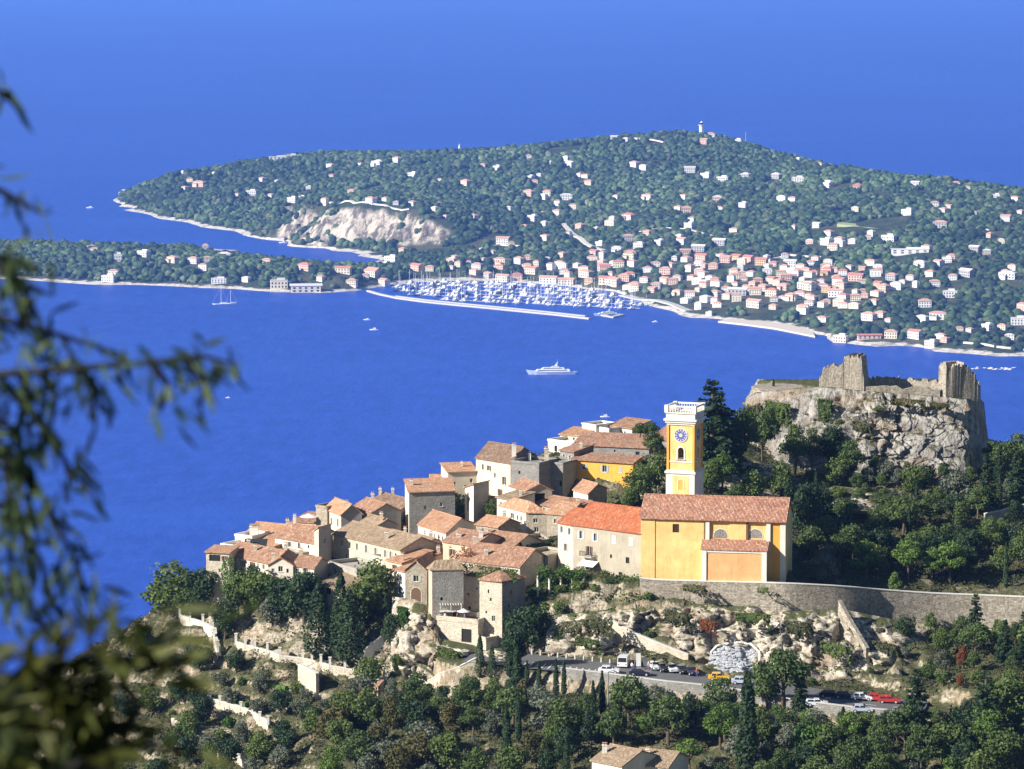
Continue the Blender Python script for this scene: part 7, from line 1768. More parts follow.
mb = MB(atz(130, 193, 0))
for k in range(60):
    u = rr.random(); q = atz(122 + 26 * u, 193 - 5 * u + rr.gauss(0, .8), 0); mb.ball(q, rr.uniform(4, 10), rr.uniform(4, 10), rr.uniform(2, 5), 6, 4)
tag(mb.build('tip_rocks', 'pale_stone_far'), kind='structure')

# ---- the wood that covers the cape: one mass
rng = np.random.default_rng(12)
def ico1():
    import bmesh
    bm = bmesh.new(); bmesh.ops.create_icosphere(bm, subdivisions=2, radius=1.0)
    V = np.array([v.co[:] for v in bm.verts]); F = np.array([[v.index for v in f.verts] for f in bm.faces]); bm.free(); return V, F
IV, IF = ico1()
n = 170000
X = rng.uniform(-1080, 1080, n); Y = rng.uniform(4750, 8150, n); Z = fgz(X, Y); px, py = proj(X, Y, Z)
dm = fbm(X / 90, Y / 90, s=44, o=3)
keep = (Z > 4.5) & (px > -30) & (px < 1060) & ((fslope(X, Y) < .55) | (fbm(X / 35, Y / 20, s=47, o=2) > -.08)) & (dm > -.42) & (fbm(X / 40, Y / 55, s=46, o=3) > -.45)
town = inpoly(px, py, [(430, 262), (600, 262), (740, 258), (860, 280), (850, 320), (700, 312), (600, 290), (430, 282)])
keep &= ~(town & (rng.uniform(0, 1, n) < .55))
fh = np.array(FAR)
cell = {}
for a, b, s in fh: cell.setdefault((int(a // 80), int(b // 80)), []).append((a, b, s))
idx = np.nonzero(keep)[0]; ok = []
occ = {}
for i in idx:
    x, y = X[i], Y[i]; c = (int(x // 80), int(y // 80)); bad = False
    for dx in (-1, 0, 1):
        for dy in (-1, 0, 1):
            for a, b, s in cell.get((c[0] + dx, c[1] + dy), ()):
                if abs(x - a) < s * .5 + 3 and -62 - s * .5 < y - b < s * .45 + 3: bad = True; break
            if bad: break
        if bad: break
    if bad: continue
    g = (int(x // 7.5), int(y // 9.5))
    if g in occ: continue
    occ[g] = 1; ok.append(i)
ok = np.array(ok); print('forest', len(ok))
X, Y, Z = X[ok], Y[ok], Z[ok]; m = len(ok)
sz = rng.uniform(3.0, 7.8, m) * (1 + .3 * fbm(X / 60, Y / 60, s=49, o=2)); hz_ = sz * rng.uniform(.65, 1.05, m); rot = rng.uniform(0, 6.28, m)
B = []
for k in range(6):
    r = 1 + .38 * vnoise(IV[:, 0] * 1.9 + k * 9, IV[:, 1] * 1.9, IV[:, 2] * 1.9, s=k); B.append(IV * r[:, None])
B = np.array(B)[rng.integers(0, 6, m)]
c, s = np.cos(rot)[:, None], np.sin(rot)[:, None]
VX = (B[..., 0] * c - B[..., 1] * s) * sz[:, None] + X[:, None]; VY = (B[..., 0] * s + B[..., 1] * c) * sz[:, None] + Y[:, None]; VZ = B[..., 2] * hz_[:, None] + (Z + hz_ * .55)[:, None]
V = np.stack([VX, VY, VZ], -1).reshape(-1, 3); F = (IF[None] + (np.arange(m) * len(IV))[:, None, None]).reshape(-1, 3)
fo = np_mesh('forest', V, F, 'far_foliage'); tag(fo, kind='stuff')
pal = np.array([(.040, .070, .030), (.055, .095, .036), (.075, .12, .045), (.10, .15, .055), (.13, .16, .08), (.03, .055, .028)])
tc = pal[rng.integers(0, 6, m)] * rng.uniform(.65, 1.45, (m, 1)); tc *= 1.3 * (1 + .6 * fbm(X / 140, Y / 140, s=70, o=3))[:, None]
col = np.ones((m, len(IV), 4), np.float32); col[..., :3] = tc[:, None]
at_ = fo.data.color_attributes.new('tint', 'FLOAT_COLOR', 'POINT'); at_.data.foreach_set('color', col.ravel())
# ================================================================== CASTLE RUINS ON THE CRAG
cas = empty('castle_ruin', (85, 798, CRAG_Z), 'ruined stone castle of broken walls on top of the crag', 'ruin')
def ragged(parent, name, a, b, z0, prof, th, mat='ruin', seed=0, n=26):
    """broken wall from a to b; prof = [(t, height)...]"""
    rg = random.Random(seed); mb = rel(MB(), parent); a = Vector(a); b = Vector(b); a.z = b.z = 0
    d = (b - a); L = d.length; d.normalize(); nn = Vector((-d.y, d.x, 0))
    hs = []
    for i in range(n + 1):
        t = i / n; k = max(j for j in range(len(prof)) if prof[j][0] <= t + 1e-9); k = min(k, len(prof) - 2)
        f = (t - prof[k][0]) / (prof[k + 1][0] - prof[k][0]); hs.append(prof[k][1] * (1 - f) + prof[k + 1][1] * f + rg.uniform(-.45, .45))
    for i in range(n):
        p, q = a + d * L * i / n, a + d * L * (i + 1) / n; j0, j1 = rg.uniform(-.12, .12), rg.uniform(-.12, .12)
        A = lambda P, h, s: Vector((P.x, P.y, z0 + h)) + nn * (s + .09 * math.sin(P.x * 1.3 + h))
        mb.poly([A(p, -4, 0), A(q, -4, 0), A(q, hs[i + 1], 0), A(p, hs[i], 0)], 0); mb.poly([A(q, -4, th), A(p, -4, th), A(p, hs[i], th), A(q, hs[i + 1], th)], 0)
        mb.poly([A(p, hs[i], 0), A(q, hs[i + 1], 0), A(q, hs[i + 1], th), A(p, hs[i], th)], 0)
        if i == 0: mb.poly([A(p, -4, th), A(p, -4, 0), A(p, hs[0], 0), A(p, hs[0], th)], 0)
        if i == n - 1: mb.poly([A(q, -4, 0), A(q, -4, th), A(q, hs[-1], th), A(q, hs[-1], 0)], 0)
    return mb.build(name, mat, parent)
def PX(x, Y): p = at(x, 388, Y); p.z = 0; return p
zc = CRAG_Z
def hpx(px, py, Y): return at(px, py, Y).z - zc
Y = 789.5
ragged(cas, 'keep', PX(843, Y), PX(864, Y - 1.5), zc, [(0, hpx(850, 359, Y)), (.12, hpx(850, 356, Y)), (.8, hpx(850, 355.5, Y)), (.88, hpx(850, 359, Y)), (.9, hpx(850, 368, Y)), (.96, hpx(850, 374, Y)), (1, hpx(850, 384, Y))], 4.6, seed=1)
ragged(cas, 'broken_wall', PX(819, Y + 1), PX(843.2, Y), zc, [(0, hpx(820, 381, Y)), (.15, hpx(820, 370, Y)), (.45, hpx(820, 365, Y)), (.6, hpx(820, 366, Y)), (1, hpx(820, 364, Y))], 2.2, 'ruin', seed=2)
ragged(cas, 'parapet_wall', PX(864, Y + 4), PX(900, Y + 7), zc, [(0, hpx(880, 378, Y + 4)), (1, hpx(880, 379, Y + 5))], .8, seed=3)
ragged(cas, 'parapet_wall', PX(900, Y + 7), PX(939, Y + 3), zc, [(0, hpx(880, 379.5, Y + 5)), (1, hpx(880, 381, Y + 4))], .8, seed=4)
ragged(cas, 'terrace_wall', PX(866, Y - 2.5), PX(940, Y - 3.5), zc, [(0, hpx(880, 388, Y - 3)), (.5, hpx(880, 387.5, Y - 3)), (1, hpx(880, 388.5, Y - 3))], .8, 'ruin', seed=5, n=12)
ragged(cas, 'jagged_wall', PX(938.5, Y - 2), PX(946, Y - 4), zc, [(0, hpx(940, 372, Y)), (.2, hpx(940, 361, Y)), (.8, hpx(940, 360, Y)), (1, hpx(940, 364, Y))], 3, 'ruin', seed=6, n=8)
ragged(cas, 'jagged_wall', PX(946, Y - 4), PX(978, Y - 1.5), zc, [(0, hpx(940, 364, Y)), (.1, hpx(940, 369, Y)), (.22, hpx(940, 362, Y)), (.36, hpx(940, 364, Y)), (.44, hpx(940, 368, Y)), (.55, hpx(940, 362.5, Y)), (.7, hpx(940, 366, Y)), (.82, hpx(940, 371, Y)), (.92, hpx(940, 373, Y)), (1, hpx(940, 386, Y))], 3.5, seed=7, n=40)
ragged(cas, 'side_wall', PX(977, Y - 1.5), PX(981, Y + 12), zc, [(0, hpx(980, 380, Y)), (1, hpx(980, 388, Y + 8))], 1.5, seed=8, n=10)
mb = rel(MB(), cas)
c = PX(778, 799); c.z = zc - 1.2; mb.tube(c, c + UP * 2.0, 5.6, 5.6, 20, 0); mb.tube(c + UP * 2.003, c + UP * 2.25, 5.8, 5.8, 20, 0); mb.build('round_terrace', 'ruin', cas)
mb = rel(MB(), cas); a = PX(792, 793); b = PX(820, 791)
d_ = (b - a).normalized(); n_ = Vector((-d_.y, d_.x, 0)); z1 = zc + 1.1
mb.prism([Vector((a.x, a.y, z1)), Vector((b.x, b.y, z1)), Vector((b.x, b.y, z1)) + n_ * .6, Vector((a.x, a.y, z1)) + n_ * .6], 3); mb.build('terrace_wall', 'cornice', cas)

# ================================================================== CARS
def car_proto(paint, kind='hatch'):
    t = bpy.data.objects.new('parked_car', None); COL.objects.link(t)
    L, W = (4.0, 1.66) if kind != 'van' else (4.8, 1.9)
    if kind == 'van': prof = [(-2.4, .35), (-2.4, 1.0), (-2.35, 2.15), (-.1, 2.2), (1.2, 2.15), (1.85, 1.25), (2.35, 1.05), (2.4, .35)]; win = [(-1.9, 1.3, -.2, 1.95), (.2, 1.3, 1.15, 1.95)]
    elif kind == 'estate': prof = [(-2.05, .35), (-2.1, .85), (-1.95, 1.38), (.35, 1.42), (1.05, .95), (1.95, .78), (2.05, .35)]; win = [(-1.75, .95, -.6, 1.3), (-.5, .95, .6, 1.32)]
    else: prof = [(-2.0, .35), (-2.0, .85), (-1.75, .95), (-1.25, 1.4), (.2, 1.43), (.95, .95), (1.85, .78), (2.0, .35)]; win = [(-1.35, .95, -.5, 1.32), (-.4, .95, .55, 1.34)]
    mb = MB(); n = len(prof)
    def Wd(z): return W / 2 * (1 if z < 1.0 else 1 - .16 * min(1, (z - 1.0) / .45) * (1 if kind != 'van' else .4))
    for i in range(n - 1):
        (x0, z0), (x1, z1) = prof[i], prof[i + 1]
        mb.poly([(x0, -Wd(z0), z0), (x0, Wd(z0), z0), (x1, Wd(z1), z1), (x1, -Wd(z1), z1)][::-1], 0)
    zb = 1.0 if kind == 'van' else .9
    for s in (-1, 1):
        low = [(x, s * W / 2, z) for x, z in prof if z <= 1.06]; lo2 = [(x, s * Wd(z), z) for x, z in prof]
        mb.poly(lo2 if s < 0 else lo2[::-1], 0)
    mb.poly([(-L / 2, -W / 2, .35), (-L / 2, W / 2, .35), (L / 2, W / 2, .35), (L / 2, -W / 2, .35)], 0)
    mb.build('body', paint, t)
    mb = MB()
    for s in (-1, 1):
        for x0, z0, x1, z1 in win:
            q = [(x0, s * (Wd(z0) + .012), z0), (x1 + .12, s * (Wd(z0) + .012), z0), (x1 - .05, s * (Wd(z1) + .012), z1), (x0 + .12, s * (Wd(z1) + .012), z1)]
            mb.poly(q if s < 0 else q[::-1], 0)
    k = next(i for i in range(n) if prof[i][1] == max(p[1] for p in prof)); (xa, za), (xb, zb_) = prof[k], prof[k + 1] if k + 1 < n else prof[k]
    (xa, za) = max((p for p in prof if p[1] > 1.35), key=lambda p: p[0]); (xb, zb_) = next(p for p in prof if p[0] > xa)
    nx, nz = (za - zb_), (xb - xa); q_ = math.hypot(nx, nz); nx, nz = nx / q_ * .015, nz / q_ * .015
    f = lambda t_: (xa + (xb - xa) * t_, za + (zb_ - za) * t_)
    (x0, z0), (x1, z1) = f(.12), f(.9)
    mb.poly([(x0 + nx, -Wd(z0) + .1, z0 + nz), (x1 + nx, -Wd(z1) + .1, z1 + nz), (x1 + nx, Wd(z1) - .1, z1 + nz), (x0 + nx, Wd(z0) - .1, z0 + nz)], 0)
    (xa, za) = min((p for p in prof if p[1] > 1.35), key=lambda p: p[0]); (xb, zb_) = [p for p in prof if p[0] <= xa and p[1] < za][-1]
    (x0, z0), (x1, z1) = f(.12), f(.85)
    mb.poly([(x0 - .02, -Wd(z0) + .12, z0 + .01), (x1 - .02, -Wd(z1) + .12, z1 + .01), (x1 - .02, Wd(z1) - .12, z1 + .01), (x0 - .02, Wd(z0) - .12, z0 + .01)][::-1], 0)
    mb.build('windows', 'glass', t)
    for sx in (-1, 1):
        for s in (-1, 1):
            m = MB(); c = Vector((sx * L * .31, s * (W / 2 - .1), .32)); m.tube(c - Vector((0, .12, 0)), c + Vector((0, .12, 0)), .32, n=16); w = m.build('wheel', 'tyre', t)
            m = MB(); m.tube(c + Vector((0, s * .1, 0)), c + Vector((0, s * .135, 0)), .19, n=12); m.build('rim', 'rim', w)
    for s in (-1, 1):
        m = MB(); m.bx(L / 2 - .06, L / 2 + .015, s * W * .36 - .16, s * W * .36 + .16, .58, .74); m.build('headlight', 'headlamp', t)
        m = MB(); m.bx(-L / 2 - .015, -L / 2 + .04, s * W * .38 - .12, s * W * .38 + .12, .62, .82); m.build('tail_light', 'tail_lamp', t)
    return t
protos = {}
def car(px, py, paint, kind, rot, label):
    if (paint, kind) not in protos: t = protos[paint, kind] = car_proto(paint, kind)
    else: t = copy_tree(protos[paint, kind])
    # stand on the road surface
    d = ray(px, py); best = None
    for Yv in np.arange(640, 700, .2):
        tt = Yv / d[1]; X_, Z_ = d[0] * tt, H_CAM + d[2] * tt
        dist, rz, _ = road_dist(np.array([X_]), np.array([Yv]))
        if Z_ <= rz[0]: best = (X_, Yv, float(rz[0])); break
    t.location = best or atz(px, py, 420.5); t.rotation_euler.z = R(rot)
    if kind == 'van': t.name = 'parked_van'
    tag(t, label, 'van' if kind == 'van' else 'car', 'vehicles parked along the road'); return t
car(624, 666, 'car_white', 'van', 80, 'white van parked nose-out against the rocks'); car(609, 673, 'car_white', 'hatch', -8, 'white car driving beside the striped parking bays')
car(640, 675.5, 'car_dark', 'hatch', -6, 'dark blue car in front of the people by the van'); car(655, 669, 'car_white', 'hatch', -75, 'white hatchback parked between the people and a dark car'); car(663, 671, 'car_black', 'hatch', -75, 'black car parked between two white cars')
car(671, 671.5, 'car_white', 'estate', -72, 'white estate car parked third from the rocks below the ledge wall'); car(682, 673, 'car_black', 'hatch', -72, 'black car parked at the end of the row by the rocks'); car(691, 674.5, 'car_dark', 'hatch', -70, 'dark blue hatchback parked next to the last black car')
car(719, 680, 'car_yellow', 'hatch', -6, 'bright yellow car on the road'); car(742, 684, 'car_silver', 'hatch', -7, 'silver car following the yellow car'); 
car(817, 706, 'car_white', 'estate', -4, 'white estate car by the road bend'); car(862, 700, 'car_white', 'hatch', -10, 'small white car parked next to the red cars'); car(877, 701, 'car_red', 'hatch', -8, 'red car nearer the rocks, left of the other red car'); car(889, 703, 'car_red', 'estate', -6, 'red estate car at the end of the road')
car(862, 712, 'car_silver', 'hatch', -5, 'silver car half hidden by the trees below the red cars'); car(830, 697, 'car_black', 'hatch', -6, 'black car in the shade behind the white estate car'); car(845, 698, 'car_dark', 'hatch', -7, 'dark blue car in the shade before the small white one')

# ================================================================== PEOPLE
def person(pos, face, label, shirt='cloth_white', legs='cloth_blue', sit=False, group=None):
    me = bpy.data.meshes.new('person')
    J = [(0, 0, .95), (0, 0, 1.2), (0, 0, 1.42), (0, 0, 1.53), (0, 0, 1.66), (0, .02, 1.78),
         (-.19, 0, 1.40), (-.25, .02, 1.13), (-.23, .12, .9), (.19, 0, 1.40), (.26, .02, 1.13), (.25, .1, .88),
         (-.1, 0, .9), (-.11, .03, .5), (-.12, 0, .08), (-.12, .16, .04), (.1, 0, .9), (.12, .01, .5), (.13, -.04, .08), (.13, .12, .04)]
    E = [(0, 1), (1, 2), (2, 3), (3, 4), (4, 5), (2, 6), (6, 7), (7, 8), (2, 9), (9, 10), (10, 11), (0, 12), (12, 13), (13, 14), (14, 15), (0, 16), (16, 17), (17, 18), (18, 19)]
    Rr = [.15, .14, .16, .06, .10, .07, .065, .05, .035, .065, .05, .035, .10, .07, .045, .04, .10, .07, .045, .04]
    me.from_pydata(J, E, []); o = bpy.data.objects.new('person', me); COL.objects.link(o)
    sk = o.modifiers.new('skin', 'SKIN'); sb = o.modifiers.new('sub', 'SUBSURF'); sb.levels = 1; sb.render_levels = 1
    for v, r in zip(me.skin_vertices[0].data, Rr): v.radius = (r, r)
    me.skin_vertices[0].data[0].use_root = True
    for m in ('person_skin', shirt, legs): me.materials.append(MATS[m])
    dg = bpy.context.evaluated_depsgraph_get(); ev = o.evaluated_get(dg); nm = bpy.data.meshes.new_from_object(ev)
    nm.name = 'person'
    o.modifiers.clear(); o.data = nm
    for p in nm.polygons:
        z = p.center.z; p.material_index = 2 if z < .95 else (1 if z < 1.46 and (abs(p.center.x) < .27 and z > 1.0) else 0); p.use_smooth = True
    o.location = pos; o.rotation_euler.z = face; tag(o, label, 'person', group); return o
def on_road(px, py):
    d = ray(px, py)
    for Yv in np.arange(640, 700, .2):
        tt = Yv / d[1]; X_, Z_ = d[0] * tt, H_CAM + d[2] * tt; _, rz, _ = road_dist(np.array([X_]), np.array([Yv]))
        if Z_ <= rz[0]: return (X_, Yv, float(rz[0]))
person(on_road(632, 671), 2.8, 'person in white standing in front of the white van'); person(on_road(635, 670), 1.2, 'person in blue standing beside the person in white near the van', 'cloth_blue'); person(on_road(649, 671), 2.0, 'person in a red top between the white board and the white hatchback', 'cloth_red'); person(on_road(697, 677), 3.3, 'person in red by the end of the row of parked cars', 'cloth_red')

# white boards, posts and lamp
def simple_post(name, px, py, hgt, wid, label, cat, mat='white_paint', base=None):
    p = Vector(base or on_road(px, py)); t = empty(name, p, label, cat); mb = rel(MB(), t)
    mb.bx(p.x - wid / 2, p.x + wid / 2, p.y - .06, p.y + .06, p.z + .5, p.z + hgt, 0); mb.build('board', mat, t)
    mb = rel(MB(), t); mb.tube(p, p + UP * hgt, .05, n=6); mb.build('post', 'metal', t); return t
simple_post('notice_board', 638.5, 669, 3.0, .9, 'tall white notice board beside the white van', 'sign'); simple_post('notice_board', 645.5, 668.5, 3.2, .8, 'second tall white notice board, farther from the white van', 'sign')
p = hit(608, 724) or at(608, 724, 655)
t = empty('lamp_post', p, 'very tall grey lamp post rising from the cypresses below the road', 'lamp post'); top = at(608.5, 672, p.y)
mb = rel(MB(), t); mb.tube(p - UP, Vector((p.x, p.y, top.z)), .16, .1, 10); mb.build('pole', 'metal', t)
mb = rel(MB(), t); mb.tube(Vector((p.x, p.y, top.z)), Vector((p.x + 1.4, p.y + .5, top.z + .35)), .07, n=6); mb.build('arm', 'metal', t)
mb = rel(MB(), t); mb.bx(p.x + 1.2, p.x + 2.0, p.y + .35, p.y + .7, top.z + .27, top.z + .42); mb.build('lamp_head', 'white_paint', t)
# bollards along the far car park edge
for k in range(12):
    q = ROADW[1].lerp(ROADW[3], k / 12) + Vector((0, 6.2, 0)); mb = MB(q); mb.tube(q, q + UP * .8, .22, .2, 8); mb.ball(q + UP * .82, .2, .2, .14, 8, 4)
    tag(mb.build('bollard', 'concrete'), 'pale stone bollard in the row along the striped parking bays', 'bollard', 'bollards of the car park')

# ================================================================== TERRACE UNDER THE TOWER, BALCONY, PEOPLE ON IT
tr_ = house('terrace', 'rough pale stone terrace block with an arched opening under the tower house', (437, 620), (478, 624), 6.5, 698.5, 652, 'flat', 0, 'palestone', 'concrete', wallB='palestone', parapet=.9, name='terrace_block', fA=[(.72, 1.2, 2.2, 2.6, 'hole')])
tr_['category'] = 'terrace'
Lw, d, n, W, ze = local_front('terrace', (437, 620), (478, 624), 698.5)
pz = Lw + d * W * .5
for i, (f, l, s) in enumerate(((.12, 'person in white on the tower house terrace, nearest its open end', 'cloth_white'), (.42, 'person in red in the middle of the tower house terrace', 'cloth_red'), (.6, 'person in blue leaning by the parasol on the tower house terrace', 'cloth_blue'))):
    q = Lw + d * W * f - n * 1.3; person((q.x, q.y, ze - .3), 3.0 + i, l, s)
q = Lw + d * W * .52 - n * 2.2; q.z = ze - .3
t = empty('parasol', q, 'small white parasol on the terrace below the tower house', 'parasol'); mb = rel(MB(), t); mb.tube(q, q + UP * 2.3, .03, n=6); mb.build('pole', 'metal', t); mb = rel(MB(), t); mb.tube(q + UP * 2.0, q + UP * 2.6, 1.3, .03, 8, caps=False); mb.build('canopy', 'canvas', t)
h2 = house('archbox', 'low pale wall with a dark arched gateway at the foot of the sunlit tower house', (462, 634), (486, 640), 3, 696, 662, 'flat', 0, 'palestone', 'concrete', parapet=.5)
Lw, d, n, W, ze = local_front('archbox', (462, 634), (486, 640), 696)
c = Lw + d * W * .78; arch(h2, Vector((c.x, c.y, ze - 3.0)), d, n, 1.3, 2.7, 'dark', 'palestone')  # near-black leaf paints the shade inside the open gateway
T19 = HOUSES['tow19']; Nw = at(432, 570, 704); Rw = atz(463.5, 569.5, Nw.z); d = (Rw - Nw); W = d.length; d.normalize(); n = d.cross(UP)
mb = rel(MB(), T19); c = Nw + d * W * .58; zz = Nw.z - 6.6
mb.box(Vector((c.x, c.y, zz - 1.5)) + n * .6, d * W * .34, n * .58, .14, 0)
for k in range(9): mb.box(Vector((c.x, c.y, zz - .1)) + n * .8 + d * W * (-.33 + .0825 * k), d * .07, n * .8, .12, 0)
for s in (-1, 0, 1): mb.box(Vector((c.x, c.y, zz - 1.36)) + n * 1.5 + d * W * .33 * s, d * .06, n * .06, 1.3, 0)
mb.build('balcony', 'trim', T19)
# sunlit white parasol on the low roof, awning at the west end
q = at(309, 520, 770); t = empty('parasol', q, 'white parasol standing on the low roof against the sea', 'parasol'); mb = rel(MB(), t); mb.tube(q - UP * .6, q + UP * 1.2, .04, n=6); mb.build('pole', 'metal', t); mb = rel(MB(), t); mb.tube(q + UP * .7, q + UP * 1.4, 2.0, .05, 8, caps=False); mb.build('canopy', 'canvas', t)
a, b = at(243, 549, 745), at(266, 549, 745); t = empty('awning', a, 'dark awning over the terrace of the west end houses', 'awning'); mb = rel(MB(), t)
mb.prism([a, b, b + Vector((0, 5.5, 1.2)), a + Vector((0, 5.5, 1.2))], .12); mb.build('canopy', 'dark_canvas', t); mb = rel(MB(), t)
for q in (a, b, a.lerp(b, .5)): mb.tube(q - UP * 2.6 + Vector((0, .1, 0)), q + Vector((0, .1, 0)), .06, n=6)
mb.build('posts', 'iron', t)

# ================================================================== GARDEN WALLS AND PERGOLAS
def ground_wall(name, pxs, hgt, th, mat, label, pillars=0, cap='cornice', cat='wall', ph=1.6, group=None):
    pts = [hit(x, y) for x, y in pxs]; pts = [p for p in pts if p]; P = dense(pts, 2.5)
    for p in P: p.z = float(gz(p.x, p.y)) + hgt
    for i in range(1, len(P) - 1): P[i].z = (P[i - 1].z + P[i].z + P[i + 1].z) / 3
    w = wall_strip(name, P, hgt + 1.5, th, mat, label, cat, 1.5, cap, group); 
    if pillars:
        st = max(1, len(P) // pillars)
        for p in P[::st]:
            m = MB(w.location); m.bx(p.x - .24, p.x + .24, p.y - .1, p.y + .38, p.z - .6, p.z + ph, 0); m.bx(p.x - .32, p.x + .32, p.y - .18, p.y + .46, p.z + ph + .003, p.z + ph + .15, 0)
            m.build('pillar', 'trim', w)
    return w
ground_wall('garden_wall', [(180, 624), (190, 627), (203, 632), (213, 638)], 1.8, .5, 'pale', 'white wall with pillars at the head of the zigzag garden path', 5)
ground_wall('garden_wall', [(213, 640), (214, 650), (218, 662)], 2.6, .6, 'pale', 'tall white wall piece turning downhill on the zigzag path', 2)
ground_wall('garden_wall', [(236, 650), (255, 656), (280, 663), (303, 668), (330, 674), (360, 680), (384, 686)], 1.5, .5, 'palestone', 'long pale pillared wall of the path under the row of dark trees', 9)
ground_wall('garden_wall', [(193, 704), (210, 707), (230, 713), (252, 720), (268, 730)], 1.6, .5, 'palestone', 'curving cream balustraded wall of the lower garden', 8, ph=1.0)
ground_wall('garden_wall', [(298, 690), (306, 693), (316, 700)], 5.0, .7, 'palestone', 'high pale stone bastion in the middle of the garden terraces', 0)
ground_wall('garden_wall', [(326, 738), (338, 741), (350, 746), (362, 749)], 1.3, .4, 'whitewash', 'short white balustrade beside the little green lawn', 5, ph=.9)
ground_wall('garden_wall', [(213, 760), (228, 764), (250, 768)], 2.0, .5, 'palestone', 'low pale wall at the bottom edge of the garden', 3)
ground_wall('garden_wall', [(365, 668), (374, 660), (384, 650)], 3.0, .6, 'whitewash', 'white stepped wall climbing towards the cliff under the arched-door house', 0)
ground_wall('garden_wall', [(368, 702), (378, 700), (384, 694)], 2.6, .5, 'pinkish', 'pink and white gate wall at the end of the pillared path', 0, 'orangetiles')
ground_wall('garden_wall', [(985, 524), (1000, 520), (1014, 517), (1035, 513)], 2.0, .5, 'greyrender', 'long grey garden wall beside the thin dark cypress on the wooded slope', 0)
ground_wall('garden_wall', [(420, 690), (440, 684), (460, 676), (480, 668)], 1.6, .6, 'palestone', 'pale rough wall on the rocks below the sunlit tower house', 0)
def lawn(pxs, label, mat='lawn'):
    P = [hit(x, y) for x, y in pxs]; z = sum(p.z for p in P) / len(P) + .5
    P = [Vector((p.x, p.y, z)) for p in P]
    ar = sum(P[i].x * P[(i + 1) % len(P)].y - P[(i + 1) % len(P)].x * P[i].y for i in range(len(P)))
    mb = MB(P[0]); mb.prism(P if ar > 0 else P[::-1], 2.5); return tag(mb.build('lawn', mat), kind='structure')
lawn([(338, 722), (372, 724), (380, 712), (346, 710)], ''); lawn([(262, 690), (285, 694), (290, 684), (268, 680)], ''); lawn([(205, 700), (245, 712), (252, 702), (222, 694)], '')
# pergola in front of the presbytery garden
pg = [at(538, 577, 705.5), at(560, 578, 704.5), at(584, 579.5, 703.5)]
t = empty('pergola', pg[0], 'garden pergola on white posts overgrown with green creeper', 'pergola')
for k in range(5):
    q = pg[0].lerp(pg[2], k / 4)
    for dy in (0, 3): mb = rel(MB(), t); mb.tube(q + Vector((0, dy, -4)), q + Vector((0, dy, .3)), .22, n=8); mb.build('post', 'trim', t)
mb = rel(MB(), t)
for dy in (0, 3): mb.box(pg[0].lerp(pg[2], .5) + Vector((0, dy, .3)), (pg[2] - pg[0]) * .52, Vector((0, .1, 0)), .18)
for k in range(12): mb.box(pg[0].lerp(pg[2], k / 11) + Vector((0, 1.5, .48)), Vector((.07, 0, 0)), Vector((0, 2.2, 0)), .12)
mb.build('beams', 'wood', t)
rg = np.random.default_rng(2); m = 2600; u = rg.uniform(-.03, 1.03, m)[:, None]
P = np.array(pg[0]) * (1 - u) + np.array(pg[2]) * u + np.stack([np.zeros(m), rg.uniform(-1, 4, m), .6 + rg.normal(size=m) * .45 + .5 * np.sin(u[:, 0] * 14)], 1)
V, F = cards(P, np.tile([0, -.3, 1], (m, 1)), .42, rg); np_mesh('creeper', V - np.array(pg[0]), F, 'leaf_ivy', t)
def hanging(label, tops, drop, n_, mat='leaf_ivy', size=.45, name='hanging_ivy', fwd=1.8):
    rg = np.random.default_rng(len(label)); P = []
    T = [at(*q) for q in tops]
    for i in range(len(T) - 1):
        k = n_ // (len(T) - 1); u = rg.uniform(0, 1, k); v = rg.uniform(0, 1, k) ** 1.1; base = np.array(T[i])[None] * (1 - u[:, None]) + np.array(T[i + 1])[None] * u[:, None]
        b = fbm(u * 5 + i * 5, v * 3, s=9, o=3); dd = drop * (.65 + .5 * vnoise(u * 4 + i * 7, u * 0, s=4))
        off = .5 + b * 1.3 + .9 * np.sin(v * 3.1)
        P.append(base + np.stack([rg.normal(size=k) * .1, -off - v * fwd, -v * dd], 1))
    P = np.concatenate(P); V, F = cards(P, np.tile([-.2, -1, .5], (len(P), 1)), size, rg, 1.0); o0 = np.array(T[0])
    o = np_mesh(name, V - o0, F, mat); o.location = o0; return tag(o, label, 'creeper')
hanging('patch of scrub growing out of the retaining wall below the church', [(683, 584, 697.3), (706, 585, 696.3)], 1.6, 700, 'leaf_scrub', .35)
hanging('tuft of green plants on the retaining wall under the side chapel', [(757, 587, 694.6), (768, 587, 694.2)], 1.2, 260, 'leaf_broad', .3)

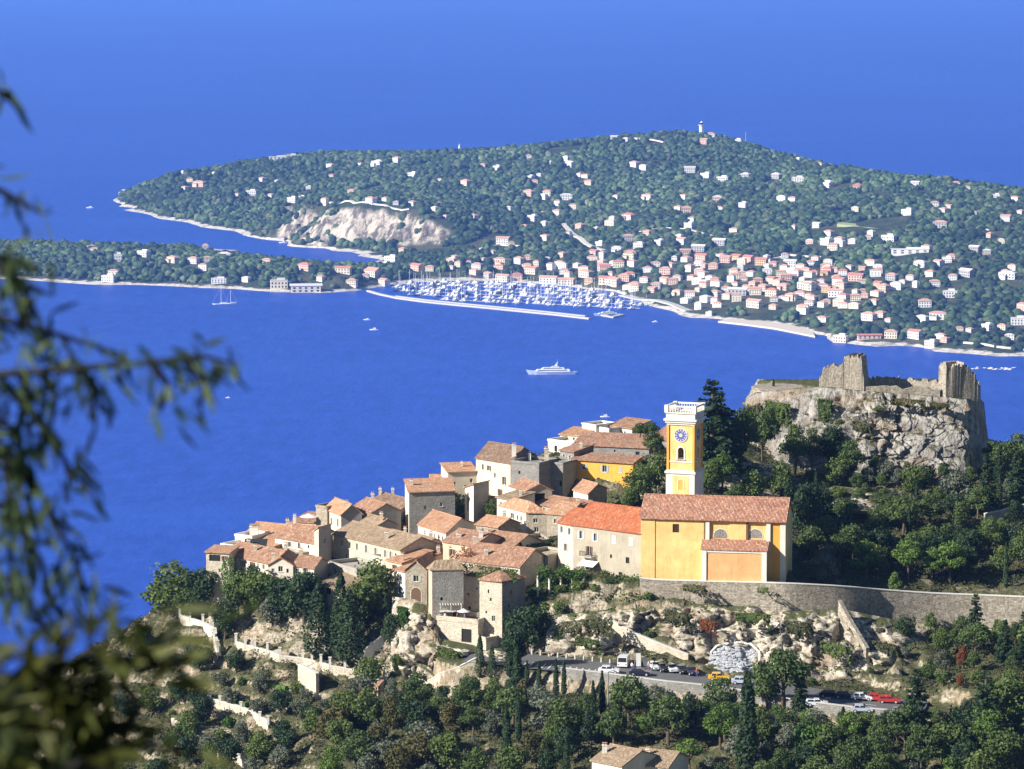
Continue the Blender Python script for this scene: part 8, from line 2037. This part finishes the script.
for i, (pts, dr, n_, m_) in enumerate([([(560, 622, 692), (590, 618, 691.5), (612, 618, 691)], 3.2, 1500, 'leaf_scrub'), ([(664, 612, 692), (690, 612, 691.5)], 3.0, 1100, 'leaf_scrub'), ([(700, 618, 690), (716, 622, 689)], 2.6, 700, 'leaf_red'),
        ([(735, 612, 690.5), (770, 614, 690)], 2.2, 1100, 'leaf_broad'), ([(786, 620, 688.5), (812, 622, 688)], 3.6, 1200, 'leaf_scrub'), ([(872, 640, 688), (900, 645, 688)], 4.0, 1300, 'leaf_scrub'), ([(640, 648, 685.5), (668, 655, 685)], 1.6, 500, 'leaf_scrub'),
        ([(820, 640, 685), (850, 646, 684.5)], 3.4, 1000, 'leaf_broad'), ([(575, 636, 688), (600, 640, 687.6)], 2.2, 700, 'leaf_broad')]):
    hanging(['olive-brown scrub high on the rocks below the pergola garden', 'scrub on the rocks just below the wall under the church corner', 'russet bushes in the cleft above the whitish rubble', 'green bushes along the ledge below the side chapel', 'dry scrub on the rocks left of the sloping buttress',
             'dry scrub on the pale rocks above the red cars', 'thin scrub on the slanting ledge above the parked cars', 'dark green bushes low on the rocks under the buttress', 'dark bushes on the rocks above the white van'][i], pts, dr, n_, m_, .4)
for lab, pts, dr, n_, m_ in (('dark scrub filling the cleft at the left end of the crag', [(765, 400, 791), (790, 404, 788)], 7, 1800, 'leaf_broad'), ('brown scrub hanging under the castle terrace', [(890, 398, 783), (925, 400, 782.5)], 2.2, 900, 'leaf_autumn'),
        ('green scrub in the vertical crack below the broken wall', [(818, 398, 786.5), (832, 400, 785.5)], 9, 1900, 'leaf_pine'), ('patch of shrubs in the middle of the crag face below the keep', [(852, 420, 782), (872, 424, 781)], 3.0, 900, 'leaf_scrub'), ('dry grass tufts along the rim beside the right-hand ruin', [(930, 402, 781.5), (948, 404, 781)], 1.6, 900, 'leaf_autumn'),
        ('green scrub growing up the rib left of the crag cleft', [(748, 408, 794), (760, 402, 792)], 8, 1300, 'leaf_scrub'), ('creeper on the pale cliff below the arched-door house', [(398, 606, 708), (408, 607, 706.5)], 5, 900, 'leaf_ivy'), ('bushes on the cliff beneath the tower house terrace', [(438, 645, 695), (462, 652, 693.5)], 4, 1200, 'leaf_broad')):
    hanging(lab, pts, dr, n_, m_, .42, 'hanging_scrub', .6)
# pale rubble slope with a light edge
c0 = at(737, 655, 689); t = empty('rock_garden', c0, 'round whitish mound of pale rubble ringed by a light kerb above the road', 'rock garden')
rg = random.Random(7); mb = rel(MB(), t)
for k in range(460):
    a = rg.uniform(0, 6.28); r = math.sqrt(rg.random()); x = 735 + 24 * r * math.cos(a); y = 659 + 13.5 * r * math.sin(a)
    q = hit(x, y)
    if not q: continue
    q = at(x, y, q.y - 3.4)
    s = rg.uniform(.2, .55); mb.ball(q, s * rg.uniform(.7, 1.8), s * .8, s * rg.uniform(.3, .7), 6, 4)
mb.build('rubble', 'rubble', t)
mb = rel(MB(), t); K = [hit(735 + 25 * math.cos(a), 659 + 14.5 * math.sin(a)) for a in np.linspace(-2.9, .9, 30)]; K = [k + (Vector((0, 0, H_CAM)) - k).normalized() * 3.6 for k in K if k]
for i in range(len(K) - 1):
    if (K[i + 1] - K[i]).length < 6: mb.tube(K[i] + UP * .3, K[i + 1] + UP * .3, .22, n=6)
mb.build('kerb', 'trim', t)

# ================================================================== NEAR BRANCHES BESIDE THE CAMERA
def near_plant(name, label, trunk_pts, twigs, leafL, leafW, per, droop, seed, mat='leaf_near', spread=.12):
    t = empty(name, trunk_pts[0], label, 'tree'); rg = np.random.default_rng(seed); mb = rel(MB(), t)
    for i in range(len(trunk_pts) - 1): mb.tube(trunk_pts[i], trunk_pts[i + 1], .07 * (1 - i / len(trunk_pts)) + .018, .07 * (1 - (i + 1) / len(trunk_pts)) + .015, 8)
    mb.build('trunk', 'dark_bark', t); mb = rel(MB(), t); P, D = [], []
    for tw in twigs:
        pts = [at(*q) for q in tw]
        if tw[0][0] > -20:                                   # a side twig: spring it from the nearest main one
            cand = [at(*q) for w in twigs if w[0][0] <= -20 for q in w[1:]]
            nr = min(cand, key=lambda c: (c - pts[0]).length); mb.tube(nr, pts[0], .006, .006, 5)
        else:
            nr = min(trunk_pts[1:], key=lambda c: (c - pts[0]).length); mb.tube(nr, pts[0], .018, .012, 6)
        for i in range(len(pts) - 1):
            mb.tube(pts[i], pts[i + 1], .009 * (1 - i / len(pts)) + .003, .009 * (1 - (i + 1) / len(pts)) + .002, 5)
            L = (pts[i + 1] - pts[i]).length; k = max(2, int(L * per)); dr = np.array((pts[i + 1] - pts[i]).normalized())
            for _ in range(k):
                u = rg.random(); q = np.array(pts[i].lerp(pts[i + 1], u)); dd = dr * .5 + rg.normal(size=3) * .75 + np.array([0, 0, -droop]); P.append(q); D.append(dd / np.linalg.norm(dd))
    mb.build('branches', 'dark_bark', t)
    V, F = [], []
    for q, dd in zip(P, D):
        a = np.cross(dd, rg.normal(size=3)); a /= np.linalg.norm(a); nn = np.cross(dd, a); L = leafL * rg.uniform(.6, 1.2); w = leafW * rg.uniform(.7, 1.2); b = len(V)
        q = q + rg.normal(size=3) * spread * .2
        for f, ww, h in ((0, .1, 0), (.25, .8, .05), (.55, 1, .06), (.85, .45, .02), (1, .03, -.05)):
            c = q + dd * L * f + nn * h * L; V.append(c - a * w * ww * .5); V.append(c + a * w * ww * .5)
        for i in range(4): F.append((b + 2 * i, b + 2 * i + 1, b + 2 * i + 3, b + 2 * i + 2))
    o0 = np.array(trunk_pts[0]); o = np_mesh('leaves', np.array(V) - o0, np.array(F), mat, t); tag(o, kind='stuff')
    return t
D0 = 8.5
tp = [Vector((-1.75, 8.6, 555.0)), Vector((-1.7, 8.5, 557.4)), Vector((-1.6, 8.5, 558.3)), Vector((-1.5, 8.5, 559.2)), Vector((-1.45, 8.6, 560.2))]
tw = [[(-150, 378, 8.5), (0, 374, 8.5), (80, 368, 8.4), (150, 362, 8.4), (205, 356, 8.4), (240, 366, 8.4)], [(150, 362, 8.4), (168, 385, 8.4), (160, 412, 8.4)], [(190, 358, 8.4), (205, 385, 8.4), (200, 405, 8.4)],
      [(-120, 250, 8.6), (0, 262, 8.6), (30, 300, 8.6), (50, 350, 8.6)], [(-100, 150, 8.6), (0, 190, 8.6), (40, 212, 8.6)], [(-60, 60, 8.6), (0, 92, 8.6), (15, 104, 8.6)], [(-100, 300, 8.5), (0, 318, 8.5), (60, 335, 8.5), (115, 352, 8.5)],
      [(-100, 430, 8.5), (0, 450, 8.5), (45, 500, 8.5), (75, 560, 8.5), (95, 620, 8.5)], [(-60, 480, 8.5), (10, 510, 8.5), (40, 560, 8.5), (60, 620, 8.5)], [(0, 380, 8.5), (40, 420, 8.5), (70, 470, 8.5), (95, 495, 8.5)], [(-50, 390, 8.5), (15, 430, 8.5), (30, 490, 8.5), (22, 560, 8.5)],
      [(-60, 420, 8.3), (5, 460, 8.3), (12, 520, 8.3), (10, 600, 8.3)], [(0, 270, 8.5), (22, 280, 8.5), (30, 320, 8.5)], [(80, 368, 8.5), (95, 390, 8.5), (90, 420, 8.5)], [(40, 372, 8.5), (55, 395, 8.5), (50, 430, 8.5)],
      [(-80, 540, 8.4), (10, 580, 8.4), (40, 620, 8.4), (60, 650, 8.4)], [(-30, 240, 8.4), (10, 262, 8.4), (40, 268, 8.4)], [(20, 374, 8.5), (30, 400, 8.5), (12, 440, 8.5)]]
near_plant('leafy_tree', 'out-of-focus drooping tree branches hanging in from the side of the view', tp, tw, .085, .015, 125, .9, 3)
tp = [Vector((-1.5, 7.0, 555.5)), Vector((-1.4, 7.0, 557.6)), Vector((-1.25, 7.0, 558.3))]
tw = [[(-120, 820, 7), (-20, 760, 7), (60, 700, 7), (120, 665, 7), (170, 640, 7), (185, 615, 7)], [(-100, 740, 7), (0, 690, 7), (60, 660, 7), (75, 620, 7)], [(-60, 860, 7), (60, 770, 7), (130, 745, 7), (200, 752, 7)], [(-100, 700, 7), (-10, 665, 7), (30, 650, 7)],
      [(0, 830, 7), (80, 760, 7), (130, 720, 7), (150, 700, 7)], [(-50, 800, 7), (0, 740, 7), (30, 700, 7), (90, 690, 7)], [(-30, 860, 7), (20, 790, 7), (70, 740, 7), (110, 730, 7)], [(-80, 780, 7), (0, 720, 7), (40, 680, 7), (110, 640, 7)], [(-60, 700, 7), (20, 720, 7), (60, 735, 7), (100, 700, 7)],
      [(-60, 900, 6.8), (30, 800, 6.8), (90, 765, 6.8), (120, 780, 6.8)], [(-90, 760, 6.8), (-20, 720, 6.8), (40, 730, 6.8)], [(120, 665, 7), (150, 668, 7), (180, 650, 7)], [(0, 690, 7), (50, 690, 7), (90, 665, 7), (130, 655, 7)]]
near_plant('leafy_shrub', 'out-of-focus broad-leaved shrub filling the bottom corner beside the camera', tp, tw, .12, .028, 78, .0, 8, 'leaf_low')
# ================================================================== HAZE
mb = MB()
mb.bx(-45000, 45000, -400, 50000, -70, 700, 0)
hz = mb.build('haze', 'dark')
hm = bpy.data.materials.new('haze'); hm.use_nodes = True
nt = hm.node_tree; nt.nodes.clear()
o_ = nt.nodes.new('ShaderNodeOutputMaterial'); pv = nt.nodes.new('ShaderNodeVolumePrincipled')
pv.inputs['Color'].default_value = (0.21, 0.43, 1.0, 1); pv.inputs['Density'].default_value = 3.9e-5
pv.inputs['Anisotropy'].default_value = 0.1
nt.links.new(pv.outputs[0], o_.inputs['Volume'])
hz.data.materials.clear(); hz.data.materials.append(hm)
tag(hz, kind='stuff')
